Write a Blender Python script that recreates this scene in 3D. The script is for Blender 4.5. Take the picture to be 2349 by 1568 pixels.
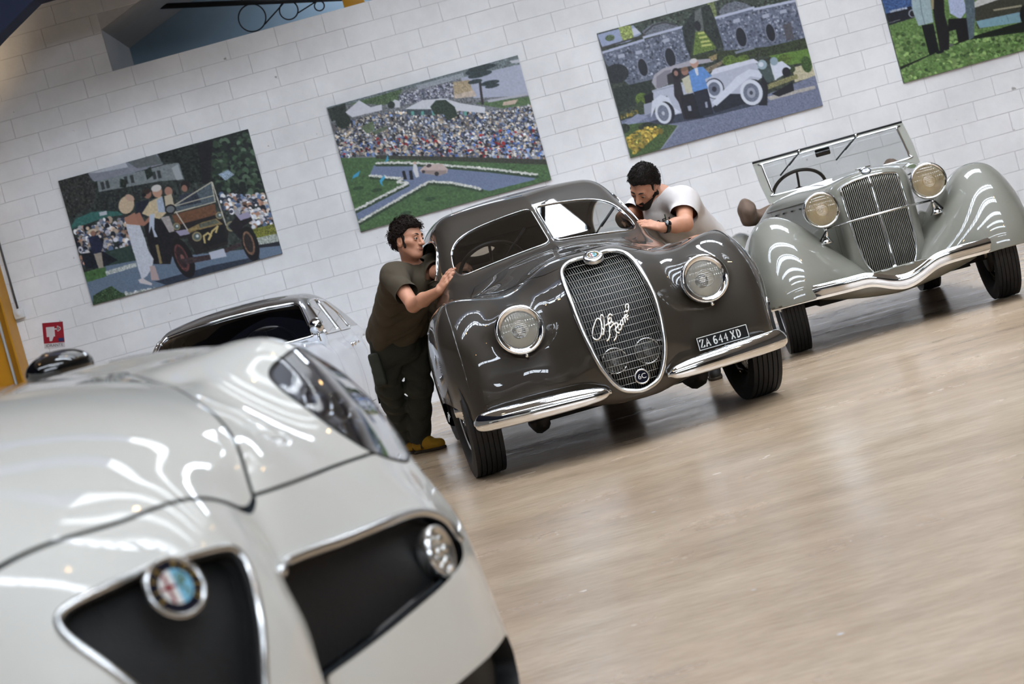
import bpy, bmesh, math, random
import numpy as np
from mathutils import Vector, Matrix

for _o in list(bpy.data.objects):
    bpy.data.objects.remove(_o)
SC = bpy.context.scene
COL = SC.collection
random.seed(7)
RNG = np.random.default_rng(7)

# ------------------------------------------------------------------ camera
FPX, CAM_H = 3840.0, 0.90
ROLL, PITCH = math.radians(15.3), math.atan(116 / 3840.0)
_f = Vector((0, math.cos(PITCH), -math.sin(PITCH)))
_u = Vector((0, math.sin(PITCH), math.cos(PITCH)))
_r = Vector((1, 0, 0))
_ix = math.cos(ROLL) * _r - math.sin(ROLL) * _u
_iy = math.sin(ROLL) * _r + math.cos(ROLL) * _u
cam_d = bpy.data.cameras.new('camera')
cam = bpy.data.objects.new('camera', cam_d)
COL.objects.link(cam)
cam.matrix_world = Matrix(((_ix.x, _iy.x, -_f.x, 0), (_ix.y, _iy.y, -_f.y, 0), (_ix.z, _iy.z, -_f.z, CAM_H), (0, 0, 0, 1)))
cam_d.sensor_width = 36.0
cam_d.lens = FPX / 2349 * 36
cam_d.clip_end = 200
cam_d.dof.use_dof = True
cam_d.dof.focus_distance = 8.7
cam_d.dof.aperture_fstop = 5.6
SC.camera = cam

# ------------------------------------------------------------------ world and exposure
SC.view_settings.view_transform = 'Standard'
SC.view_settings.look = 'None'
SC.view_settings.gamma = 1
SC.view_settings.use_curve_mapping = False
SC.view_settings.exposure = 0.36
W = bpy.data.worlds.new('world')
SC.world = W
W.use_nodes = True
W.node_tree.nodes['Background'].inputs[0].default_value = (.75, .86, 1.0, 1)
W.node_tree.nodes['Background'].inputs[1].default_value = .6
SKY_POWER = 16.0        # daylight through the roof lights
LAMP_POWER = 60.0
# ------------------------------------------------------------------ materials
MATS = {}
def srgb(r, g, b):
    def c(v):
        v /= 255.0
        return v / 12.92 if v <= .04045 else ((v + .055) / 1.055) ** 2.4
    return (c(r), c(g), c(b), 1)
def mat(name, col=(128, 128, 128), rough=.5, metal=0., coat=0., spec=.5, noise=0., nscale=8., bump=0., bscale=60., emit=0., trans=0., ior=1.45, alpha=1., crough=.03, stretch=None):
    if name in MATS:
        return MATS[name]
    m = bpy.data.materials.new(name)
    m.use_nodes = True
    nt = m.node_tree
    b = nt.nodes['Principled BSDF']
    c = srgb(*col)
    b.inputs['Base Color'].default_value = c
    b.inputs['Roughness'].default_value = rough
    b.inputs['Metallic'].default_value = metal
    b.inputs['Specular IOR Level'].default_value = spec
    b.inputs['IOR'].default_value = ior
    b.inputs['Coat Weight'].default_value = coat
    b.inputs['Coat Roughness'].default_value = crough
    b.inputs['Transmission Weight'].default_value = trans
    b.inputs['Alpha'].default_value = alpha
    if emit:
        b.inputs['Emission Color'].default_value = c
        b.inputs['Emission Strength'].default_value = emit
    if noise or bump:
        tc = nt.nodes.new('ShaderNodeTexCoord')
        src = tc.outputs['Object']
        if stretch:
            mp = nt.nodes.new('ShaderNodeMapping')
            mp.inputs['Scale'].default_value = stretch
            nt.links.new(src, mp.inputs[0])
            src = mp.outputs[0]
    if noise:
        n = nt.nodes.new('ShaderNodeTexNoise')
        n.inputs['Scale'].default_value = nscale
        n.inputs['Detail'].default_value = 5
        nt.links.new(src, n.inputs['Vector'])
        mx = nt.nodes.new('ShaderNodeMix')
        mx.data_type = 'RGBA'
        mx.inputs['A'].default_value = tuple(v * (1 - noise) for v in c[:3]) + (1,)
        mx.inputs['B'].default_value = tuple(min(1, v * (1 + noise)) for v in c[:3]) + (1,)
        nt.links.new(n.outputs['Fac'], mx.inputs['Factor'])
        nt.links.new(mx.outputs['Result'], b.inputs['Base Color'])
    if bump:
        n2 = nt.nodes.new('ShaderNodeTexNoise')
        n2.inputs['Scale'].default_value = bscale
        n2.inputs['Detail'].default_value = 4
        nt.links.new(src, n2.inputs['Vector'])
        bp = nt.nodes.new('ShaderNodeBump')
        bp.inputs['Strength'].default_value = bump
        bp.inputs['Distance'].default_value = .01
        nt.links.new(n2.outputs['Fac'], bp.inputs['Height'])
        nt.links.new(bp.outputs['Normal'], b.inputs['Normal'])
    MATS[name] = m
    return m
def thin_glass(name, tint=(235, 240, 240), refl=1.0):
    """window glass: clear sheet plus a mirror reflection that follows the Fresnel law"""
    if name in MATS:
        return MATS[name]
    m = bpy.data.materials.new(name)
    m.use_nodes = True
    nt = m.node_tree
    nt.nodes.clear()
    o = nt.nodes.new('ShaderNodeOutputMaterial')
    mix = nt.nodes.new('ShaderNodeMixShader')
    t = nt.nodes.new('ShaderNodeBsdfTransparent')
    t.inputs[0].default_value = srgb(*tint)
    g = nt.nodes.new('ShaderNodeBsdfGlossy')
    g.inputs['Roughness'].default_value = 0.0
    fr = nt.nodes.new('ShaderNodeFresnel')
    fr.inputs[0].default_value = 1.52
    ml = nt.nodes.new('ShaderNodeMath')
    ml.operation = 'MULTIPLY'
    ml.use_clamp = True
    ml.inputs[1].default_value = 1.9 * refl
    nt.links.new(fr.outputs[0], ml.inputs[0])
    nt.links.new(ml.outputs[0], mix.inputs[0])
    nt.links.new(t.outputs[0], mix.inputs[1])
    nt.links.new(g.outputs[0], mix.inputs[2])
    nt.links.new(mix.outputs[0], o.inputs[0])
    MATS[name] = m
    return m
def chrome(): return mat('chrome', (226, 227, 228), .06, 1.0)
def satin(): return mat('satin_metal', (205, 205, 203), .22, 1.0)
def rubber(): return mat('black_rubber', (22, 22, 23), .62, noise=.3, nscale=30, bump=.15, bscale=120)
def black(): return mat('matt_black', (9, 9, 10), .75)

# ------------------------------------------------------------------ objects
def mesh_obj(name, V, F, material, parent=None, normals=None, smooth=True, loc=None):
    me = bpy.data.meshes.new(name)
    V = np.asarray(V, float)
    if isinstance(F, np.ndarray):
        n, k = F.shape
        me.vertices.add(len(V)); me.vertices.foreach_set('co', V.astype(np.float32).ravel())
        me.loops.add(n * k); me.loops.foreach_set('vertex_index', F.astype(np.int32).ravel())
        me.polygons.add(n); me.polygons.foreach_set('loop_start', np.arange(0, n * k, k, dtype=np.int32))
        me.update(calc_edges=True)
        me.validate()
    else:
        me.from_pydata([tuple(v) for v in V], [], [tuple(int(i) for i in f) for f in F])
    if smooth:
        me.polygons.foreach_set('use_smooth', [True] * len(me.polygons))
    if normals is not None:
        me.normals_split_custom_set_from_vertices([tuple(n) for n in normals])
    if material is not None:
        me.materials.append(material)
    return link(name, me, parent, loc)
def link(name, me, parent=None, loc=None):
    o = bpy.data.objects.new(name, me)
    COL.objects.link(o)
    if parent is not None:
        o.parent = parent
    if loc is not None:
        o.location = loc
    return o
def thing(name, label, cat, loc=(0, 0, 0), rotz=0., group=None):
    o = bpy.data.objects.new(name, None)
    COL.objects.link(o)
    o.location = loc
    o.rotation_euler = (0, 0, rotz)
    o.empty_display_size = .1
    return tag(o, label, cat, group)
def tag(o, label, cat, group=None):
    o['label'] = label
    o['category'] = cat
    if group:
        o['group'] = group
    return o
def structure(o, label=None):
    o['kind'] = 'structure'
    if label:
        o['label'] = label
    return o

class MB:
    """collects boxes, tubes and revolved shapes into one mesh"""
    def __init__(s): s.v = []; s.f = []
    def add(s, V, F):
        n = len(s.v); s.v += [tuple(v) for v in V]; s.f += [tuple(int(i) + n for i in f) for f in F]; return s
    def box(s, lo, hi, bev=0.):
        (x0, y0, z0), (x1, y1, z1) = lo, hi
        if bev <= 0:
            V = [(x, y, z) for z in (z0, z1) for y in (y0, y1) for x in (x0, x1)]
            return s.add(V, [(0, 2, 3, 1), (4, 5, 7, 6), (0, 1, 5, 4), (2, 6, 7, 3), (0, 4, 6, 2), (1, 3, 7, 5)])
        bm = bmesh.new()
        bmesh.ops.create_cube(bm, size=1)
        for v in bm.verts:
            v.co = Vector(((x0 + x1) / 2 + v.co.x * (x1 - x0), (y0 + y1) / 2 + v.co.y * (y1 - y0), (z0 + z1) / 2 + v.co.z * (z1 - z0)))
        bmesh.ops.bevel(bm, geom=bm.edges[:], offset=bev, segments=2, affect='EDGES', profile=.5)
        bm.verts.ensure_lookup_table()
        V = [tuple(v.co) for v in bm.verts]; F = [[v.index for v in f.verts] for f in bm.faces]
        bm.free()
        return s.add(V, F)
    def tube(s, pts, r, n=10, closed=False, flat=None):
        V, F = tube(pts, r, n, closed, flat); return s.add(V, F)
    def lathe(s, prof, n=32, M=None, caps=False):
        V, F = lathe(prof, n, M, caps); return s.add(V, F)
    def build(s, name, material, parent=None, smooth=True, loc=None, flatang=None):
        o = mesh_obj(name, np.array(s.v), s.f, material, parent, smooth=smooth, loc=loc)
        if flatang:
            shade(o, flatang)
        return o
def shade(o, deg=35):
    """flat across hard edges: mark them sharp"""
    bm = bmesh.new(); bm.from_mesh(o.data)
    for e in bm.edges:
        if len(e.link_faces) == 2 and e.calc_face_angle(0) > math.radians(deg):
            e.smooth = False
    bm.to_mesh(o.data); bm.free()
    return o

def nrm(v):
    v = np.asarray(v, float)
    return v / (np.linalg.norm(v, axis=-1, keepdims=True) + 1e-12)
def tube(pts, r, n=10, closed=False, flat=None):
    """round (or flattened, flat=(normals, ratio)) tube along a polyline; r scalar or per point"""
    P = np.asarray(pts, float)
    m = len(P)
    r = np.broadcast_to(np.asarray(r, float), (m,))
    if closed:
        T = np.roll(P, -1, 0) - np.roll(P, 1, 0)
    else:
        T = np.gradient(P, axis=0)
    T = nrm(T)
    a = np.array([0, 0, 1.]) if abs(T[0][2]) < .9 else np.array([1., 0, 0])
    N = np.zeros_like(P)
    N[0] = nrm(a - T[0] * (a @ T[0]))
    for i in range(1, m):
        q = N[i - 1] - T[i] * (N[i - 1] @ T[i])
        N[i] = nrm(q)
    if flat is not None:
        N = nrm(np.asarray(flat[0]) - T * np.sum(np.asarray(flat[0]) * T, 1, keepdims=True))
    B = np.cross(T, N)
    k = flat[1] if flat is not None else 1.
    if closed and flat is None:  # distribute twist
        q = N[-1] - T[0] * (N[-1] @ T[0]); q = nrm(q)
        ang = math.atan2(np.cross(q, N[0]) @ T[0], q @ N[0])
        th = ang * np.arange(m) / m
        N, B = N * np.cos(th)[:, None] + B * np.sin(th)[:, None], B * np.cos(th)[:, None] - N * np.sin(th)[:, None]
    an = np.arange(n) * 2 * math.pi / n
    V = (P[:, None] + r[:, None, None] * (N[:, None] * (np.cos(an) * k)[None, :, None] + B[:, None] * np.sin(an)[None, :, None])).reshape(-1, 3)
    F = []
    for i in range(m if closed else m - 1):
        j = (i + 1) % m
        for q in range(n):
            q2 = (q + 1) % n
            F.append((i * n + q, i * n + q2, j * n + q2, j * n + q))
    if not closed:
        F.append(tuple(range(n))[::-1]); F.append(tuple((m - 1) * n + q for q in range(n)))
    return V, F
def lathe(prof, n=32, M=None, caps=False):
    """revolve (radius, height) profile about local Z; M maps local to target"""
    V = []; F = []
    m = len(prof)
    for (r, h) in prof:
        for k in range(n):
            a = 2 * math.pi * k / n
            V.append((r * math.cos(a), r * math.sin(a), h))
    for i in range(m - 1):
        for k in range(n):
            k2 = (k + 1) % n
            F.append((i * n + k, i * n + k2, (i + 1) * n + k2, (i + 1) * n + k))
    if caps and prof[0][0] > 1e-6: F.append(tuple(range(n))[::-1])
    if caps and prof[-1][0] > 1e-6: F.append(tuple((m - 1) * n + k for k in range(n)))
    V = np.array(V)
    if M is not None:
        A = np.array(M); V = V @ A[:3, :3].T + A[:3, 3]
    return V, F
def frame(origin, axis, up=(0, 0, 1)):
    """matrix whose local Z is axis, local Y as close to up as possible"""
    z = Vector(axis).normalized(); u = Vector(up)
    x = u.cross(z)
    if x.length < 1e-4: x = Vector((1, 0, 0)).cross(z)
    x.normalize(); y = z.cross(x)
    return np.array([[x.x, y.x, z.x, origin[0]], [x.y, y.y, z.y, origin[1]], [x.z, y.z, z.z, origin[2]], [0, 0, 0, 1]])
def spline(pts, n=8, closed=False):
    """Catmull-Rom through points"""
    P = np.asarray(pts, float); m = len(P); out = []
    for i in range(m if closed else m - 1):
        if closed:
            a, b, c, d = P[(i - 1) % m], P[i], P[(i + 1) % m], P[(i + 2) % m]
        else:
            b, c = P[i], P[i + 1]
            a = P[i - 1] if i else 2 * b - c
            d = P[i + 2] if i + 2 < m else 2 * c - b
        for t in np.arange(n) / n:
            out.append(.5 * (2 * b + (c - a) * t + (2 * a - 5 * b + 4 * c - d) * t * t + (3 * b - a - 3 * c + d) * t ** 3))
    if not closed: out.append(P[-1])
    return np.array(out)
def resample(P, n, closed=False):
    P = np.asarray(P, float)
    Q = np.vstack([P, P[:1]]) if closed else P
    d = np.r_[0, np.cumsum(np.linalg.norm(np.diff(Q, axis=0), axis=1))]
    t = np.linspace(0, d[-1], n + 1)[:-1] if closed else np.linspace(0, d[-1], n)
    return np.stack([np.interp(t, d, Q[:, k]) for k in range(Q.shape[1])], 1)
def smooth_poly(P, it=2, closed=True):
    P = np.array(P, float)
    for _ in range(it):
        if closed: P = (np.roll(P, 1, 0) + 2 * P + np.roll(P, -1, 0)) / 4
        else: P[1:-1] = (P[:-2] + 2 * P[1:-1] + P[2:]) / 4
    return P
def inpoly(poly, x, y):
    poly = np.asarray(poly, float)
    r = np.zeros(np.shape(x), bool); j = len(poly) - 1
    for i in range(len(poly)):
        xi, yi = poly[i]; xj, yj = poly[j]
        if yi != yj:
            r ^= ((yi > y) != (yj > y)) & (x < (xj - xi) * (y - yi) / (yj - yi) + xi)
        j = i
    return r
def sdpoly(poly, x, y):
    """signed distance to a closed polygon, positive inside"""
    poly = np.asarray(poly, float)
    x = np.asarray(x, float); y = np.asarray(y, float)
    d = np.full(x.shape, 1e9); m = len(poly)
    for i in range(m):
        a, b = poly[i], poly[(i + 1) % m]
        e = b - a; L = e @ e + 1e-12
        t = np.clip(((x - a[0]) * e[0] + (y - a[1]) * e[1]) / L, 0, 1)
        d = np.minimum(d, (x - a[0] - t * e[0]) ** 2 + (y - a[1] - t * e[1]) ** 2)
    d = np.sqrt(d)
    return np.where(inpoly(poly, x, y), d, -d)

# ------------------------------------------------------------------ implicit surfaces
class TPS:
    """thin-plate spline through scattered (x, y, value); sym mirrors x"""
    def __init__(s, pts, sym=True, lam=1e-4):
        p = np.array(pts, float)
        if sym:
            q = p[p[:, 0] > 1e-6].copy(); q[:, 0] *= -1; p = np.vstack([p, q])
        s.c = p[:, :2]; n = len(p)
        K = s.k(s.c) + lam * np.eye(n)
        A = np.c_[np.ones(n), s.c]
        M = np.block([[K, A], [A.T, np.zeros((3, 3))]])
        s.w = np.linalg.solve(M, np.r_[p[:, 2], 0, 0, 0])
    def k(s, X):
        d = ((X[:, None] - s.c[None]) ** 2).sum(-1)
        return .5 * d * np.log(d + 1e-12)
    def direct(s, X):
        out = np.empty(len(X))
        for i in range(0, len(X), 60000):
            q = X[i:i + 60000]
            out[i:i + 60000] = s.k(q) @ s.w[:-3] + s.w[-3] + q @ s.w[-2:]
        return out
    def bake(s, lo, hi, h=.025):
        """tabulate once; later calls read the table with bicubic interpolation"""
        s.lo = np.array(lo, float); s.h = h; s.n = np.ceil((np.array(hi) - s.lo) / h).astype(int) + 1
        ax = [s.lo[k] + np.arange(s.n[k]) * h for k in (0, 1)]
        G = np.stack(np.meshgrid(*ax, indexing='ij'), -1).reshape(-1, 2)
        s.tab = s.direct(G).reshape(s.n)
        return s
    def __call__(s, x, y):
        x = np.asarray(x, float); y = np.asarray(y, float)
        u = (np.clip(x, s.lo[0], s.lo[0] + (s.n[0] - 1) * s.h) - s.lo[0]) / s.h; v = (np.clip(y, s.lo[1], s.lo[1] + (s.n[1] - 1) * s.h) - s.lo[1]) / s.h
        i = np.clip(u.astype(int), 1, s.n[0] - 3); j = np.clip(v.astype(int), 1, s.n[1] - 3)
        u = u - i; v = v - j
        def w(t): return (-.5 * t + t * t - .5 * t ** 3, 1 - 2.5 * t * t + 1.5 * t ** 3, .5 * t + 2 * t * t - 1.5 * t ** 3, -.5 * t * t + .5 * t ** 3)
        wu, wv = w(u), w(v)
        flat = s.tab.ravel(); base = (i - 1) * s.n[1] + j - 1
        r = 0
        for a in range(4):
            q = 0
            for b in range(4):
                q = q + wv[b] * flat[base + a * s.n[1] + b]
            r = r + wu[a] * q
        return r
class Sp1:
    """natural cubic spline"""
    def __init__(s, xs, ys):
        xs = np.asarray(xs, float); ys = np.asarray(ys, float); n = len(xs); h = np.diff(xs)
        A = np.zeros((n, n)); b = np.zeros(n); A[0, 0] = A[-1, -1] = 1
        for i in range(1, n - 1):
            A[i, i - 1:i + 2] = h[i - 1], 2 * (h[i - 1] + h[i]), h[i]
            b[i] = 6 * ((ys[i + 1] - ys[i]) / h[i] - (ys[i] - ys[i - 1]) / h[i - 1])
        s.m = np.linalg.solve(A, b); s.x, s.y, s.h = xs, ys, h
    def __call__(s, x):
        x = np.asarray(x, float); xc = np.clip(x, s.x[0], s.x[-1])
        i = np.clip(np.searchsorted(s.x, xc) - 1, 0, len(s.h) - 1)
        h = s.h[i]; a = (s.x[i + 1] - xc) / h; b = (xc - s.x[i]) / h
        v = a * s.y[i] + b * s.y[i + 1] + ((a ** 3 - a) * s.m[i] + (b ** 3 - b) * s.m[i + 1]) * h * h / 6
        s0 = (s.y[1] - s.y[0]) / s.h[0] - s.h[0] * s.m[1] / 6
        s1 = (s.y[-1] - s.y[-2]) / s.h[-1] + s.h[-1] * s.m[-2] / 6
        return v + np.where(x < s.x[0], (x - s.x[0]) * s0, 0) + np.where(x > s.x[-1], (x - s.x[-1]) * s1, 0)
def smin(a, b, k):
    h = np.clip(.5 + .5 * (b - a) / k, 0, 1)
    return b * (1 - h) + a * h - k * h * (1 - h)
def smax(a, b, k): return -smin(-a, -b, k)
def cap(p, a, b, ra, rb=None):
    """tapered capsule"""
    rb = ra if rb is None else rb
    a = np.asarray(a, float); b = np.asarray(b, float)
    e = b - a; t = np.clip(((p - a) @ e) / (e @ e + 1e-12), 0, 1)
    return np.linalg.norm(p - a - t[:, None] * e, axis=1) - (ra + (rb - ra) * t)
def ell(p, c, r, R=None):
    q = p - np.asarray(c, float)
    if R is not None: q = q @ R
    r = np.asarray(r, float)
    k = np.linalg.norm(q / r, axis=1)
    return (k - 1) * k / (np.linalg.norm(q / (r * r), axis=1) + 1e-9)
def grad(f, P, e=1e-3):
    g = np.empty_like(P)
    for k in range(3):
        d = np.zeros(3); d[k] = e
        g[:, k] = (f(P + d) - f(P - d)) / (2 * e)
    return g
def project(f, P, it=3, mx=.02):
    for _ in range(it):
        v = f(P); g = grad(f, P)
        st = v[:, None] * g / ((g * g).sum(1, keepdims=True) + 1e-9)
        L = np.linalg.norm(st, axis=1, keepdims=True)
        P = P - st * np.minimum(1, mx / (L + 1e-12))
    return P
def iso(f, lo, hi, h, margin=2.2, sub=4, it=3):
    """surface nets on the zero set of f, vertices put on the surface; returns verts, triangles"""
    lo = np.asarray(lo, float); hi = np.asarray(hi, float)
    n = np.ceil((hi - lo) / (h * sub)).astype(int)
    ax = [lo[k] + (np.arange(n[k]) + .5) * h * sub for k in range(3)]
    G = np.stack(np.meshgrid(*ax, indexing='ij'), -1).reshape(-1, 3)
    keep = (np.abs(f(G)) < margin * h * sub * .87).reshape(n)
    need = np.zeros(n * sub + 1, bool)
    kk = keep.repeat(sub, 0).repeat(sub, 1).repeat(sub, 2)
    for a in (0, 1):
        for b in (0, 1):
            for c in (0, 1):
                need[a:a + n[0] * sub, b:b + n[1] * sub, c:c + n[2] * sub] |= kk
    V = np.full(need.shape, np.nan)
    I = np.argwhere(need)
    V[need] = f(lo + I * h)
    c8 = [V[a:V.shape[0] - 1 + a, b:V.shape[1] - 1 + b, c:V.shape[2] - 1 + c] for a in (0, 1) for b in (0, 1) for c in (0, 1)]
    S = np.zeros(c8[0].shape, np.int8); ok = np.ones(c8[0].shape, bool)
    for q in c8:
        ok &= ~np.isnan(q); S += (q < 0)
    act = ok & (S > 0) & (S < 8)
    idx = np.full(act.shape, -1, np.int64)
    A = np.argwhere(act); idx[act] = np.arange(len(A))
    cv = np.stack([q[act] for q in c8], 1)
    off = np.array([(a, b, c) for a in (0, 1) for b in (0, 1) for c in (0, 1)], float)
    acc = np.zeros((len(A), 3)); cnt = np.zeros(len(A))
    for i in range(8):
        for j in range(i + 1, 8):
            if np.abs(off[i] - off[j]).sum() == 1:
                s = (cv[:, i] < 0) != (cv[:, j] < 0)
                t = np.where(s, cv[:, i] / np.where(s, cv[:, i] - cv[:, j], 1), 0)
                acc += np.where(s[:, None], off[i] + t[:, None] * (off[j] - off[i]), 0); cnt += s
    P = lo + (A + acc / np.maximum(cnt, 1)[:, None]) * h
    quads = []
    for k in range(3):
        u, w = (k + 1) % 3, (k + 2) % 3
        sl0 = [slice(None)] * 3; sl1 = [slice(None)] * 3
        sl0[k] = slice(0, -1); sl1[k] = slice(1, None)
        a, b = V[tuple(sl0)], V[tuple(sl1)]
        e = np.argwhere(((a < 0) != (b < 0)) & ~np.isnan(a) & ~np.isnan(b))
        e = e[(e[:, u] > 0) & (e[:, w] > 0) & (e[:, u] < act.shape[u]) & (e[:, w] < act.shape[w])]
        inside = a[tuple(e.T)] < 0
        c = []
        for du, dw in ((-1, -1), (0, -1), (0, 0), (-1, 0)):
            q = e.copy(); q[:, u] += du; q[:, w] += dw
            c.append(idx[tuple(q.T)])
        q = np.stack(c, 1)
        q[~inside] = q[~inside][:, ::-1]
        quads.append(q[(q >= 0).all(1)])
    Q = np.vstack(quads)
    T = np.vstack([Q[:, [0, 1, 2]], Q[:, [0, 2, 3]]])
    P = project(f, P, it, h)
    return P, T
def clip(P, T, g, f=None):
    """keep the part of the mesh where g > 0; g is a function of points"""
    v = np.asarray(g(P), float)
    v = np.where(np.abs(v) < 1e-7, 1e-7, v)
    ins = v[T] > 0
    cnt = ins.sum(1)
    full = T[cnt == 3]
    new = []; edges = {}
    mix = T[(cnt == 1) | (cnt == 2)]
    if len(mix):
        mi = v[mix] > 0
        one = mi.sum(1) == 1
        lone = np.where(one, np.argmax(mi, 1), np.argmin(mi, 1))
        r = np.arange(len(mix))
        a = mix[r, lone]; b = mix[r, (lone + 1) % 3]; c = mix[r, (lone + 2) % 3]
        E = np.vstack([np.c_[a, b], np.c_[a, c]])
        Es = np.sort(E, 1)
        U, inv = np.unique(Es, axis=0, return_inverse=True)
        inv = inv.ravel()
        t = v[U[:, 0]] / (v[U[:, 0]] - v[U[:, 1]])
        NP = P[U[:, 0]] + t[:, None] * (P[U[:, 1]] - P[U[:, 0]])
        for _ in range(2):   # secant step: sit exactly on g = 0
            gv = np.asarray(g(NP), float); d = P[U[:, 1]] - P[U[:, 0]]
            g2 = np.asarray(g(NP + d * 1e-3), float)
            dt = np.clip(-gv * 1e-3 / np.where(np.abs(g2 - gv) < 1e-12, 1e9, g2 - gv), -.3, .3)
            t = np.clip(t + dt, 0.001, .999); NP = P[U[:, 0]] + t[:, None] * d
        ab = inv[:len(a)] + len(P); ac = inv[len(a):] + len(P)
        t1 = np.c_[a, ab, ac][one]
        m = ~one
        t2 = np.vstack([np.c_[b, c, ac][m], np.c_[b, ac, ab][m]])
        allT = np.vstack([full, t1, t2]); allP = np.vstack([P, NP])
    else:
        allT, allP = full, P
    if len(allT) == 0:
        return np.zeros((0, 3)), np.zeros((0, 3), int)
    used, inv2 = np.unique(allT, return_inverse=True)
    Q = allP[used]
    if f is not None:
        Q = project(f, Q, 1, .01)
    return Q, inv2.reshape(-1, 3)
def loops(P, T, sel=None, mn=12):
    """ordered boundary loops (arrays of points); sel filters boundary points"""
    E = np.vstack([T[:, [0, 1]], T[:, [1, 2]], T[:, [2, 0]]])
    Es = np.sort(E, 1)
    U, i0, c = np.unique(Es, axis=0, return_index=True, return_counts=True)
    B = E[i0[c == 1]]
    if sel is not None:
        s = sel(P); B = B[s[B[:, 0]] & s[B[:, 1]]]
    nxt = {}
    for a, b in B:
        nxt.setdefault(int(a), []).append(int(b))
    starts = set(nxt) - set(int(b) for b in B[:, 1])
    out = []
    order = list(starts) + list(nxt)
    for s in order:
        if not nxt.get(s): continue
        ch = [s]
        while nxt.get(ch[-1]):
            n = nxt[ch[-1]].pop()
            if n == ch[0]:
                ch.append(n); break
            ch.append(n)
        if len(ch) >= mn:
            closed = ch[0] == ch[-1]
            out.append((P[ch[:-1] if closed else ch], closed))
    return sorted(out, key=lambda q: -len(q[0]))
def surf(name, f, P, T, material, parent):
    g = grad(f, P)
    return mesh_obj(name, P, T, material, parent, normals=nrm(g))
def trim_loop(name, loop, closed, r, material, parent, n=10, step=.02, f=None, off=0., sm=3, flat=None):
    L = np.linalg.norm(np.diff(loop, axis=0), axis=1).sum()
    m = max(8, int(L / step))
    Q = resample(loop, m, closed)
    Q = smooth_poly(Q, sm, closed)
    fl = None
    if f is not None:
        g = nrm(grad(f, Q)); Q = Q + g * off
        if flat: fl = (g, flat)
    V, F = tube(Q, r, n, closed, fl)
    return mesh_obj(name, V, F, material, parent)
def copy_tree(o, parent=None):
    c = o.copy()
    COL.objects.link(c)
    c.parent = parent
    for ch in [q for q in bpy.data.objects if q.parent == o]:
        copy_tree(ch, c)
    return c
def text_mesh(body, size, extr=.0, align='CENTER'):
    cu = bpy.data.curves.new('t', 'FONT')
    cu.body = body; cu.size = size; cu.extrude = extr; cu.align_x = align; cu.align_y = 'CENTER'; cu.resolution_u = 3
    o = bpy.data.objects.new('t', cu); COL.objects.link(o)
    me = bpy.data.meshes.new_from_object(o.evaluated_get(bpy.context.evaluated_depsgraph_get()))
    bpy.data.objects.remove(o); bpy.data.curves.remove(cu)
    return me
def ribbon(mb, strokes, w, M, depth=.002):
    """flat raised strokes (2-D polylines) laid in the plane of M"""
    for st in strokes:
        P = np.asarray(st, float); T = nrm(np.gradient(P, axis=0)); N = np.stack([-T[:, 1], T[:, 0]], 1)
        ww = np.broadcast_to(np.asarray(w, float), (len(P),))[:, None] / 2
        L, R = P + N * ww, P - N * ww
        m = len(P)
        V = np.vstack([np.c_[L, np.full(m, depth)], np.c_[R, np.full(m, depth)], np.c_[L, np.zeros(m)], np.c_[R, np.zeros(m)]])
        V = V @ M[:3, :3].T + M[:3, 3]
        F = []
        for i in range(m - 1):
            F += [(i, m + i, m + i + 1, i + 1), (i, i + 1, 2 * m + i + 1, 2 * m + i), (m + i, 3 * m + i, 3 * m + i + 1, m + i + 1)]
        F += [(0, 2 * m, 3 * m, m), (m - 1, 2 * m - 1, 4 * m - 1, 3 * m - 1)]
        mb.add(V, F)
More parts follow.
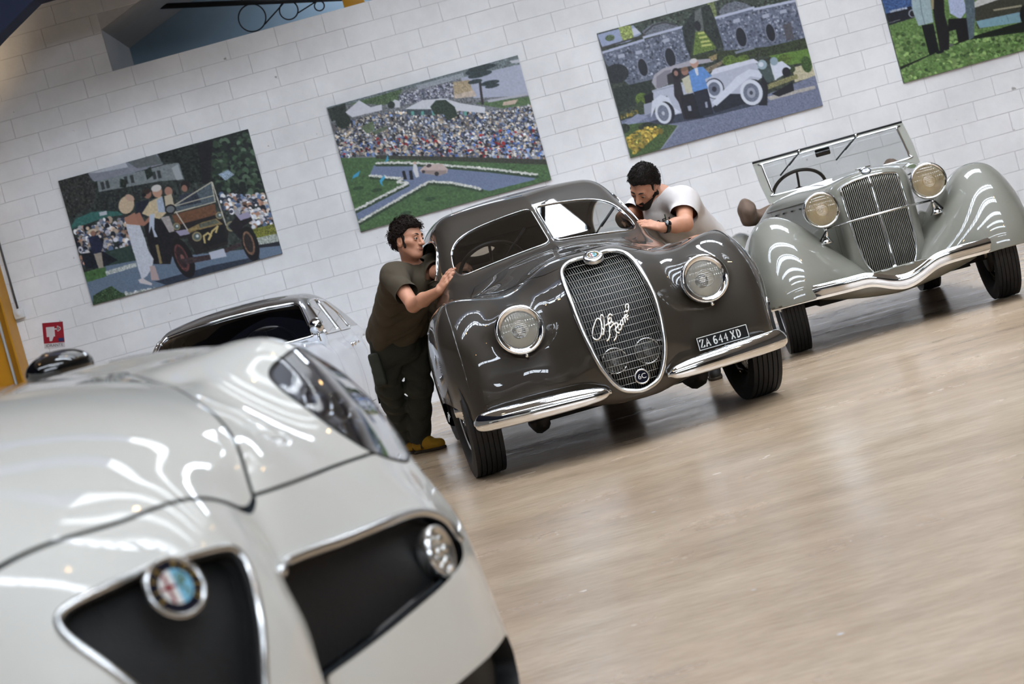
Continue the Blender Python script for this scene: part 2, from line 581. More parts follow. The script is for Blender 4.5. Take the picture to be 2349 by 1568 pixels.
# ------------------------------------------------------------------ the room
WY = 17.1                                  # face of the block wall
def floor_material():
    m = bpy.data.materials.new('polished_concrete'); m.use_nodes = True
    nt = m.node_tree; b = nt.nodes['Principled BSDF']
    tc = nt.nodes.new('ShaderNodeTexCoord')
    def noise(scale, detail, st, rough=.6):
        mp = nt.nodes.new('ShaderNodeMapping'); mp.inputs['Scale'].default_value = st
        nt.links.new(tc.outputs['Object'], mp.inputs[0])
        n = nt.nodes.new('ShaderNodeTexNoise'); n.inputs['Scale'].default_value = scale; n.inputs['Detail'].default_value = detail; n.inputs['Roughness'].default_value = rough
        nt.links.new(mp.outputs[0], n.inputs['Vector']); return n
    def ramp(src, pts):
        r = nt.nodes.new('ShaderNodeValToRGB')
        while len(r.color_ramp.elements) < len(pts): r.color_ramp.elements.new(.5)
        for e, (p, c) in zip(r.color_ramp.elements, pts): e.position = p; e.color = c
        nt.links.new(src, r.inputs[0]); return r
    def mixc(fac, a, bb, mode='MIX'):
        x = nt.nodes.new('ShaderNodeMix'); x.data_type = 'RGBA'; x.blend_type = mode
        if isinstance(fac, float): x.inputs['Factor'].default_value = fac
        else: nt.links.new(fac, x.inputs['Factor'])
        nt.links.new(a, x.inputs['A']); nt.links.new(bb, x.inputs['B']); return x.outputs['Result']
    big = ramp(noise(.55, 5, (1, 1.6, 1)).outputs['Fac'], [(.3, srgb(192, 166, 138)), (.5, srgb(214, 189, 160)), (.7, srgb(228, 206, 180))])
    streak = ramp(noise(2.4, 7, (.7, 1.9, 1), .72).outputs['Fac'], [(.32, srgb(200, 194, 187)), (.64, srgb(240, 237, 233))])
    fine = ramp(noise(26, 3, (.5, 2.0, 1)).outputs['Fac'], [(.3, srgb(205, 200, 196)), (.6, srgb(240, 240, 240))])
    col = mixc(.75, big.outputs[0], streak.outputs[0], 'MULTIPLY')
    col = mixc(.5, col, fine.outputs[0], 'MULTIPLY')
    v = nt.nodes.new('ShaderNodeTexVoronoi'); v.inputs['Scale'].default_value = 2.6; v.inputs['Randomness'].default_value = 1
    nt.links.new(tc.outputs['Object'], v.inputs['Vector'])
    spot = ramp(v.outputs['Distance'], [(.014, (1, 1, 1, 1)), (.028, (0, 0, 0, 1))])
    wh = nt.nodes.new('ShaderNodeRGB'); wh.outputs[0].default_value = srgb(205, 200, 195)
    col = mixc(spot.outputs[0], col, wh.outputs[0])
    nt.links.new(col, b.inputs['Base Color'])
    rr = ramp(noise(1.6, 5, (.8, 1.6, 1)).outputs['Fac'], [(.3, (.17, .17, .17, 1)), (.7, (.30, .30, .30, 1))])
    nt.links.new(rr.outputs[0], b.inputs['Roughness'])
    b.inputs['Specular IOR Level'].default_value = .75
    bp = nt.nodes.new('ShaderNodeBump'); bp.inputs['Strength'].default_value = .06; bp.inputs['Distance'].default_value = .02
    nt.links.new(noise(14, 5, (.9, 1.2, 1)).outputs['Fac'], bp.inputs['Height']); nt.links.new(bp.outputs[0], b.inputs['Normal'])
    return m
FL = MB().box((-9, -9, -.2), (13, WY + .4, 0)).build('floor', floor_material(), smooth=False)
structure(FL)

def block_material():
    m = bpy.data.materials.new('white_painted_block'); m.use_nodes = True
    nt = m.node_tree; b = nt.nodes['Principled BSDF']; b.inputs['Roughness'].default_value = .7
    g = nt.nodes.new('ShaderNodeNewGeometry')
    n = nt.nodes.new('ShaderNodeTexNoise'); n.inputs['Scale'].default_value = 1.3; n.inputs['Detail'].default_value = 7; n.inputs['Roughness'].default_value = .65
    nt.links.new(g.outputs['Position'], n.inputs['Vector'])
    r = nt.nodes.new('ShaderNodeValToRGB')
    r.color_ramp.elements[0].position = .28; r.color_ramp.elements[0].color = srgb(222, 221, 221)
    r.color_ramp.elements[1].position = .62; r.color_ramp.elements[1].color = srgb(240, 239, 239)
    nt.links.new(n.outputs['Fac'], r.inputs[0])
    n3 = nt.nodes.new('ShaderNodeTexNoise'); n3.inputs['Scale'].default_value = 9; n3.inputs['Detail'].default_value = 3
    nt.links.new(g.outputs['Position'], n3.inputs['Vector'])
    r3 = nt.nodes.new('ShaderNodeValToRGB')     # small scuffs in the paint
    r3.color_ramp.elements[0].position = .235; r3.color_ramp.elements[0].color = srgb(120, 112, 104)
    r3.color_ramp.elements[1].position = .27; r3.color_ramp.elements[1].color = (1, 1, 1, 1)
    nt.links.new(n3.outputs['Fac'], r3.inputs[0])
    mx = nt.nodes.new('ShaderNodeMix'); mx.data_type = 'RGBA'; mx.blend_type = 'MULTIPLY'; mx.inputs['Factor'].default_value = .7
    nt.links.new(r.outputs[0], mx.inputs['A']); nt.links.new(r3.outputs[0], mx.inputs['B'])
    nt.links.new(mx.outputs['Result'], b.inputs['Base Color'])
    n2 = nt.nodes.new('ShaderNodeTexNoise'); n2.inputs['Scale'].default_value = 45; n2.inputs['Detail'].default_value = 4
    nt.links.new(g.outputs['Position'], n2.inputs['Vector'])
    bp = nt.nodes.new('ShaderNodeBump'); bp.inputs['Strength'].default_value = .25; bp.inputs['Distance'].default_value = .01
    nt.links.new(n2.outputs['Fac'], bp.inputs['Height']); nt.links.new(bp.outputs[0], b.inputs['Normal'])
    return m
BLK = block_material()
MORTAR = mat('painted_mortar', (206, 205, 205), .8, noise=.12, nscale=20)
OX0, OZ0, OZ1, OSL = -3.187, 4.107, 4.54, .39       # the gable opening: left edge, sill, left height, slope of its head
OX1 = .6
def head(x): return OZ1 + OSL * (x - OX0)
XL, XR = -9.0, 13.0
# backing of the wall with the opening left out
WALL = MB()
bk = WY + .006
WALL.box((XL, bk, 0), (OX0, bk + .25, 7.9)); WALL.box((OX0, bk, 0), (OX1, bk + .25, OZ0)); WALL.box((OX1, bk, 0), (XR, bk + .25, 8.5))
xs = np.linspace(OX0, OX1, 5)
for a, b_ in zip(xs[:-1], xs[1:]):
    WALL.add([(a, bk, head(a)), (b_, bk, head(b_)), (b_, bk, 8.5), (a, bk, 8.5)], [(0, 1, 2, 3)])
wall_back = structure(WALL.build('wall_back', MORTAR, smooth=False), 'white painted concrete block wall hung with four large photographs')
BW, BH, BZ0 = .5, .2, OZ0 - 21 * .2
def block_mesh(poly, name='block'):
    """painted block: bevelled face proud of the joints; poly is its outline (x, z) anticlockwise"""
    P = np.array(poly, float); c = P.mean(0)
    d = c - P; L = np.linalg.norm(d, axis=1, keepdims=True)
    Q = P + d / L * .0055
    m = len(P)
    V = [(x, .006, z) for x, z in P] + [(x, .0015, z) for x, z in P + d / L * .0012] + [(x, 0, z) for x, z in Q]
    F = [tuple(range(2 * m, 3 * m))]
    for k in (0, 1):
        for i in range(m):
            j = (i + 1) % m
            F.append((k * m + i, k * m + j, (k + 1) * m + j, (k + 1) * m + i))
    me = bpy.data.meshes.new(name); me.from_pydata([tuple(v) for v in V], [], F); me.materials.append(BLK)
    return me
def clip_poly(P, n, d):
    out = []
    for i in range(len(P)):
        a, b_ = np.array(P[i]), np.array(P[(i + 1) % len(P)])
        va, vb = a @ n - d, b_ @ n - d
        if va >= 0: out.append(tuple(a))
        if (va > 0) != (vb > 0) and va != vb: out.append(tuple(a + (b_ - a) * va / (va - vb)))
    return out
POSTERS = [(-4.013, -2.018), (-1.188, .823), (1.658, 3.687), (4.542, 6.57)]
PZ0, PZ1 = 1.872, 3.177
full = block_mesh([(-BW / 2 + .002, -.098), (BW / 2 - .002, -.098), (BW / 2 - .002, .098), (-BW / 2 + .002, .098)])
cand = []
_im = cam.matrix_world.inverted()
for k in range(int(8.2 / BH)):
    z = BZ0 + k * BH + .1
    if z < .0: continue
    for j in range(int((XR - XL) / BW) + 1):
        x = XL + .2 + j * BW + (BW / 2 if k % 2 else 0) + .06 * math.sin(k * 2.3)
        if x > XR - .2: continue
        q = _im @ Vector((x, WY, z)); px, py = 1174.5 + FPX * q.x / -q.z, 784 - FPX * q.y / -q.z
        vis = -40 < px < 2390 and -25 < py < 1590
        hid = any(a < x - .2 and x + .2 < b_ for a, b_ in POSTERS) and PZ0 < z - .08 and z + .08 < PZ1
        cand.append((x, z, vis, hid, math.hypot(px - 1174, py - 500)))
stuff = MB(); n_blk = 0
order = sorted(cand, key=lambda c: (not c[2], c[3], c[4]))
for (x, z, vis, hid, dd) in order:
    poly = [(x - BW / 2 + .002, z - .098), (x + BW / 2 - .002, z - .098), (x + BW / 2 - .002, z + .098), (x - BW / 2 + .002, z + .098)]
    cut = False
    if x + BW / 2 > OX0 and x - BW / 2 < OX1 and z > OZ0:
        # keep what lies left of, above or right of the opening
        if x - BW / 2 < OX0 and z - .1 < OZ1:
            poly = clip_poly(poly, np.array([-1., 0]), -OX0 + .001); cut = True
        elif x + BW / 2 > OX1 and z - .1 < head(OX1):
            poly = clip_poly(poly, np.array([1., 0]), OX1); cut = True
        else:
            poly = clip_poly(poly, np.array([-OSL, 1.]), OZ1 - OSL * OX0 + .004); cut = True
        if len(poly) < 3 or max(p[1] for p in poly) - min(p[1] for p in poly) < .012: continue
    dy = float(RNG.uniform(-.0012, .0012))
    if n_blk < 300:
        if cut:
            o = link('block', block_mesh(poly), wall_back, (0, WY + dy, 0))
        else:
            o = link('block', full, wall_back, (x, WY + dy, z))
        n_blk += 1
    else:
        P = np.array(poly); c = P.mean(0); Q = P + (c - P) / np.linalg.norm(c - P, axis=1, keepdims=True) * .0055
        m = len(P)
        V = [(a, WY + .006 + dy, b_) for a, b_ in P] + [(a, WY + dy, b_) for a, b_ in Q]
        stuff.add(V, [tuple(range(m, 2 * m))] + [(i, (i + 1) % m, m + (i + 1) % m, m + i) for i in range(m)])
so = stuff.build('blockwork', BLK, wall_back, smooth=False); so['kind'] = 'stuff'

# the space seen through the gable opening
ALC = mat('shaded_plaster', (150, 148, 146), .8, noise=.06)  # plain grey plaster, slightly mottled
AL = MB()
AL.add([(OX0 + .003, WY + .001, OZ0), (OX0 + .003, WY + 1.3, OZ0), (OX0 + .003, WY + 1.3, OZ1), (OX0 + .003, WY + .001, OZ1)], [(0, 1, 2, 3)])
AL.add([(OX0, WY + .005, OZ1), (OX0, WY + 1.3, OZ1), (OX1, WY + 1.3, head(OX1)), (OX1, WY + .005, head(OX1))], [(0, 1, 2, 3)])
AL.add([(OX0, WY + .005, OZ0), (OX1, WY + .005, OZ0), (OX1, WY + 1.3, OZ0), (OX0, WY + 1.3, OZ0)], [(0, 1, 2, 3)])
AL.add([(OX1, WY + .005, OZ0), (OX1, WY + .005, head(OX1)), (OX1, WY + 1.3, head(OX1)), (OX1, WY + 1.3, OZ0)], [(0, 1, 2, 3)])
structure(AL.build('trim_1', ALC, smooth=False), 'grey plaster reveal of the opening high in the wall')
structure(MB().box((OX0 - .1, WY + 1.3, OZ0 - .3), (OX1 + .1, WY + 1.4, 7.4)).build('wall_beyond', mat('blue_grey_paint', (122, 142, 156), .8, noise=.05), smooth=False), 'blue grey wall seen through the high opening')
o_ = bpy.data.objects.new('window_beyond', None); COL.objects.link(o_); structure(o_, 'roof light of the space behind the high opening')
MB().box((-.9, WY + .35, 5.25), (.2, WY + 1.2, 5.27)).build('pane', mat('daylit_glass_dim', (226, 238, 255), .3, emit=SKY_POWER * .7), o_, smooth=False)  # glowing pane out of view, added to brighten the recess
IRON = mat('dark_iron', (24, 24, 26), .5, .3)
tr = thing('iron_truss', 'dark iron roof truss with rings inside the high wall opening', 'truss', (-2.97, WY + .75, 4.75))
def T_(x, z): return np.array([x + 2.97, 0, z - 4.75])
MB().tube([T_(-3.6, 4.985), T_(-.3, 4.24)], .03, 8).build('rod', IRON, tr)
yb = None
for (cx, cz, r) in [(-1.75, 4.40, .145), (-1.355, 4.375, .098), (-1.03, 4.335, .052), (-1.70, 4.69, .13), (-1.30, 4.58, .095), (-.98, 4.49, .055)]:
    a = np.linspace(0, 2 * math.pi, 41)[:-1]
    MB().tube([T_(cx + r * math.cos(t), cz + r * math.sin(t)) for t in a], .0075, 6, closed=True).build('ring', IRON, tr)
for (a, b_) in [((-1.64, 4.30), (-1.39, 4.46)), ((-1.275, 4.32), (-1.06, 4.385)), ((-1.6, 4.78), (-1.36, 4.65)), ((-1.24, 4.65), (-1.02, 4.53))]:
    MB().tube([T_(*a), T_(*b_)], .0075, 6).build('strut', IRON, tr)
YEL = mat('yellow_steel_paint', (196, 138, 22), .45, noise=.12, nscale=5, bump=.1, bscale=30)
tag(MB().box((-.11, -.06, -.2), (.11, .06, 1.6), .004).build('steel_beam', YEL, loc=(-.66, WY + .55, 4.31)), 'yellow steel post in the high wall opening', 'beam')

# shed roof: rows of tilted roof lights over the right and middle of the hall, dark slope at the left
CEIL_D = mat('dark_blue_ceiling', (26, 34, 58), .8, noise=.1)
CEIL_W = mat('pale_ceiling', (176, 172, 166), .8, noise=.05)
BOXF = [(0, 3, 2, 1), (4, 5, 6, 7), (0, 1, 5, 4), (2, 3, 7, 6), (0, 4, 7, 3), (1, 2, 6, 5)]
ZC, XC = 6.6, -5.0
ce = MB().add([(-9, -9, 4.2), (XC, -9, ZC), (XC, WY + .3, ZC), (-9, WY + .3, 4.2), (-9, -9, 4.35), (XC, -9, ZC + .15), (XC, WY + .3, ZC + .15), (-9, WY + .3, 4.35)], BOXF).build('ceiling', CEIL_D, smooth=False)
structure(ce, 'dark blue slope of the roof')
SKY = mat('daylit_glass', (232, 242, 255), .3, emit=SKY_POWER)
BAR = mat('grey_glazing_bar', (70, 72, 75), .5)
# each row: lower edge (y, z) and upper edge (y, z), spanning x
ROWS = [(y, ZC, y + .65, ZC + 1.15, x0, 6.0) for y, x0 in ((-3.4, .8), (-1.0, -4.6), (3.2, .3), (5.0, .1), (6.8, -1.6), (8.6, -4.6), (10.4, -4.6))]
ROWS += [(14.2, ZC, 13.2, ZC + .7, 2.0, 5.6)]  # back-tilted row, added to reflect bright in the coupe's windscreen
cw = MB(); cd_ = MB(); y = -9.0
for i, (ya, za, yb_, zb, x0, x1) in enumerate(ROWS):
    lo_y, hi_y = min(ya, yb_), max(ya, yb_)
    cw.box((XC, y, ZC), (13, lo_y, ZC + .12)); y = hi_y
    cw.box((XC, lo_y, ZC), (x0, hi_y, ZC + .12)); cw.box((x1, lo_y, ZC), (13, hi_y, ZC + .12))
    cut = min(max(-.3, x0), x1)
    if x0 < cut: cd_.box((x0, yb_, ZC), (cut, yb_ + .02, zb))     # upstands, the left part made dark to dim reflections in the white bonnet
    cw.box((cut, yb_, ZC), (x1, yb_ + .02, zb))
    cw.add([(x0, ya, ZC), (x0, yb_, zb), (x0, yb_, ZC)], [(0, 1, 2)]); cw.add([(x1, ya, ZC), (x1, yb_, zb), (x1, yb_, ZC)], [(0, 1, 2)])
    root = bpy.data.objects.new('window_%d' % (i + 1), None); COL.objects.link(root); structure(root, 'row of tilted roof glazing')
    n_ = math.hypot(yb_ - ya, zb - za); ty, tz = (yb_ - ya) / n_, (zb - za) / n_; ny, nz = (-tz, ty) if ty * 1 > 0 else (tz, -ty)
    def slab(xa, xb, s0, s1, d0, d1):
        V = []
        for d in (d0, d1):
            for (xx, s_) in ((xa, s0), (xb, s0), (xb, s1), (xa, s1)): V.append((xx, ya + ty * s_ + ny * d, za + tz * s_ + nz * d))
        return V
    MB().add(slab(x0, x1, 0, n_, .02, .04), BOXF).build('pane', SKY, root, smooth=False)
    fb = MB(); m = int((x1 - x0) / .62)
    for k in range(m + 1):
        xx = x0 + k * (x1 - x0) / m; fb.add(slab(xx - .035, xx + .035, 0, n_, -.05, .02), BOXF)
    fb.add(slab(x0, x1, n_ / 2 - .03, n_ / 2 + .03, -.05, .02), BOXF)
    fb.build('glazing_bars', BAR, root, smooth=False)
cw.box((XC, y, ZC), (13, WY + .3, ZC + .12))
structure(cd_.build('ceiling_upstand', CEIL_D, smooth=False), 'dark upstands beside the roof glazing')
structure(cw.build('ceiling_pale', CEIL_W, smooth=False), 'pale flat parts of the shed roof')
def roofz(x): return ZC if x > XC else 4.2 + (ZC - 4.2) * (x + 9) / (XC + 9)
# deep dark blue roof girder across the hall, low left end in view, the unseen run shaped to shade the wall
GB = MB()
gx = [-9, -3.95, -3.72, -3.34, -3.0, -2.0, -1.0, .2, 1.5, 13]; gz = [4.15, 4.2, 4.34, 4.555, 4.56, 4.42, 4.6, 5.3, 6.0, 6.2]
for i in range(len(gx) - 1):
    z0, z1 = gz[i], gz[i + 1]
    GB.add([(gx[i], 15.2, z0), (gx[i + 1], 15.2, z1), (gx[i + 1], 15.2, 6.62), (gx[i], 15.2, 6.62), (gx[i], 15.45, z0), (gx[i + 1], 15.45, z1), (gx[i + 1], 15.45, 6.62), (gx[i], 15.45, 6.62)], BOXF)
structure(GB.build('trim_2', CEIL_D, smooth=False), 'dark blue roof girder at the top left corner')
# the other sides of the hall
PL = mat('hall_plaster', (104, 100, 96), .8, noise=.08)
structure(MB().box((-9.2, -9, 0), (-9, WY + .3, 4.4)).build('wall_left', mat('grey_hall_side', (150, 146, 142), .8, noise=.1), smooth=False))
structure(MB().box((13, -9, 0), (13.2, WY + .3, 6.8)).build('wall_right', PL, smooth=False))
structure(MB().box((-9, -9.2, 0), (13, -9, 8.3)).build('wall_front', PL, smooth=False))
# glowing clerestory strip added behind the camera to brighten wall and car fronts
root = bpy.data.objects.new('window_%d' % (len(ROWS) + 1), None); COL.objects.link(root); structure(root, 'long clerestory window')
MB().box((-2, -8.99, 4.4), (8, -8.97, 5.5)).build('pane', SKY, root, smooth=False)
fb = MB()
for k in range(11): fb.box((-2 + k - .05, -8.97, 4.35), (-2 + k + .05, -8.9, 5.55))
fb.box((-2, -8.97, 4.92), (8, -8.9, 4.98)); fb.build('glazing_bars', BAR, root, smooth=False)

# steel column at the left with its junction box and conduit
co = thing('steel_column', 'yellow painted steel column standing against the white block wall', 'column', (-4.98, WY - .16, 0))
c1 = MB(); c1.box((-.165, -.16, 0), (-.145, .14, 4.25)); c1.box((.145, -.16, 0), (.165, .14, 4.35)); c1.build('flange', YEL, co, smooth=False)
MB().box((-.145, -.012, 0), (.145, .012, 4.3)).build('web', YEL, co, smooth=False)
MB().tube([(.05, -.05, 0), (.05, -.05, 1.6), (.05, -.05, 4.2)], .016, 8).build('conduit', mat('pale_conduit', (190, 190, 188), .5), co)
MB().box((-.3, -.2, 0), (.3, .16, .02)).build('base_plate', YEL, co, smooth=False)
jb = thing('junction_box', 'small white plastic junction box on the wall beside the yellow column', 'junction box', (-4.76, WY - .001, 1.985))
WP = mat('white_plastic', (214, 214, 212), .45)
MB().box((-.052, -.06, -.052), (.052, 0, .052), .012).build('box', WP, jb)
MB().tube([(0, -.03, .05), (0, -.03, .3), (0, -.03, 2.2)], .011, 8).build('pipe', mat('dark_conduit', (70, 70, 72), .5), jb)
MB().lathe([(.03, .0), (.028, .012), (.0, .014)], 16, frame((0, -.058, 0), (0, -1, 0))).build('lid', WP, jb)

# fire hose sign
sg = thing('fire_hose_sign', 'red fire hose sign reading IDRANTE beside the yellow column', 'sign', (-4.485, WY - .004, 1.70))
sg.rotation_euler = (0, math.radians(10.5), 0)
MB().box((-.105, -.003, -.145), (.105, .002, .115)).build('panel', mat('sign_white', (206, 200, 200), .4), sg, smooth=False)
red = MB().box((-.105, -.006, -.095), (.105, -.003, .115)).build('red_field', mat('sign_red', (150, 22, 38), .4), sg, smooth=False)
ic = MB()
Ms = frame((0, -.006, 0), (0, -1, 0))
def flat_poly(mb, poly, M, d=.0015):
    P = np.array(poly, float); m = len(P)
    V = np.vstack([np.c_[P, np.full(m, d)], np.c_[P, np.zeros(m)]]) @ M[:3, :3].T + M[:3, 3]
    mb.add(V, [tuple(range(m))] + [(i, m + i, m + (i + 1) % m, (i + 1) % m) for i in range(m)])
Ms = np.array([[1, 0, 0, 0], [0, 0, -1, -.006], [0, 1, 0, 0], [0, 0, 0, 1.]])
flat_poly(ic, [(-.07, -.03), (.015, -.03), (.015, .07), (-.07, .07)], Ms)
flat_poly(ic, [(-.045, -.075), (-.02, -.075), (.0, -.03), (-.045, -.03)], Ms)
ribbon(ic, [[(.015, .045), (.05, .045)], [(.05, .02), (.05, .075)]], .014, Ms)
a = np.linspace(0, 2 * math.pi, 17); ribbon(ic, [np.c_[.06 + .016 * np.cos(a), .047 + .016 * np.sin(a)]], .008, Ms)
ic.build('hose_reel_symbol', mat('sign_white', ()), sg, smooth=False)
me = text_mesh('IDRANTE', .042); me.materials.append(mat('sign_text', (40, 36, 38), .5))
o = link('lettering', me, sg, (0, -.0045, -.12)); o.rotation_euler = (math.pi / 2, 0, 0)
bm_ = MB(); flat_poly(bm_, [(.045, -.085), (.098, -.085), (.098, -.05), (.045, -.05)], Ms); bm_.build('blue_tab', mat('sign_blue', (40, 44, 92), .5), sg, smooth=False)

# spotlight at the left edge
sp = thing('spotlight', 'small dark round spotlight in front of the upper wall at the far left', 'lamp', (-4.62, 15.6, 3.98))
Mh = frame((0, 0, 0), (.45, -.6, .35))
MB().lathe([(.03, -.14), (.06, -.12), (.075, -.02), (.085, .03), (.088, .05), (.078, .05), (.07, .02), (.0, .0)], 24, Mh).build('lamp_head', mat('dark_lamp_metal', (52, 46, 42), .35, .6), sg if False else sp)
MB().lathe([(.0, .03), (.068, .028)], 24, Mh).build('lens', mat('warm_lens', (255, 214, 150), .2, emit=6), sp)
MB().tube([(0, 0, -.1), (-.05, .02, .25), (-.05, .02, 1.0)], .014, 8).build('stem', mat('dark_lamp_metal', ()), sp)
ld = bpy.data.lights.new('wash', 'SPOT'); ld.energy = 25; ld.color = (1, .78, .52); ld.spot_size = 1.6; ld.spot_blend = .9; ld.shadow_soft_size = .05
lo_ = bpy.data.objects.new('lamp_bulb', ld); COL.objects.link(lo_); lo_.parent = sp; lo_.location = (-.1, .25, .2)
lo_.rotation_euler = Vector((-.1, 1, .55)).to_track_quat('-Z', 'Y').to_euler()

# warm hanging lamps above the cars, out of the frame
LAMPM = mat('lamp_glow', (255, 206, 140), .3, emit=LAMP_POWER)
for k, (x, y) in enumerate([(-2.6, 3.5), (.9, 5.0), (.9, 1.0), (5.0, 5.5), (5.0, 9.5), (-2.6, 8.5)]):
    z = roofz(x) - 1.4
    t = thing('hanging_lamp', ['warm hanging lamp over the left of the white sports car', 'warm hanging lamp between the white car and the coupe', 'warm hanging lamp over the nose of the white sports car', 'warm hanging lamp in front of the grey convertible', 'warm hanging lamp above the grey convertible', 'warm hanging lamp in front of the pale saloon'][k], 'lamp', (x, y, z), 0, 'hall lamps')
    MB().lathe([(.03, .2), (.07, .18), (.16, .02), (.15, .02), (.06, .16), (.0, .17)], 20).build('shade', mat('dark_lamp_metal', ()), t)
    MB().lathe([(.0, .02), (.06, .04), (.07, .09), (.0, .14)], 16).build('bulb', LAMPM, t)
    MB().tube([(0, 0, .19), (0, 0, 1.4)], .006, 6).build('cord', black(), t)
# ------------------------------------------------------------------ large photographs on the wall (flat print, painted point by point)
class Print:
    """small raster painter; drawing coordinates are any affine frame given by three corners of the print"""
    def __init__(s, TL, TR, BL, bg, W=640, H=416, seed=1):
        s.W, s.H = W, H; s.a = np.empty((H, W, 3)); s.a[:] = bg; s.r = np.random.default_rng(seed)
        TL, TR, BL = (np.array(q, float) for q in (TL, TR, BL))
        s.A = np.linalg.inv(np.stack([TR - TL, BL - TL], 1)); s.o = TL
        s.k = 1 / np.linalg.norm(TR - TL)
    def uv(s, P): return (np.atleast_2d(np.asarray(P, float)) - s.o) @ s.A.T * np.array([s.W, s.H])
    def mask(s, P):
        q = s.uv(P); x0, y0 = np.maximum(np.floor(q.min(0)).astype(int), 0); x1, y1 = np.minimum(np.ceil(q.max(0)).astype(int) + 1, (s.W, s.H))
        if x1 <= x0 or y1 <= y0: return None
        X, Y = np.meshgrid(np.arange(x0, x1) + .5, np.arange(y0, y1) + .5)
        return (slice(y0, y1), slice(x0, x1)), inpoly(q, X, Y), X, Y
    def poly(s, P, c, n=0., g=6, al=1.):
        m = s.mask(P)
        if m is None: return s
        sl, k, X, Y = m
        col = np.empty(k.shape + (3,)); col[:] = c
        if n:
            z = s.r.normal(size=(k.shape[0] // g + 2, k.shape[1] // g + 2)).repeat(g, 0).repeat(g, 1)[:k.shape[0], :k.shape[1]]
            z = .6 * z + .4 * s.r.normal(size=k.shape)
            col = col * (1 + n * z[..., None])
        s.a[sl] = np.where(k[..., None], s.a[sl] * (1 - al) + col * al, s.a[sl]); return s
    def ell(s, c, rx, ry, col, rot=-15.4, n=0., al=1.):
        t = np.linspace(0, 2 * math.pi, 25)[:-1]; ca, sa = math.cos(math.radians(rot)), math.sin(math.radians(rot))
        return s.poly(np.c_[c[0] + rx * np.cos(t) * ca - ry * np.sin(t) * sa, c[1] + rx * np.cos(t) * sa + ry * np.sin(t) * ca], col, n, 3, al)
    def line(s, P, w, c, n=0.):
        P = np.asarray(P, float)
        for a, b in zip(P[:-1], P[1:]):
            d = b - a; q = np.array([-d[1], d[0]]) / (np.linalg.norm(d) + 1e-9) * w / 2; e = d / (np.linalg.norm(d) + 1e-9) * w * .3
            s.poly([a + q - e, b + q + e, b - q + e, a - q - e], c, n, 3)
        return s
    def blobs(s, P, N, size, cols, asp=1.5, jit=.15):
        P = np.asarray(P, float); lo, hi = P.min(0), P.max(0); cols = np.array(cols, float)
        pts = lo + s.r.random((N * 3, 2)) * (hi - lo); pts = pts[inpoly(P, pts[:, 0], pts[:, 1])][:N]
        pts = pts[np.argsort(pts[:, 1])]
        q = s.uv(pts); sz = size * s.k * s.W
        for (x, y) in q:
            r = sz * s.r.uniform(.5, 1.3); ry = r * s.r.uniform(.8, asp); c = cols[s.r.integers(len(cols))] * (1 + jit * s.r.normal())
            x0, x1, y0, y1 = int(max(0, x - r)), int(min(s.W, x + r + 1)), int(max(0, y - ry)), int(min(s.H, y + ry + 1))
            if x1 <= x0 or y1 <= y0: continue
            X, Y = np.meshgrid(np.arange(x0, x1) + .5, np.arange(y0, y1) + .5)
            k = ((X - x) / r) ** 2 + ((Y - y) / ry) ** 2 < 1
            s.a[y0:y1, x0:x1][k] = c
        return s
    def out(s):
        a = np.clip(s.a, 0, 255)
        b = a.copy(); b[1:-1, 1:-1] = (a[1:-1, 1:-1] * 4 + a[:-2, 1:-1] + a[2:, 1:-1] + a[1:-1, :-2] + a[1:-1, 2:]) / 8
        a = b.reshape(s.H // 2, 2, s.W // 2, 2, 3).mean((1, 3)) / 255
        return np.where(a <= .04045, a / 12.92, ((a + .055) / 1.055) ** 2.4)
def print_material():
    m = bpy.data.materials.new('photo_print'); m.use_nodes = True; b = m.node_tree.nodes['Principled BSDF']
    v = m.node_tree.nodes.new('ShaderNodeVertexColor'); v.layer_name = 'ink'
    m.node_tree.links.new(v.outputs['Color'], b.inputs['Base Color']); b.inputs['Roughness'].default_value = .42; b.inputs['Specular IOR Level'].default_value = .3
    return m
PRINT = print_material(); EDGE = mat('board_edge', (60, 60, 62), .6)
def hang(pr, x0, x1, z0, z1, label):
    img = pr.out(); h, w = img.shape[:2]
    root = thing('wall_photograph', label, 'picture', ((x0 + x1) / 2, WY - .001, z0), 0, 'large unframed photographs on the block wall')
    X = np.linspace(-(x1 - x0) / 2, (x1 - x0) / 2, w); Z = np.linspace(z1 - z0, 0, h)
    V = np.stack([np.tile(X, h), np.full(w * h, -.0305), np.repeat(Z, w)], 1)
    i = np.arange(h * w).reshape(h, w)
    F = np.stack([i[:-1, :-1].ravel(), i[1:, :-1].ravel(), i[1:, 1:].ravel(), i[:-1, 1:].ravel()], 1)
    me = bpy.data.meshes.new('print'); me.vertices.add(len(V)); me.vertices.foreach_set('co', V.astype(np.float32).ravel())
    me.loops.add(F.size); me.loops.foreach_set('vertex_index', F.astype(np.int32).ravel()); me.polygons.add(len(F)); me.polygons.foreach_set('loop_start', np.arange(0, F.size, 4, dtype=np.int32)); me.update(calc_edges=True)
    at = me.color_attributes.new('ink', 'FLOAT_COLOR', 'POINT'); at.data.foreach_set('color', np.c_[img.reshape(-1, 3), np.ones(h * w)].astype(np.float32).ravel())
    me.materials.append(PRINT); link('print', me, root)
    MB().box((-(x1 - x0) / 2, -.03, 0), ((x1 - x0) / 2, 0, z1 - z0)).build('board', EDGE, root, smooth=False)
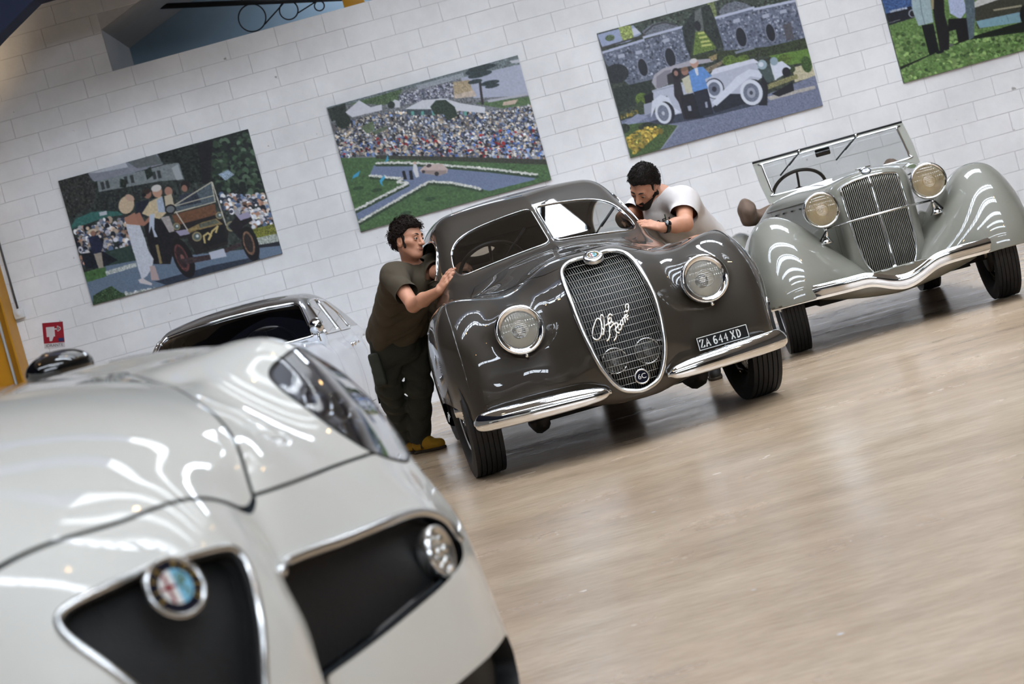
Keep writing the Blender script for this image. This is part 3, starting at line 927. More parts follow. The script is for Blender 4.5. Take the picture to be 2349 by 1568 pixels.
# 1: an early brass-era car, a lady in a pale dress and a seated man
p = Print((55, 490), (1602, 58), (335, 1500), (50, 56, 54), seed=11)
p.poly([(55, 490), (1602, 58), (1885, 1080), (335, 1500)], (52, 58, 55), .35, 8)
p.poly([(290, 430), (610, 335), (860, 262), (910, 350), (770, 392), (560, 452), (350, 495)], (136, 140, 152), .05)
p.poly([(300, 425), (605, 335), (628, 376), (372, 425)], (186, 190, 198), .03).poly([(620, 335), (850, 268), (915, 345), (700, 385)], (100, 106, 108), .06)
p.poly([(375, 490), (760, 400), (900, 360), (1040, 335), (1080, 470), (880, 490), (560, 570), (390, 590)], (128, 136, 138), .08)
for x, y in ((400, 500), (440, 490), (590, 455), (640, 445), (820, 415), (860, 405)): p.poly([(x, y), (x + 26, y - 7), (x + 40, y + 55), (x + 14, y + 62)], (58, 62, 64))
p.poly([(980, 380), (1030, 350), (1075, 470), (1020, 480)], (168, 174, 178)).poly([(560, 470), (620, 480), (610, 540), (560, 540)], (44, 52, 46), .3)
p.poly([(760, 400), (810, 370), (830, 440), (780, 480)], (40, 48, 42), .3)
p.poly([(58, 492), (300, 425), (372, 560), (340, 700), (140, 790)], (56, 57, 55), .35, 5)
p.poly([(870, 265), (1602, 58), (1760, 610), (1340, 590), (1300, 480), (1100, 510), (1040, 340), (900, 330)], (34, 40, 37), .4, 6)
p.blobs([(1250, 200), (1602, 90), (1740, 600), (1350, 560)], 260, 22, [(40, 54, 44), (60, 80, 62), (32, 38, 36), (74, 92, 74)])
p.poly([(1190, 190), (1320, 150), (1290, 500), (1230, 510)], (28, 27, 29), .2)
p.poly([(380, 580), (900, 485), (990, 570), (700, 650), (560, 730), (380, 730)], (50, 54, 53), .3, 5)
p.poly([(160, 860), (200, 795), (330, 742), (430, 730), (540, 736), (585, 762), (420, 792), (300, 835), (170, 880)], (60, 108, 102), .1)
p.poly([(390, 745), (450, 730), (455, 760), (395, 775)], (190, 196, 204))
CR = [(206, 206, 212), (60, 66, 84), (150, 150, 160), (190, 170, 150), (34, 36, 44), (92, 110, 140), (168, 130, 110), (220, 220, 220)]
p.blobs([(180, 890), (420, 800), (640, 790), (660, 1040), (420, 1090), (260, 1200)], 300, 17, CR)
p.blobs([(1350, 590), (1740, 600), (1830, 820), (1650, 870), (1600, 760), (1400, 720)], 240, 18, CR + [(226, 230, 236)])
p.poly([(1360, 430), (1440, 390), (1490, 430), (1420, 480)], (150, 168, 186), .2, 3)
p.poly([(410, 1070), (640, 1010), (690, 1130), (560, 1170), (430, 1180)], (50, 68, 62), .1).poly([(240, 1080), (420, 1060), (540, 1130), (420, 1190), (280, 1200)], (28, 32, 40), .2)
p.poly([(1640, 872), (1812, 826), (1840, 905), (1670, 945)], (118, 120, 52), .3, 3).poly([(1665, 945), (1840, 905), (1858, 968), (1690, 1002)], (168, 174, 166), .25, 3).poly([(1680, 1000), (1862, 972), (1866, 1006), (1690, 1032)], (40, 42, 48))
p.poly([(250, 1240), (440, 1180), (700, 1130), (1000, 1100), (1866, 1004), (1885, 1080), (335, 1500)], (106, 122, 142), .05, 4)
p.poly([(262, 1232), (440, 1185), (450, 1262), (290, 1312)], (76, 110, 66), .12).poly([(438, 1222), (684, 1148), (694, 1182), (446, 1256)], (186, 192, 188), .2, 3)
p.poly([(840, 1300), (1100, 1230), (1300, 1170), (1690, 1090), (1705, 1132), (1200, 1292), (950, 1335)], (50, 58, 72), .08)
p.poly([(335, 1500), (338, 1420), (420, 1372), (490, 1340), (560, 1392), (650, 1412), (480, 1462)], (58, 78, 54), .4, 3).blobs([(590, 1400), (850, 1355), (860, 1375), (620, 1425)], 60, 10, [(206, 206, 204), (170, 180, 170)])
# the car
p.poly([(990, 695), (1300, 495), (1332, 650), (1000, 742)], (86, 98, 106), .15, 4)
p.ell((1092, 520), 36, 42, (36, 30, 30)).poly([(1040, 600), (1180, 568), (1222, 660), (1050, 692)], (52, 58, 70), .3, 3).ell((1085, 545), 24, 28, (150, 112, 96))
p.ell((955, 570), 32, 38, (170, 130, 112)).poly([(920, 610), (980, 590), (1000, 680), (930, 690)], (196, 184, 160))
p.poly([(980, 762), (1332, 668), (1346, 762), (1020, 856)], (112, 78, 56), .08)
p.poly([(1000, 850), (1350, 755), (1445, 850), (1432, 1000), (1180, 1085), (1080, 900)], (36, 33, 34), .1)
p.poly([(1100, 880), (1225, 820), (1342, 786), (1396, 832), (1185, 884), (1120, 910)], (142, 122, 82), .1).poly([(1200, 835), (1335, 795), (1370, 820), (1210, 865)], (92, 96, 84), .15)
p.poly([(1160, 892), (1402, 842), (1432, 972), (1250, 1022)], (28, 27, 29), .1)
p.line([(1250, 985), (1240, 930), (1275, 905), (1300, 925), (1280, 960), (1310, 890), (1355, 850), (1340, 900)], 15, (196, 176, 120))
for c, r in (((1185, 935), 40), ((1465, 850), 42), ((1020, 855), 30), ((1368, 762), 30)):
    p.ell(c, r, r, (150, 138, 104)); p.ell(c, r * .72, r * .72, (92, 104, 104)); p.ell((c[0] + 4, c[1] - 4), r * .3, r * .3, (214, 220, 222))
p.poly([(950, 960), (1000, 884), (1100, 880), (1136, 925), (1010, 965), (968, 1165)], (34, 31, 34), .1).poly([(1010, 892), (1100, 876), (1128, 912), (1050, 932)], (156, 150, 176))
p.poly([(1440, 850), (1500, 775), (1610, 735), (1640, 800), (1560, 850), (1540, 960)], (33, 30, 33), .1).poly([(1510, 765), (1600, 728), (1632, 772), (1540, 802)], (160, 154, 180))
p.ell((1075, 1112), 78, 168, (28, 26, 28), -22).ell((1062, 1108), 48, 118, (92, 56, 56), -22, .2).ell((1060, 1105), 36, 92, (52, 40, 42), -22, .2).ell((1065, 1105), 14, 26, (130, 90, 84), -22)
p.ell((1620, 990), 66, 146, (28, 26, 28), -16).ell((1608, 985), 44, 100, (120, 92, 74), -16, .25).ell((1606, 985), 32, 78, (46, 40, 38), -16, .2)
p.poly([(1040, 1120), (1290, 1080), (1540, 980), (1545, 1010), (1300, 1120), (1100, 1160)], (62, 50, 52), .15).poly([(1282, 1062), (1405, 1030), (1426, 1095), (1300, 1120)], (186, 192, 206))
p.line([(990, 690), (1305, 492), (1335, 652), (1000, 744)], 9, (196, 190, 170)).line([(1000, 690), (1320, 600)], 8, (190, 184, 164)).line([(1310, 492), (1422, 840)], 9, (200, 196, 184)).line([(985, 690), (1110, 882)], 9, (200, 196, 184))
p.poly([(750, 830), (870, 790), (990, 900), (970, 1160), (830, 1160), (790, 1000)], (30, 29, 33), .15).line([(860, 1010), (890, 1150)], 22, (140, 124, 90))
p.poly([(680, 665), (790, 635), (806, 745), (700, 800)], (38, 42, 54), .1).ell((782, 592), 34, 38, (150, 112, 96)).ell((775, 572), 34, 22, (56, 46, 42)).ell((755, 600), 18, 16, (26, 26, 28))
p.poly([(738, 752), (800, 655), (900, 608), (935, 745), (880, 795), (790, 772)], (206, 188, 154), .06).poly([(858, 640), (905, 610), (930, 740), (870, 740)], (170, 182, 200), .05)
p.ell((862, 572), 40, 50, (188, 148, 126)).ell((856, 545), 42, 28, (206, 202, 198)).poly([(890, 782), (960, 768), (1004, 892), (960, 905)], (168, 160, 158), .05)
p.ell((970, 715), 46, 40, (34, 30, 30)).ell((970, 715), 34, 28, (110, 116, 120))
p.poly([(592, 790), (680, 742), (720, 850), (610, 836)], (172, 124, 104)).poly([(680, 760), (720, 740), (760, 820), (800, 772), (815, 800), (760, 850), (715, 850)], (166, 118, 100)).poly([(800, 760), (840, 750), (838, 880), (865, 940), (840, 942), (815, 850), (795, 915)], (190, 200, 216))
p.poly([(606, 838), (722, 846), (760, 950), (790, 1050), (832, 1120), (820, 1185), (782, 1252), (736, 1290), (708, 1200), (650, 1000)], (202, 206, 216), .05, 4)
p.ell((612, 682), 62, 74, (204, 182, 154), 20, .05).ell((640, 625), 40, 26, (190, 160, 140), 30)
p.poly([(705, 1290), (740, 1275), (820, 1318), (815, 1334), (720, 1316)], (206, 198, 200)).poly([(800, 1180), (840, 1170), (880, 1290), (812, 1292)], (180, 160, 158))
p.poly([(300, 950), (380, 928), (424, 1010), (402, 1072), (334, 1082)], (38, 44, 66), .1).poly([(345, 1082), (408, 1068), (424, 1190), (384, 1197)], (160, 150, 138), .05).ell((332, 898), 40, 20, (206, 190, 164)).ell((340, 915), 22, 22, (150, 112, 96))
hang(p, POSTERS[0][0], POSTERS[0][1], PZ0, PZ1, 'photograph of a lady in white beside an early brass-fronted car')
# 2: the crowd on the lawn
p = Print((68, 492), (1628, 55), (348, 1508), (120, 122, 126), seed=12)
p.poly([(68, 492), (1628, 55), (1740, 440), (180, 880)], (112, 114, 118), .25, 4)
p.poly([(1150, 185), (1628, 55), (1725, 385), (1270, 410), (1180, 300)], (170, 174, 192), .03)
p.poly([(68, 492), (1190, 178), (1628, 55), (1645, 132), (1440, 180), (1100, 262), (700, 345), (300, 452), (84, 522)], (104, 114, 116), .2, 4).poly([(1560, 105), (1640, 90), (1645, 118), (1580, 125)], (190, 192, 200))
p.poly([(800, 310), (1180, 205), (1190, 240), (820, 345)], (150, 156, 164), .1, 3)
p.poly([(1100, 282), (1230, 262), (1275, 392), (1110, 412)], (172, 154, 124), .15, 3).poly([(1110, 385), (1270, 345), (1290, 395), (1120, 415)], (196, 180, 164), .08)
p.poly([(240, 470), (690, 338), (650, 445), (520, 472), (420, 462)], (76, 96, 66), .3, 3)
p.blobs([(660, 390), (1100, 285), (1110, 412), (800, 445), (640, 470)], 700, 7, [(150, 150, 168), (92, 92, 108), (190, 190, 200), (70, 76, 88)])
p.poly([(1280, 452), (1722, 393), (1735, 460), (1500, 492), (1380, 472)], (82, 106, 70), .15, 4).poly([(1512, 440), (1632, 415), (1606, 456), (1502, 470)], (192, 172, 154), .05).poly([(1380, 425), (1700, 370), (1705, 385), (1390, 445)], (176, 176, 184))
p.poly([(80, 505), (225, 458), (236, 560), (110, 610)], (38, 46, 40), .4, 4)
p.poly([(110, 620), (400, 560), (700, 520), (1300, 540), (1742, 468), (1855, 905), (900, 892), (470, 884), (182, 905)], (92, 92, 94), .3, 3)
CW = [(206, 206, 210), (176, 178, 186), (70, 82, 116), (44, 46, 54), (176, 156, 136), (120, 140, 180), (220, 214, 204), (52, 54, 58), (150, 144, 138), (206, 190, 168), (96, 104, 128), (30, 32, 38)]
p.blobs([(130, 640), (420, 560), (720, 515), (1300, 520), (1742, 462), (1790, 660), (150, 780)], 1700, 9, CW)
p.blobs([(150, 780), (1790, 640), (1855, 900), (900, 888), (470, 880), (190, 900)], 1800, 12, CW + [(150, 40, 40), (70, 110, 190)])
p.poly([(350, 650), (450, 600), (466, 672), (400, 706)], (94, 108, 82), .2, 3).poly([(440, 690), (560, 640), (570, 660), (460, 720)], (90, 102, 82), .2, 3)
p.poly([(225, 532), (335, 433), (430, 490), (520, 466), (524, 512), (280, 572)], (206, 206, 214), .02).poly([(595, 455), (625, 425), (670, 440), (668, 490), (610, 490)], (200, 202, 208))
p.poly([(708, 502), (850, 430), (1020, 413), (1155, 450), (1362, 482), (1362, 532), (1130, 512), (920, 502)], (206, 208, 214), .02).poly([(720, 510), (920, 505), (930, 548), (730, 550)], (66, 78, 84), .3, 3)
for x in (760, 840, 930, 1190): p.poly([(x, 520), (x + 22, 518), (x + 24, 552), (x, 552)], (96, 160, 150))
p.ell((205, 602), 62, 62, (36, 46, 38), 0, .3).ell((598, 470), 30, 30, (40, 50, 44), 0, .3)
p.poly([(915, 482), (960, 430), (1040, 425), (1115, 482), (1140, 552), (1060, 596), (1020, 540), (950, 545)], (42, 56, 44), .3, 3)
p.line([(1318, 260), (1326, 340), (1342, 455)], 20, (48, 44, 46))
for c, rx, ry in (((1325, 165), 105, 28), ((1270, 195), 70, 22), ((1395, 150), 55, 18), ((1300, 225), 80, 20), ((1280, 275), 60, 18), ((1400, 285), 80, 20), ((1420, 310), 60, 16), ((1340, 210), 80, 22), ((1300, 140), 60, 20)): p.ell(c, rx, ry, (46, 58, 60), -12, .25)
p.poly([(180, 905), (470, 898), (900, 912), (1870, 942), (1908, 1080), (348, 1508)], (74, 102, 64), .12, 5)
p.poly([(470, 880), (900, 885), (1862, 905), (1872, 948), (900, 918), (470, 908)], (58, 60, 50), .2, 3)
p.poly([(455, 962), (1060, 975), (1785, 1048), (1765, 1072), (1400, 1165), (1330, 1152), (912, 1082), (330, 1412), (305, 1345), (735, 1108), (690, 1082), (420, 1052)], (112, 124, 152), .05, 4)
for L in ([(480, 958), (780, 955), (1060, 975), (1400, 1002), (1790, 1048)], [(430, 1062), (680, 1082)], [(735, 1120), (300, 1348)], [(335, 1442), (905, 1108), (1100, 1118), (1340, 1165)]): p.line(L, 26, (52, 70, 50), .2)
for L in ([(480, 944), (780, 940), (1060, 960), (1400, 985), (1785, 1030)], [(425, 1046), (690, 1068), (650, 1098), (735, 1104), (300, 1330)], [(330, 1424), (905, 1090), (1100, 1100), (1330, 1150)]):
    Q = resample(np.array(L, float), 160); 
    for q in Q: p.ell(q + p.r.normal(size=2) * 3, 11, 8, tuple(np.array((206, 206, 200)) * (1 + .08 * p.r.normal())))
for c in ((330, 1150), (480, 1165), (915, 1235), (720, 1350)): p.ell(c, 45, 16, (52, 76, 50), -10, .2)
p.poly([(830, 1000), (862, 968), (905, 952), (1012, 945), (1060, 990), (1052, 1022), (985, 1042), (850, 1024)], (192, 172, 166), .03).poly([(840, 1000), (1050, 1000), (1045, 1025), (985, 1040), (850, 1022)], (150, 134, 128)).ell((968, 1028), 18, 18, (50, 46, 48)).ell((860, 1012), 14, 14, (60, 56, 58)).ell((905, 962), 22, 14, (70, 60, 60))
p.poly([(685, 1010), (706, 1002), (728, 1075), (700, 1078)], (26, 27, 32)).poly([(742, 1006), (766, 1000), (780, 1076), (752, 1078)], (24, 25, 30)).poly([(778, 945), (806, 955), (826, 1050), (800, 1062), (774, 1000)], (206, 206, 208)).ell((790, 940), 12, 12, (200, 170, 150))
for P in ([(272, 1095), (290, 1045), (345, 1004), (330, 1050), (285, 1070)], [(503, 1085), (540, 1040), (548, 1066), (522, 1098), (532, 1136), (510, 1110)], [(548, 940), (568, 872), (576, 920)]): p.poly(P, (66, 158, 200))
hang(p, POSTERS[1][0], POSTERS[1][1], PZ0, PZ1, 'photograph of a vast crowd around an open lawn with one pale car')
# 3: a white open car before a villa
p = Print((75, 305), (1902, -200), (395, 1495), (58, 64, 56), seed=13)
p.poly([(75, 305), (1902, -200), (2222, 990), (395, 1495)], (54, 60, 52), .3, 6)
p.poly([(80, 318), (420, 228), (535, 290), (380, 385), (130, 445)], (152, 162, 190), .04).poly([(360, 275), (440, 255), (530, 285), (420, 330)], (196, 200, 214))
p.poly([(280, 245), (400, 228), (430, 362), (320, 372)], (146, 158, 92), .25, 4).ell((200, 350), 45, 30, (84, 100, 70), -10, .3)
p.poly([(420, 230), (1140, 10), (1902, -200), (1960, 0), (1560, 60), (1200, 160), (880, 250), (520, 330)], (62, 70, 62), .4, 6)
p.poly([(1120, 20), (1180, 0), (1210, 120), (1190, 200), (1130, 170)], (120, 130, 84), .25, 4)
NB = [(84, 90, 106), (120, 126, 144), (70, 76, 90), (150, 154, 170)]
p.poly([(125, 495), (520, 372), (885, 250), (968, 565), (600, 745), (380, 795), (165, 600)], (100, 106, 122), .12, 4).blobs([(130, 500), (880, 255), (960, 560), (380, 790)], 700, 9, NB)
p.poly([(500, 290), (600, 215), (720, 190), (820, 215), (850, 240), (540, 330)], (104, 108, 118), .2, 4).line([(530, 300), (610, 230), (720, 200), (820, 225)], 14, (60, 62, 62))
p.line([(122, 492), (520, 368)], 22, (178, 184, 206)).line([(520, 345), (885, 245)], 24, (182, 188, 208)).line([(110, 450), (530, 320)], 16, (64, 62, 60))
p.poly([(1195, 160), (1560, 62), (1962, 0), (2052, 345), (1690, 445), (1290, 495)], (100, 106, 124), .12, 4).blobs([(1210, 170), (1950, 10), (2045, 340), (1295, 485)], 700, 9, NB)
p.poly([(1230, 90), (1290, 30), (1380, 0), (1470, 15), (1545, 55), (1240, 130)], (104, 108, 118), .2, 4).line([(1200, 158), (1560, 60)], 24, (182, 188, 208)).line([(1560, 78), (1970, -10)], 24, (182, 188, 208))
for c, rx, ry in (((772, 535), 46, 92), ((512, 630), 42, 84), ((1442, 340), 46, 92), ((1720, 298), 40, 84)): p.ell(c, rx * 1.25, ry * 1.15, (120, 124, 140), -15, .1).ell(c, rx, ry, (32, 34, 42), -15, .1)
p.poly([(1835, 225), (1910, 200), (1945, 355), (1872, 378)], (82, 80, 86), .08)
for x, y in ((730, 372), (470, 485), (1395, 183), (1670, 138), (1835, 95), (305, 520)): p.poly([(x - 30, y - 8), (x + 30, y - 24), (x + 38, y + 10), (x - 24, y + 26)], (168, 172, 190))
p.poly([(880, 250), (1000, 80), (1000, 320), (960, 520), (920, 440)], (42, 48, 46), .3, 5).poly([(1060, 60), (1140, 30), (1200, 180), (1280, 440), (1220, 440), (1100, 290)], (44, 50, 46), .3, 5)
p.poly([(1000, 100), (1060, 60), (1090, 280), (1010, 295)], (96, 100, 98), .15, 4).ell((1030, 235), 30, 50, (34, 36, 40), -15)
p.poly([(1008, 292), (1085, 280), (1212, 450), (985, 515)], (96, 116, 56), .2, 4)
for y in (300, 340, 380, 415): p.poly([(1030 + (y - 300) * .3, y), (1090 + (y - 300) * .6, y - 14), (1100 + (y - 300) * .6, y + 4), (1036 + (y - 300) * .3, y + 18)], (182, 186, 112))
p.poly([(970, 520), (1290, 470), (1700, 430), (2050, 345), (2095, 440), (1700, 520), (1300, 540), (980, 560)], (52, 60, 40), .25, 4).poly([(1700, 520), (2072, 448), (2115, 570), (1900, 605)], (94, 124, 56), .12, 4)
p.poly([(1380, 480), (1560, 430), (1570, 450), (1390, 500)], (120, 126, 140))
p.poly([(1930, 630), (2125, 580), (2160, 705), (1950, 770)], (188, 180, 152), .08, 4).poly([(2000, 830), (2170, 760), (2200, 880), (2010, 870)], (84, 106, 56), .2, 4)
p.ell((262, 690), 118, 92, (38, 42, 44), -10, .25).poly([(228, 832), (592, 750), (604, 900), (480, 962), (290, 1055)], (40, 48, 42), .25, 4)
for c, rx, ry in (((1330, 560), 72, 46), ((1455, 552), 66, 42), ((1852, 552), 70, 50), ((500, 930), 60, 60)): p.ell(c, rx, ry, (86, 106, 46), -15, .25)
p.ell((2062, 598), 50, 80, (62, 84, 44), -15, .25).ell((1920, 645), 34, 34, (52, 62, 40), 0, .2).ell((495, 1040), 44, 90, (56, 66, 48), 0, .25)
p.poly([(300, 1140), (560, 1060), (900, 1050), (1180, 1000), (1700, 880), (2150, 700), (2222, 990), (395, 1495)], (114, 120, 142), .1, 4)
p.poly([(1680, 910), (2140, 800), (2150, 830), (1720, 940)], (172, 166, 160), .08).poly([(310, 1180), (460, 1070), (560, 1100), (400, 1190)], (140, 146, 170), .06)
p.poly([(318, 1180), (560, 1150), (845, 1184), (680, 1416), (395, 1495)], (70, 90, 52), .15, 4).line([(848, 1185), (682, 1416)], 12, (140, 146, 160))
p.ell((560, 1190), 90, 40, (44, 52, 38), -10, .3).ell((340, 1210), 50, 46, (42, 50, 38), 0, .3)
p.blobs([(360, 1320), (450, 1230), (600, 1200), (710, 1222), (560, 1340), (430, 1460)], 240, 16, [(186, 158, 66), (150, 128, 56), (202, 176, 84), (96, 96, 48)])
p.blobs([(300, 1090), (450, 1040), (460, 1065), (310, 1120)], 40, 12, [(150, 130, 60), (60, 66, 44)])
W3 = (192, 196, 210)
p.poly([(560, 1150), (900, 1060), (1500, 960), (1650, 900), (1700, 960), (1100, 1110), (700, 1180)], (58, 62, 76), .08)
p.poly([(596, 770), (620, 700), (700, 640), (960, 562), (1150, 545), (1180, 572), (830, 642), (745, 792), (640, 835)], (164, 160, 170), .03).poly([(640, 720), (720, 660), (780, 650), (740, 790), (640, 830)], (128, 124, 134))
p.poly([(600, 850), (745, 800), (1130, 722), (1180, 690), (1555, 578), (1642, 622), (1665, 705), (1400, 905), (1180, 1005), (880, 1062), (800, 1082), (740, 900), (620, 962)], (178, 182, 198), .02)
p.poly([(740, 700), (850, 640), (960, 620), (950, 720), (750, 790)], (48, 46, 52)).line([(600, 858), (1130, 725)], 10, (150, 154, 170))
p.poly([(1180, 640), (1560, 545), (1640, 600), (1560, 585), (1185, 694), (1150, 700)], (206, 208, 220), .02).poly([(1100, 640), (1270, 560), (1260, 600), (1130, 680)], (120, 108, 90), .2, 3).poly([(1135, 530), (1215, 498), (1210, 550), (1160, 570)], (140, 124, 88), .2, 3)
p.poly([(1170, 1010), (1330, 880), (1450, 880), (1490, 970), (1200, 1062)], (38, 40, 50), .1)
p.ell((1190, 830), 92, 100, (44, 46, 56)).ell((1188, 832), 84, 92, (200, 204, 216)).ell((1188, 834), 56, 66, (104, 110, 128), -15, .1).ell((1188, 836), 22, 26, (52, 54, 64))
p.poly([(1165, 965), (1400, 715), (1520, 645), (1645, 665), (1672, 735), (1530, 712), (1410, 815), (1210, 995)], (204, 208, 220), .02)
p.poly([(1640, 700), (1700, 760), (1690, 990), (1610, 990)], (34, 35, 42)).ell((1560, 866), 118, 126, (40, 42, 50)).ell((1540, 866), 106, 124, (206, 210, 220)).ell((1538, 868), 74, 90, (110, 116, 132), -15, .1).ell((1538, 870), 40, 50, (150, 154, 168)).ell((1538, 870), 16, 20, (70, 74, 84))
p.poly([(1740, 588), (1830, 568), (1915, 632), (1860, 690), (1750, 755)], (206, 210, 222), .02).ell((1870, 672), 40, 46, (30, 30, 36)).poly([(1600, 640), (1720, 592), (1765, 745), (1690, 775)], (70, 82, 82), .1).poly([(1715, 590), (1735, 588), (1780, 745), (1762, 752)], (206, 208, 216))
p.ell((1640, 602), 46, 46, (150, 168, 180)).ell((1752, 570), 38, 40, (140, 158, 172)).ell((1630, 600), 24, 24, (206, 212, 220)).line([(1610, 520), (1622, 470)], 14, (70, 68, 64))
p.poly([(1730, 880), (1930, 765), (1945, 850), (1800, 906)], (30, 30, 36)).poly([(1690, 790), (1970, 690), (1985, 730), (1700, 838)], (132, 128, 90), .2, 3)
p.poly([(520, 900), (610, 870), (612, 960), (540, 985)], (26, 26, 32)).poly([(520, 980), (600, 960), (600, 1060), (530, 1090)], (150, 154, 170))
p.poly([(588, 1112), (600, 950), (680, 888), (760, 918), (800, 1010), (872, 1052), (800, 1082), (720, 960), (640, 990)], (204, 208, 220), .02)
p.ell((730, 1060), 84, 108, (40, 42, 50)).ell((706, 1062), 76, 106, (206, 210, 220)).ell((705, 1064), 52, 78, (112, 118, 134), -15, .1).ell((706, 1066), 14, 20, (180, 184, 196))
p.poly([(800, 720), (850, 690), (900, 900), (940, 1110), (905, 1125), (850, 960), (810, 900)], (40, 36, 44), .1).ell((830, 690), 44, 56, (30, 26, 30)).ell((825, 685), 20, 26, (150, 112, 100))
p.poly([(880, 740), (960, 695), (992, 860), (925, 878)], (190, 186, 164), .04).ell((910, 668), 34, 36, (150, 110, 96)).ell((905, 645), 36, 20, (120, 92, 74)).poly([(860, 900), (990, 870), (1085, 1105), (920, 1125)], (30, 30, 38), .1)
p.poly([(945, 672), (1010, 630), (1080, 622), (1165, 712), (1100, 740), (1130, 830), (1040, 865), (985, 862)], (96, 138, 198), .05).ell((998, 590), 38, 46, (182, 142, 126)).ell((990, 568), 36, 24, (206, 202, 204)).poly([(1000, 640), (1030, 630), (1040, 700), (1020, 710)], (206, 208, 214))
p.poly([(990, 862), (1125, 828), (1182, 1072), (1060, 1096)], (36, 38, 50), .08).poly([(935, 1000), (965, 990), (975, 1040), (945, 1045)], (150, 154, 170)).poly([(1100, 960), (1120, 955), (1130, 1010), (1108, 1015)], (150, 154, 170))
hang(p, POSTERS[2][0], POSTERS[2][1], PZ0, PZ1, 'photograph of three people beside a long white car in front of a villa')
# 4: people on grass beside a dark car, mostly above the frame
p = Print((17, -612), (2876, -1395), (525, 1250), (98, 126, 72), seed=14)
p.poly([(17, -612), (2876, -1395), (3384, 467), (525, 1250)], (96, 124, 70), .18, 5)
p.poly([(17, -612), (2876, -1395), (3100, -560), (180, 60)], (140, 164, 200), .05, 6).poly([(130, -200), (2980, -960), (3100, -500), (190, 120)], (58, 84, 60), .3, 6)
p.blobs([(300, 500), (2300, 450), (3300, 300), (3380, 460), (540, 1230)], 900, 26, [(112, 140, 84), (84, 112, 60), (126, 150, 92), (74, 100, 56)], 1.1)
p.poly([(180, -20), (620, -60), (660, 120), (250, 225)], (62, 88, 134), .2, 4).poly([(245, 215), (620, 98), (695, 262), (300, 385)], (26, 27, 36), .15).poly([(300, 170), (560, 110), (570, 140), (310, 200)], (160, 168, 184), .2, 3).ell((640, 210), 55, 60, (150, 156, 168)).ell((645, 212), 42, 46, (30, 30, 36)).line([(300, 350), (460, 300)], 10, (120, 124, 128))
p.poly([(470, 1005), (900, 822), (1480, 600), (2360, 480), (3330, 240), (3300, 60), (2260, 340), (1500, 560), (1000, 790), (480, 1042)], (20, 25, 18), .15)
p.poly([(1530, 120), (1800, 20), (2400, -130), (3300, -380), (3350, 80), (2270, 330), (1620, 440)], (58, 58, 48), .08, 5).poly([(1840, 150), (2270, 80), (2260, 110), (1850, 175)], (150, 146, 124)).poly([(1540, 60), (1700, -60), (2500, -260), (2520, -160), (1900, 10), (1570, 125)], (190, 190, 186), .06)
p.poly([(1590, 325), (2240, 188), (2258, 340), (1645, 430)], (122, 156, 168), .03).line([(2040, 240), (2075, 330)], 6, (80, 104, 112))
p.ell((2370, 240), 130, 170, (18, 18, 18)).ell((2400, 250), 70, 90, (130, 134, 138))
p.poly([(600, -300), (860, -330), (930, 160), (955, 340), (735, 395), (640, 150)], (156, 174, 178), .05, 5).line([(740, -100), (780, 180), (830, 370)], 14, (112, 130, 136)).poly([(780, 385), (955, 358), (1045, 770), (905, 840)], (15, 15, 17), .1).ell((730, -360), 80, 100, (180, 140, 120))
p.poly([(870, -300), (1090, -340), (1120, 200), (1195, 500), (1195, 745), (1060, 775), (990, 400)], (24, 22, 23), .1).poly([(900, -200), (960, -220), (960, 140), (930, 160)], (150, 140, 110)).ell((970, -400), 75, 95, (176, 134, 116))
p.poly([(1130, -300), (1330, -340), (1445, 175), (1355, 295), (1200, 205)], (172, 182, 210), .06, 4).poly([(1180, 290), (1450, 275), (1495, 600), (1330, 645), (1290, 450), (1170, 480)], (19, 17, 19), .1).ell((1230, -400), 75, 95, (176, 134, 116))
p.poly([(1390, -300), (1530, -330), (1575, 200), (1560, 565), (1490, 605), (1440, 240)], (84, 98, 106), .1, 4).ell((1450, -400), 72, 92, (176, 134, 116))
p.ell((1060, 785), 60, 20, (16, 16, 24)).ell((1225, 680), 32, 20, (90, 92, 92))
hang(p, POSTERS[3][0], POSTERS[3][1], PZ0, PZ1, 'photograph of people standing on grass beside a dark car, at the top right')
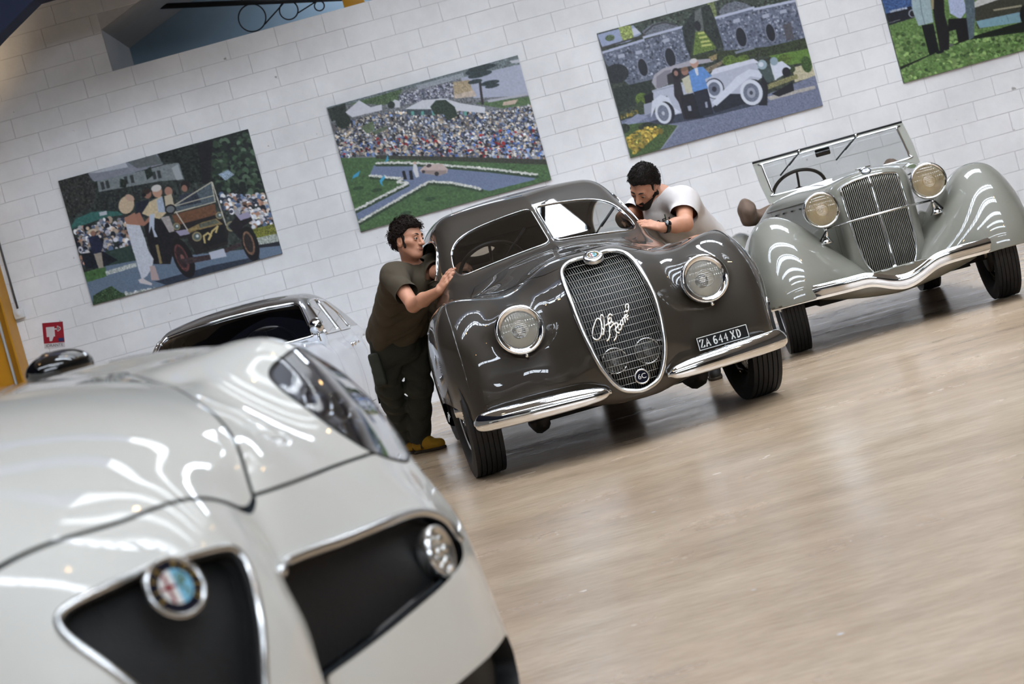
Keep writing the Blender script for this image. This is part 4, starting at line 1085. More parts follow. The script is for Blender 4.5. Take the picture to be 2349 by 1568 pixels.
# ------------------------------------------------------------------ shared car pieces
mat('dark_iron_casting', (40, 38, 36), .6)
def wire_wheel(parent, x, y, z, side, R=.36, w=.165, rim=.235, tyre_mat=None, spokes=True, disc=None, name='wheel'):
    """tyre with tread grooves, rim, wire spokes and hub; outer face looks to side (+1 / -1 in x)"""
    root = bpy.data.objects.new(name, None); COL.objects.link(root); root.parent = parent; root.location = (x, y, z)
    M = frame((0, 0, 0), (side, 0, 0))
    h = w / 2
    prof = [(rim - .005, -h * .62), (rim + .012, -h * .78), (rim + .05, -h * 1.02), (R - .05, -h * 1.02), (R - .018, -h * .9)]
    g = np.linspace(-h * .82, h * .82, 6)
    for i, q in enumerate(g):
        prof += [(R - .004 * (q / h) ** 2, q - .0105), (R - .004 * (q / h) ** 2, q + .0105)]
        if i < 5: prof += [(R - .011, q + .0115), (R - .011, g[i + 1] - .0115)]
    prof += [(R - .018, h * .9), (R - .05, h * 1.02), (rim + .05, h * 1.02), (rim + .012, h * .78), (rim - .005, h * .62)]
    shade(MB().lathe(prof, 56, M).build('tyre', tyre_mat or rubber(), root), 50)
    MB().lathe([(rim - .005, -h * .6), (rim - .02, -h * .5), (rim - .03, -.02), (rim - .03, .02), (rim - .02, h * .5), (rim + .004, h * .66), (rim + .004, h * .72), (rim - .012, h * .72), (rim - .02, h * .66)], 48, M).build('rim', chrome(), root)
    if spokes:
        s = MB()
        for k in range(36):
            a0 = 2 * math.pi * k / 36; s_ = 1 if k % 2 else -1
            for (hub_h, da, rh) in ((h * .75, .32 * s_, -.0), (-h * .2, .42 * s_, 0.)):
                p0 = np.array([.052 * math.cos(a0 + da), .052 * math.sin(a0 + da), hub_h]); p1 = np.array([(rim - .028) * math.cos(a0), (rim - .028) * math.sin(a0), h * .25])
                V, F = tube(np.array([p0, p1]) @ M[:3, :3].T, .0026, 4); s.add(V, F)
        s.build('wire_spokes', chrome(), root)
    if disc:
        MB().lathe([(rim - .02, h * .3), (rim - .06, h * .42), (rim * .55, h * .36), (rim * .3, h * .55), (.0, h * .6)], 40, M).build('wheel_disc', disc, root)
    MB().lathe([(.0, -h), (.06, -h), (.055, h * .4), (.05, h * .8), (.032, h * 1.0), (.028, h * 1.15), (.0, h * 1.18)], 20, M).build('hub', chrome(), root)
    MB().lathe([(.0, -h * .8), (.15, -h * .8), (.15, -h * .2), (.0, -h * .2)], 24, M).build('brake_drum', mat('dark_iron_casting', (40, 38, 36), .6), root)
    return root
def lamp(parent, x, y, z, r, direction, shell=None, dark=False, depth=.1, name='headlight', lens_tint=(236, 234, 226), ring_in=.84, dome=.022):
    """round headlight: bowl reflector, chrome ring, fluted glass lens"""
    root = bpy.data.objects.new(name, None); COL.objects.link(root); root.parent = parent; root.location = (x, y, z)
    M = frame((0, 0, 0), direction)
    MB().lathe([(r * .98, -.005), (r * .96, -depth * .35), (r * .78, -depth * .75), (r * .4, -depth * .98), (0, -depth * 1.05)], 40, M).build('lamp_shell', shell or chrome(), root)
    MB().lathe([(r * 1.0, -.018), (r * 1.03, -.008), (r * 1.02, .006), (r * .97, .013), (r * .93, .014), (r * (ring_in + .03), .003), (r * ring_in, -.002), (r * (ring_in - .015), -.010)], 56, M).build('lamp_ring', chrome(), root)
    MB().lathe([(r * ring_in, -.006), (r * ring_in * .88, -r * .18), (r * ring_in * .6, -r * .42), (r * .2, -r * .58), (0, -r * .62)][::-1], 40, M).build('reflector', mat('dark_reflector', (40, 40, 42), .2, .9) if dark else mat('lamp_reflector', (244, 241, 234), .42, .55), root)
    # fluted lens: vertical ribs
    n_r, n_a = 14, 72
    V = []; F = []
    def hgt(px, py):
        rr = math.hypot(px, py) / (r * ring_in)
        return dome * (1 - rr * rr) + .0022 * (math.sin(px * 2 * math.pi / .0125) if math.hypot(px, py) > r * .34 else math.sin(py * 2 * math.pi / .010))
    n = 61
    xs_ = np.linspace(-r * ring_in, r * ring_in, n)
    idx = {}
    for i, a in enumerate(xs_):
        for j, b_ in enumerate(xs_):
            if a * a + b_ * b_ <= (r * ring_in * 1.005) ** 2:
                idx[(i, j)] = len(V); V.append((a, b_, hgt(a, b_)))
    for (i, j) in idx:
        if (i + 1, j) in idx and (i, j + 1) in idx and (i + 1, j + 1) in idx:
            F.append((idx[(i, j)], idx[(i + 1, j)], idx[(i + 1, j + 1)], idx[(i, j + 1)]))
    Vw = np.array(V) @ M[:3, :3].T + M[:3, 3]
    mesh_obj('lens', Vw, F, lens_material(lens_tint), root)
    MB().lathe([(r * .37, dome * .86), (r * .36, dome * .98), (r * .33, dome * .9)], 32, M).build('lens_ring', lens_material(lens_tint), root)
    MB().lathe([(.0, -r * .5), (.012, -r * .5), (.016, -r * .3), (.012, -r * .2), (0, -r * .18)], 12, M).build('bulb', mat('bulb_glass', (250, 246, 238), .1, .3), root)
    return root
def lens_material(tint):
    n = 'lamp_lens_%d' % sum(tint)
    if n in MATS: return MATS[n]
    m = bpy.data.materials.new(n); m.use_nodes = True; nt = m.node_tree; nt.nodes.clear()
    o = nt.nodes.new('ShaderNodeOutputMaterial')
    t = nt.nodes.new('ShaderNodeBsdfTransparent'); t.inputs['Color'].default_value = srgb(*tint)
    d = nt.nodes.new('ShaderNodeBsdfTranslucent'); d.inputs['Color'].default_value = srgb(*tint)
    d2 = nt.nodes.new('ShaderNodeBsdfDiffuse'); d2.inputs['Color'].default_value = srgb(*tint)
    g = nt.nodes.new('ShaderNodeBsdfGlossy'); g.inputs['Roughness'].default_value = .04
    fr = nt.nodes.new('ShaderNodeFresnel'); fr.inputs[0].default_value = 1.9
    ma = nt.nodes.new('ShaderNodeMixShader'); ma.inputs[0].default_value = .5
    m0 = nt.nodes.new('ShaderNodeMixShader'); m0.inputs[0].default_value = .22
    m1 = nt.nodes.new('ShaderNodeMixShader')
    nt.links.new(d.outputs[0], ma.inputs[1]); nt.links.new(d2.outputs[0], ma.inputs[2])
    nt.links.new(t.outputs[0], m0.inputs[1]); nt.links.new(ma.outputs[0], m0.inputs[2])
    nt.links.new(fr.outputs[0], m1.inputs[0]); nt.links.new(m0.outputs[0], m1.inputs[1]); nt.links.new(g.outputs[0], m1.inputs[2]); nt.links.new(m1.outputs[0], o.inputs[0])
    MATS[n] = m
    return m
def steering_wheel(parent, c, axis, R=.2, r=.013, col=(30, 26, 24)):
    root = bpy.data.objects.new('steering_wheel', None); COL.objects.link(root); root.parent = parent
    M = frame(c, axis)
    a = np.linspace(0, 2 * math.pi, 49)[:-1]
    P = np.c_[R * np.cos(a), R * np.sin(a), np.zeros(48)] @ M[:3, :3].T + M[:3, 3]
    m_ = mat('dark_bakelite', col, .35)
    MB().tube(P, r, 10, closed=True).build('rim', m_, root)
    for t in (math.radians(90), math.radians(210), math.radians(330)):
        Q = np.array([[.02 * math.cos(t), .02 * math.sin(t), -.01], [R * .6 * math.cos(t), R * .6 * math.sin(t), -.012], [R * math.cos(t), R * math.sin(t), 0]]) @ M[:3, :3].T + M[:3, 3]
        MB().tube(Q, .009, 8).build('spoke', m_, root)
    MB().lathe([(.0, -.2), (.02, -.2), (.02, -.03), (.04, -.02), (.035, .01), (0, .015)], 16, M).build('hub', m_, root)
    return root

# ------------------------------------------------------------------ the taupe streamlined coupe
PAINT = mat('taupe_gloss_paint', (46, 40, 32), .5, .0, coat=1.0, spec=.3, noise=.03, nscale=3, crough=.012)
CP = thing('vintage_coupe', 'dark taupe streamlined vintage coupe with tall oval grille, pushed by two men', 'car', (.4565, 8.841, 0), math.radians(8))
_T = TPS([(0, .75, .80), (0, .55, .915), (0, .38, .968), (0, .2, .988), (0, 0, 1.005), (0, -.35, 1.04), (0, -.75, 1.07), (0, -1.3, 1.08), (0, -2.4, 1.05), (0, -3.4, .8),
          (.2, .55, .88), (.2, .35, .952), (.2, .1, .983), (.2, -.4, 1.02), (.2, -.75, 1.055),
          (.36, .45, .84), (.36, .2, .895), (.36, 0, .92), (.38, -.4, .965), (.4, -.75, 1.035),
          (.5, .5, .815), (.5, .25, .872), (.5, 0, .888), (.54, -.4, .905), (.56, -.8, .985), (.56, -1.3, 1.03), (.56, -2.4, 1.0), (.56, -3.4, .75),
          (.66, .45, .82), (.68, .25, .895), (.7, .08, .922), (.7, -.15, .922), (.7, -.5, .875), (.72, -.9, .90), (.72, -1.3, .95), (.72, -2.4, .95), (.7, -3.3, .75),
          (.84, .3, .82), (.86, .05, .885), (.86, -.2, .88), (.86, -.5, .83), (.86, -.9, .86), (.86, -2.4, .9), (1.05, .1, .80), (1.05, -.5, .78), (1.05, -2.4, .85)]).bake((-1.3, -4.3), (1.3, 1.1))
_A = TPS([(0, 1.05, .28), (0, .96, .40), (0, .85, .535), (0, .7, .635), (0, .5, .695), (0, .3, .70), (0, .18, .655), (0, .05, .55),
          (.2, .95, .355), (.2, .85, .475), (.2, .66, .60), (.2, .5, .648), (.2, .36, .645), (.2, .2, .59),
          (.34, .87, .37), (.34, .7, .48), (.34, .5, .555), (.34, .3, .555), (.34, .15, .5),
          (.48, .86, .34), (.48, .7, .45), (.48, .5, .525), (.48, .35, .53), (.48, .2, .49),
          (.65, .92, .25), (.65, .8, .37), (.65, .65, .445), (.65, .5, .49), (.65, .35, .50), (.65, .2, .47),
          (.80, .88, .17), (.8, .7, .345), (.8, .5, .43), (.8, .35, .44), (.8, .2, .41), (.92, .8, .05), (.92, .6, .22), (.92, .4, .28), (1.05, .6, 0.)]).bake((-1.3, -.1), (1.3, 1.7))
_S = TPS([(.6, .9, .60), (.6, .5, .69), (.45, .95, .63), (.45, .8, .70), (.45, .6, .765), (.45, .3, .785), (.3, .95, .70), (.3, .88, .755), (.3, .78, .805), (.3, .6, .845), (.3, .3, .83),
          (.1, .97, .735), (.1, .9, .79), (.1, .8, .845), (.1, .6, .885), (.1, .3, .87), (-.2, .97, .74), (-.2, .9, .80), (-.2, .8, .855), (-.2, .6, .89), (-.2, .3, .875),
          (-.6, .9, .755), (-.6, .7, .83), (-.6, .35, .845), (-1.0, .9, .71), (-1., .6, .775), (-1., .3, .785), (-2., .9, .64), (-2., .6, .69), (-2., .3, .69), (-2.7, .9, .56), (-2.7, .5, .625), (-3.3, .8, .5), (-3.3, .4, .55)], sym=False).bake((-4.3, -.1), (1.1, 1.7))
_roof = Sp1([-4.2, -3.6, -3.0, -2.5, -2.1, -1.7, -1.35, -1.1, -.9, -.6], [.75, .98, 1.25, 1.385, 1.45, 1.47, 1.452, 1.41, 1.365, 1.29])
def f_cabin(p):
    l = np.abs(p[:, 0]); a = -p[:, 1]; z = p[:, 2]
    top = z - (_roof(a) - .17 * l ** 2.4)
    front = (a - (-.60 - 1.55 * (z - 1.09) - .47 * l - .18 * l * l)) * .53
    side = (l - (.665 - .30 * np.clip(z - .95, 0, 1) ** 1.25 - .03 * (a + 1.6) ** 2)) * .95
    back = -(a + 3.8) * .5
    f = smax(top, front, .05)
    f = smax(f, side, .12)
    return np.maximum(f, np.maximum(.8 - z, back))
def f_coupe(p):
    l = np.abs(p[:, 0]); a = -p[:, 1]; z = p[:, 2]
    top = (z - _T(p[:, 0], a)) * .8
    fr = (a - _A(p[:, 0], z)) * .85
    sd = (l - _S(a, z)) * .95
    f = smax(top, fr, .16)
    f = smax(f, sd, .04)
    # raised crown along the fender, and the swelling behind each headlight
    f = smin(f, ell(p, (.485, -.40, .70), (.135, .20, .135)), .09) if False else f
    for s in (-1, 1):
        f = smin(f, cap(p, (s * .485, -.36, .70), (s * .49, .15, .74), .112, .06), .09)
    bot = (.215 + .16 * np.clip(l - .1, 0, 1) ** 1.0 * np.clip(1.2 - l, 0, 1)) - z
    f = smax(f, bot, .05)
    f = np.maximum(f, -(a + 4.0))
    return smin(f, f_cabin(p), .05)
GR = spline([(0, .952), (.10, .955), (.165, .925), (.188, .87), (.196, .78), (.200, .68), (.190, .56), (.166, .43), (.132, .345), (.085, .283), (0, .258)], 6)
GRILLE = np.vstack([GR, np.c_[-GR[1:-1, 0], GR[1:-1, 1]][::-1]])
WS = np.vstack([spline([(.016, 1.098), (.2, 1.083), (.40, 1.06), (.50, 1.047)], 5), spline([(.525, 1.05), (.543, 1.072), (.54, 1.13), (.515, 1.205), (.46, 1.262), (.38, 1.293)], 5), spline([(.30, 1.308), (.16, 1.322), (.016, 1.329)], 5)])
SW = [(-1.12, 1.07), (-1.2, 1.2), (-1.32, 1.285), (-1.5, 1.31), (-1.95, 1.30), (-2.3, 1.20), (-2.42, 1.07)]
SW = spline(SW, 5)
cP, cT = iso(f_coupe, (-1.1, -.85, .12), (1.1, 3.95, 1.55), .02)
def g_arch(p):   # keep outside the four wheel arches
    l = np.abs(p[:, 0]); a = -p[:, 1]; z = p[:, 2]
    f1 = (np.hypot(a / .5, (z - .12) / .30) - 1) * .35; f2 = (np.hypot((a + 2.75) / .5, (z - .12) / .30) - 1) * .35
    return np.minimum(np.where(l > .5, f1, 1.), np.where(l > .5, f2, 1.))
cP, cT = clip(cP, cT, g_arch)
front = lambda p: -p[:, 1] > .1
def g_gr(p): return np.where(front(p), -sdpoly(GRILLE, p[:, 0], p[:, 2]), 1.)
grP, grT = clip(cP, cT, lambda p: -g_gr(p))
cP, cT = clip(cP, cT, g_gr)
def g_ws(p): return np.where((p[:, 1] > .3) & (p[:, 1] < 1.5), sdpoly(WS, np.abs(p[:, 0]), p[:, 2]), -1.)
def g_sw(p): return np.where((np.abs(p[:, 0]) > .36), sdpoly(SW, -p[:, 1], p[:, 2]), -1.)
wsP, wsT = clip(cP, cT, g_ws)
cP, cT = clip(cP, cT, lambda p: -g_ws(p))
swP, swT = clip(cP, cT, g_sw)
cP, cT = clip(cP, cT, lambda p: -g_sw(p))
g_rw = lambda p: np.where(p[:, 1] > 2.5, sdpoly([(-.5, 1.03), (.5, 1.03), (.42, 1.28), (-.42, 1.28)], p[:, 0], p[:, 2]), -1.)
(rwP, rwT), (cP, cT) = clip(cP, cT, g_rw), clip(cP, cT, lambda p: -g_rw(p))
# bonnet panel with a fine shut line
HOOD = np.vstack([spline([(0, .34), (.10, .33), (.19, .30), (.264, .242), (.333, .081), (.463, -.19), (.53, -.34), (.555, -.47)], 5), spline([(.50, -.605), (.25, -.575), (0, -.52)], 4)])
HOODP = np.vstack([HOOD, np.c_[-HOOD[1:-1, 0], HOOD[1:-1, 1]][::-1]])
def g_hood(p): return np.where(p[:, 2] > .8, sdpoly(HOODP, p[:, 0], -p[:, 1]), -1.)
hP, hT = clip(cP, cT, lambda p: g_hood(p) - .0022)
cP, cT = clip(cP, cT, lambda p: -g_hood(p) - .0022)
# doors
DOOR = [(-1.0, .34), (-1.0, .9), (-1.08, 1.045), (-2.0, 1.045), (-2.08, .34)]
def g_door(p): return np.where((np.abs(p[:, 0]) > .5) & (p[:, 2] < 1.06), sdpoly(DOOR, -p[:, 1], p[:, 2]), -1.)
dP, dT = clip(cP, cT, lambda p: g_door(p) - .002)
cP, cT = clip(cP, cT, lambda p: -g_door(p) - .002)
surf('bodywork', f_coupe, cP, cT, PAINT, CP)
surf('bonnet', f_coupe, hP, hT, PAINT, CP)
for s in (-1, 1):
    m = (dP[dT].mean(1)[:, 0] * s) > 0
    u, iv = np.unique(dT[m], return_inverse=True)
    d = surf('door', f_coupe, dP[u], iv.reshape(-1, 3), PAINT, CP)
    MB().tube([(s * .645, 1.85, .83), (s * .675, 1.87, .835), (s * .670, 1.97, .835)], .009, 8).build('door_handle', chrome(), d)
WGLASS = thin_glass('windscreen_glass', (226, 228, 226), 1.0)
for s in (-1, 1):
    m = (wsP[wsT].mean(1)[:, 0] * s) > 0
    u, iv = np.unique(wsT[m], return_inverse=True)
    w_ = surf('windscreen', f_coupe, wsP[u], iv.reshape(-1, 3), WGLASS, CP)
    lp, cl = loops(wsP[u], iv.reshape(-1, 3))[0]
    trim_loop('chrome_surround', lp, cl, .0055, chrome(), w_, f=f_coupe, off=.002)
    m = (swP[swT].mean(1)[:, 0] * s) > 0
    u, iv = np.unique(swT[m], return_inverse=True)
    # side windows are wound down: only their bright frames remain
    lp, cl = loops(swP[u], iv.reshape(-1, 3))[0]
    trim_loop('window_surround', lp, cl, .006, chrome(), CP, f=f_coupe, off=.003)
surf('rear_window', f_coupe, rwP, rwT, WGLASS, CP)
# dark lining under the shut lines
inn = MB()
V_, T_in = iso(lambda p: f_coupe(p) + .022, (-1.1, -.85, .12), (1.1, 1.3, 1.55), .04)
V_, T_in = clip(V_, T_in, lambda p: np.minimum(g_arch(p), np.minimum(.98 - p[:, 2] + np.where(p[:, 1] > .45, -.1, .2), g_gr(p))))
mesh_obj('inner_panel', V_, T_in, mat('underseal_black', (14, 13, 12), .8), CP)
# grille frame, mesh, badges
grl = bpy.data.objects.new('grille', None); COL.objects.link(grl); grl.parent = CP
lp, cl = loops(grP, grT)[0]
trim_loop('grille_surround', lp, cl, .0135, satin(), grl, f=f_coupe, off=.004, step=.012, sm=2)
def on_front(l, z):
    """points on the front surface at (l, z)"""
    l = np.atleast_1d(np.asarray(l, float)); z = np.atleast_1d(np.asarray(z, float))
    P = np.c_[l, -np.full(len(l), .75), z]
    a = np.full(len(l), .9); lo = np.full(len(l), .1)
    for _ in range(26):
        mid = (a + lo) / 2; v = f_coupe(np.c_[l, -mid, z]) < 0
        lo = np.where(v, mid, lo); a = np.where(v, a, mid)
    return np.c_[l, -lo, z]
bars = []
WIRE = mat('grille_wire', (150, 148, 142), .3, .9)
barm = MB()
for x in np.arange(-.1932, .194, .0115):
    zz = np.linspace(.235, .96, 80); ins = sdpoly(GRILLE, np.full(80, x), zz) > .0
    if ins.sum() < 4: continue
    q = zz[ins]; Q = on_front(np.full(14, x), np.linspace(q[0], q[-1], 14)); Q[:, 1] += .016
    MB().tube(Q, .0017, 5).build('vertical_bar', WIRE, grl)
for z in np.arange(.27, .95, .0345):
    xx = np.linspace(-.2, .2, 80); ins = sdpoly(GRILLE, xx, np.full(80, z)) > .0
    if ins.sum() < 4: continue
    q = xx[ins]; Q = on_front(np.linspace(q[0], q[-1], 11), np.full(11, z)); Q[:, 1] += .013
    MB().tube(Q, .0017, 5).build('horizontal_bar', WIRE, grl)
bP = grP.copy(); bP[:, 1] += .16
mesh_obj('radiator_core', bP, grT, mat('radiator_black', (8, 8, 9), .7), grl)
MB().box((-.13, -.52, .335), (.13, -.5, .365)).build('tie_bar', mat('pale_tie_bar', (150, 140, 120), .6), grl, smooth=False)
for (x, z) in ((-.085, .43), (.085, .435)):
    Q = on_front([x], [z])[0]
    lamp(grl, x, Q[1] + .06, z, .066, (0, -1, 0), name='fog_lamp', depth=.06, dark=True, lens_tint=(150, 152, 154))
# enamel badge at the top of the grille
def round_badge(parent, M, R, ring=None, name='badge'):
    root = bpy.data.objects.new(name, None); COL.objects.link(root); root.parent = parent
    MB().lathe([(R * 1.0, -.006), (R * 1.03, 0), (R * 1.0, R * .1), (R * .9, R * .12), (R * .86, R * .05)], 40, M).build('badge_rim', ring or chrome(), root)
    MB().lathe([(R * .88, R * .05), (0, R * .05)], 40, M).build('enamel_ring', mat('enamel_navy', (14, 18, 34), .15, coat=1), root)
    d = R * .055
    w = R * .56
    a = np.linspace(math.pi / 2, 3 * math.pi / 2, 21); mb = MB(); Mo = M.copy(); Mo[:3, 3] = M[:3, 3] + M[:3, 2] * d
    flat_poly(mb, np.c_[w * np.cos(a), w * np.sin(a)], Mo, R * .02); mb.build('white_half', mat('enamel_white', (216, 212, 206), .2, coat=1), root, smooth=False)
    mb = MB(); flat_poly(mb, np.c_[-w * np.cos(a), -w * np.sin(a)], Mo, R * .02); mb.build('blue_half', mat('enamel_blue', (120, 176, 200), .2, coat=1), root, smooth=False)
    Mc = M.copy(); Mc[:3, 3] = M[:3, 3] + M[:3, 2] * (d + R * .02)
    mb = MB(); ribbon(mb, [[(-w * .48, -w * .84), (-w * .48, w * .84)], [(-w * .95, .05 * w), (-.02 * w, .05 * w)]], w * .2, Mc, R * .015); mb.build('red_cross', mat('enamel_red', (128, 18, 30), .25, coat=1), root, smooth=False)
    mb = MB()    # coiled serpent
    t = np.linspace(0, 1, 30)
    ribbon(mb, [np.c_[w * (.42 + .2 * np.sin(t * 9)), w * (-.7 + 1.35 * t)], np.c_[w * (.42 + .22 * np.cos(t * 7)), w * (.35 + .25 * np.sin(t * 7))]], w * .13, Mc, R * .015)
    mb.build('serpent', mat('enamel_green', (92, 110, 70), .3, .2), root, smooth=False)
    gold = mat('gold_letter', (204, 168, 84), .3, .8)
    word = 'ALFA ROMEO'
    for i, ch in enumerate(word):
        if ch == ' ': continue
        th = math.radians(205 - 245 * i / (len(word) - 1)) if len(word) > 1 else 0
        me = text_mesh(ch, R * .30, R * .01); me.materials.append(gold)
        o = link('letter', me, root)
        c, s = math.cos(th), math.sin(th)
        L = Matrix(((s, c, 0, R * .715 * c), (-c, s, 0, R * .715 * s), (0, 0, 1, d + R * .02), (0, 0, 0, 1)))
        o.matrix_local = Matrix([list(r) for r in M]) @ L
    return root
q = on_front([0.], [.935])[0]
Mb_ = frame((0, q[1] - .012, .957), (0, -.55, .83))
MB().lathe([(.054, -.02), (.052, -.004), (.046, .003), (0, .003)], 32, Mb_).build('badge_mount', satin(), grl)
Mb2 = Mb_.copy(); Mb2[:3, 3] += Mb2[:3, 2] * .004
round_badge(grl, Mb2, .034, name='enamel_badge')
q = on_front([0.012], [.325])[0]
M6 = frame((.012, q[1] - .002, .325), (0, -1, .05))
o6 = bpy.data.objects.new('number_badge', None); COL.objects.link(o6); o6.parent = grl
MB().lathe([(.030, -.01), (.038, -.005), (.038, .004), (.032, .006), (.030, .002)], 32, M6).build('badge_rim', satin(), o6)
MB().lathe([(.031, .001), (0, .001)], 32, M6).build('enamel', mat('enamel_navy', ()), o6)
me = text_mesh('6C', .036, .001); me.materials.append(mat('enamel_white', ())); o = link('lettering', me, o6); o.matrix_local = Matrix([list(r) for r in M6]) @ Matrix.Translation((0, 0, .0025))
# script lettering on the grille
SCR = [[(-.101, .625), (-.104, .643), (-.117, .652), (-.137, .629), (-.154, .601), (-.162, .57), (-.151, .555), (-.132, .56), (-.117, .583), (-.101, .625), (-.111, .597), (-.116, .573), (-.108, .573)],
       [(-.111, .574), (-.096, .603), (-.086, .646), (-.09, .665), (-.1, .65), (-.107, .606), (-.102, .584)],
       [(-.041, .646), (-.051, .657), (-.065, .645), (-.071, .611), (-.077, .578), (-.092, .546), (-.108, .536)], [(-.09, .609), (-.07, .616), (-.057, .618)],
       [(-.053, .642), (-.068, .631), (-.073, .617), (-.066, .613), (-.053, .627), (-.051, .639), (-.055, .615), (-.046, .617)],
       [(-.044, .609), (-.046, .579), (-.055, .546), (-.074, .527)],
       [(-.081, .558), (-.081, .576), (-.068, .595), (-.047, .607), (-.032, .606), (-.033, .591), (-.052, .578), (-.042, .56), (-.034, .561)],
       [(-.015, .591), (-.023, .598), (-.033, .586), (-.032, .571), (-.021, .575), (-.014, .588), (-.006, .594)],
       [(-.016, .581), (-.014, .606), (-.001, .613), (-.005, .588), (0., .617), (.012, .622), (.008, .597), (.013, .626), (.025, .631), (.021, .609), (.027, .612)],
       [(.016, .628), (.031, .634), (.031, .649), (.021, .646), (.016, .628), (.022, .619), (.035, .628)],
       [(.044, .661), (.052, .669), (.049, .68), (.039, .677), (.032, .66), (.035, .648), (.045, .653), (.049, .67)]]
mb = MB()
for st in SCR:
    P2 = spline(np.array(st, float), 5)
    Q = on_front(P2[:, 0], P2[:, 1]); Q[:, 1] -= .006
    V, F = tube(Q, .0044, 8, flat=(np.tile([0, -1., 0], (len(Q), 1)), .5)); mb.add(V, F)
mb.build('script_lettering', mat('polished_script', (238, 236, 228), .12, 1.0), grl)
# headlights
for s in (-1, 1):
    d = (s * .03, -1, .10)
    h = lamp(CP, s * .485, -.548, .699, .121, d, shell=PAINT, depth=.14, ring_in=.74)
    MB().lathe([(.0, .0), (.009, .0), (.009, .012), (0, .014)], 12, frame((0, -.005, -.132), (0, -1, 0))).build('lamp_screw', chrome(), h)
# crisp crease down each wing and back over its crown
for s in (-1, 1):
    zz = np.linspace(.46, .885, 22); Q1 = on_front(s * np.interp(zz, [.46, .7, .885], [.79, .785, .768]), zz)
    aa = np.linspace(-Q1[-1][1] - .06, -.75, 24); l_ = s * np.interp(aa, [-.75, -.2, .24], [.70, .742, .757]); lo = np.full(24, .5); hi = np.full(24, 1.2)
    for _ in range(26):
        m_ = (lo + hi) / 2; v = f_coupe(np.c_[l_, -aa, m_]) < 0; lo = np.where(v, m_, lo); hi = np.where(v, hi, m_)
    Q = smooth_poly(resample(np.vstack([Q1, np.c_[l_, -aa, lo]]), 70), 4, False)
    Q = project(f_coupe, Q, 2) 
    MB().tube(Q, np.interp(np.arange(70), [0, 6, 60, 69], [.001, .0042, .0042, .001]), 8).build('wing_crease', PAINT, CP)
# bumpers: two short chrome blades with rubber strip
for s in (-1, 1):
    Q = spline([(s * .145, -.665, .293), (s * .2, -.672, .296), (s * .35, -.665, .302), (s * .55, -.635, .307), (s * .70, -.59, .310), (s * .78, -.545, .311), (s * .815, -.50, .311)], 6)
    t = np.linspace(0, 1, len(Q)); hgt = .052 * np.clip(1 - ((1 - t)) ** 6, .25, 1) * np.clip(1 - t ** 14, .3, 1)
    bl = bpy.data.objects.new('bumper', None); COL.objects.link(bl); bl.parent = CP
    V, F = tube(Q, hgt, 20, flat=(np.tile([0, -1., 0.25], (len(Q), 1)), .62)); mesh_obj('blade', V, F, chrome(), bl)
    for bx in (.33, .62):
        MB().tube([(s * bx, -.60, .30), (s * bx, -.50, .32), (s * bx, -.40, .34)], .017, 8).build('bracket', PAINT, bl)
    # spring shackle below the nose
    MB().tube([(s * .434, -.20, .22), (s * .434, -.12, .19), (s * .434, .0, .175), (s * .434, .15, .19)], [.03, .042, .045, .04], 10).build('spring_shackle', mat('dark_iron_casting', ()), CP)
    MB().lathe([(0, -.03), (.018, -.03), (.018, .03), (0, .03)], 12, frame((s * .434, -.17, .19), (0, -1, 0))).build('shackle_bolt', mat('dark_iron_casting', ()), CP)
MB().tube([(-.75, 0, .3), (.75, 0, .3)], .035, 8).build('front_axle', mat('dark_iron_casting', ()), CP)
for s in (-1, 1):
    wire_wheel(CP, s * .755, 0, .36, s, R=.36, w=.165)
    wire_wheel(CP, s * .54, 2.75, .36, s, R=.36, w=.165)
MB().box((-.45, -.2, .2), (.45, 3.4, .26)).build('chassis', mat('underseal_black', ()), CP, smooth=False)
# number plate on the right wing
npx = (.545, .30)
Q = on_front([.505], [.405])[0]
pl = bpy.data.objects.new('number_plate', None); COL.objects.link(pl); pl.parent = CP
Mp = frame((.487, Q[1] - .05, .392), (.08, -1, .06))
pm = MB()
def plate_poly(hw, hh): return [(-hw, -hh), (hw, -hh), (hw, hh), (-hw, hh)]
flat_poly(pm, plate_poly(.138, .0345), Mp, .003); pm.build('plate_panel', mat('plate_black', (12, 12, 13), .35), pl, smooth=False)
Mp2 = Mp.copy(); Mp2[:3, 3] += Mp2[:3, 2] * .003
LET = mat('plate_letter_white', (222, 222, 218), .4)
mb = MB(); ribbon(mb, [[(-.134, -.031), (.134, -.031)], [(-.134, .031), (.134, .031)], [(-.134, -.032), (-.134, .032)], [(.134, -.032), (.134, .032)]], .0034, Mp2, .001); mb.build('plate_border', LET, pl, smooth=False)
GL = {'Z': [[(-.8, 1), (.8, 1), (-.8, -1), (.8, -1)], [(-.8, 1.05), (-.85, .55)], [(.8, -1.05), (.85, -.55)]],
      'A': [[(-.85, -1), (0, 1), (.85, -1)], [(-.5, -.3), (.5, -.3)], [(-1.15, -1), (-.55, -1)], [(.55, -1), (1.15, -1)]],
      '6': [[(.6, .85), (.1, 1), (-.5, .6), (-.7, -.2), (-.55, -.8), (0, -1), (.55, -.75), (.65, -.35), (.4, .05), (-.1, .1), (-.6, -.2)]],
      '4': [[(.35, -1), (.35, 1), (-.8, -.35), (.8, -.35)], [(.05, -1), (.65, -1)]],
      'X': [[(-.75, 1), (.75, -1)], [(.75, 1), (-.75, -1)], [(-1., 1), (-.4, 1)], [(.4, 1), (1., 1)], [(-1., -1), (-.4, -1)], [(.4, -1), (1., -1)]],
      'D': [[(-.6, -1), (-.6, 1), (.1, 1), (.65, .6), (.75, 0), (.65, -.6), (.1, -1), (-.85, -1)], [(-.85, 1), (-.5, 1)]]}
xpos = -.113
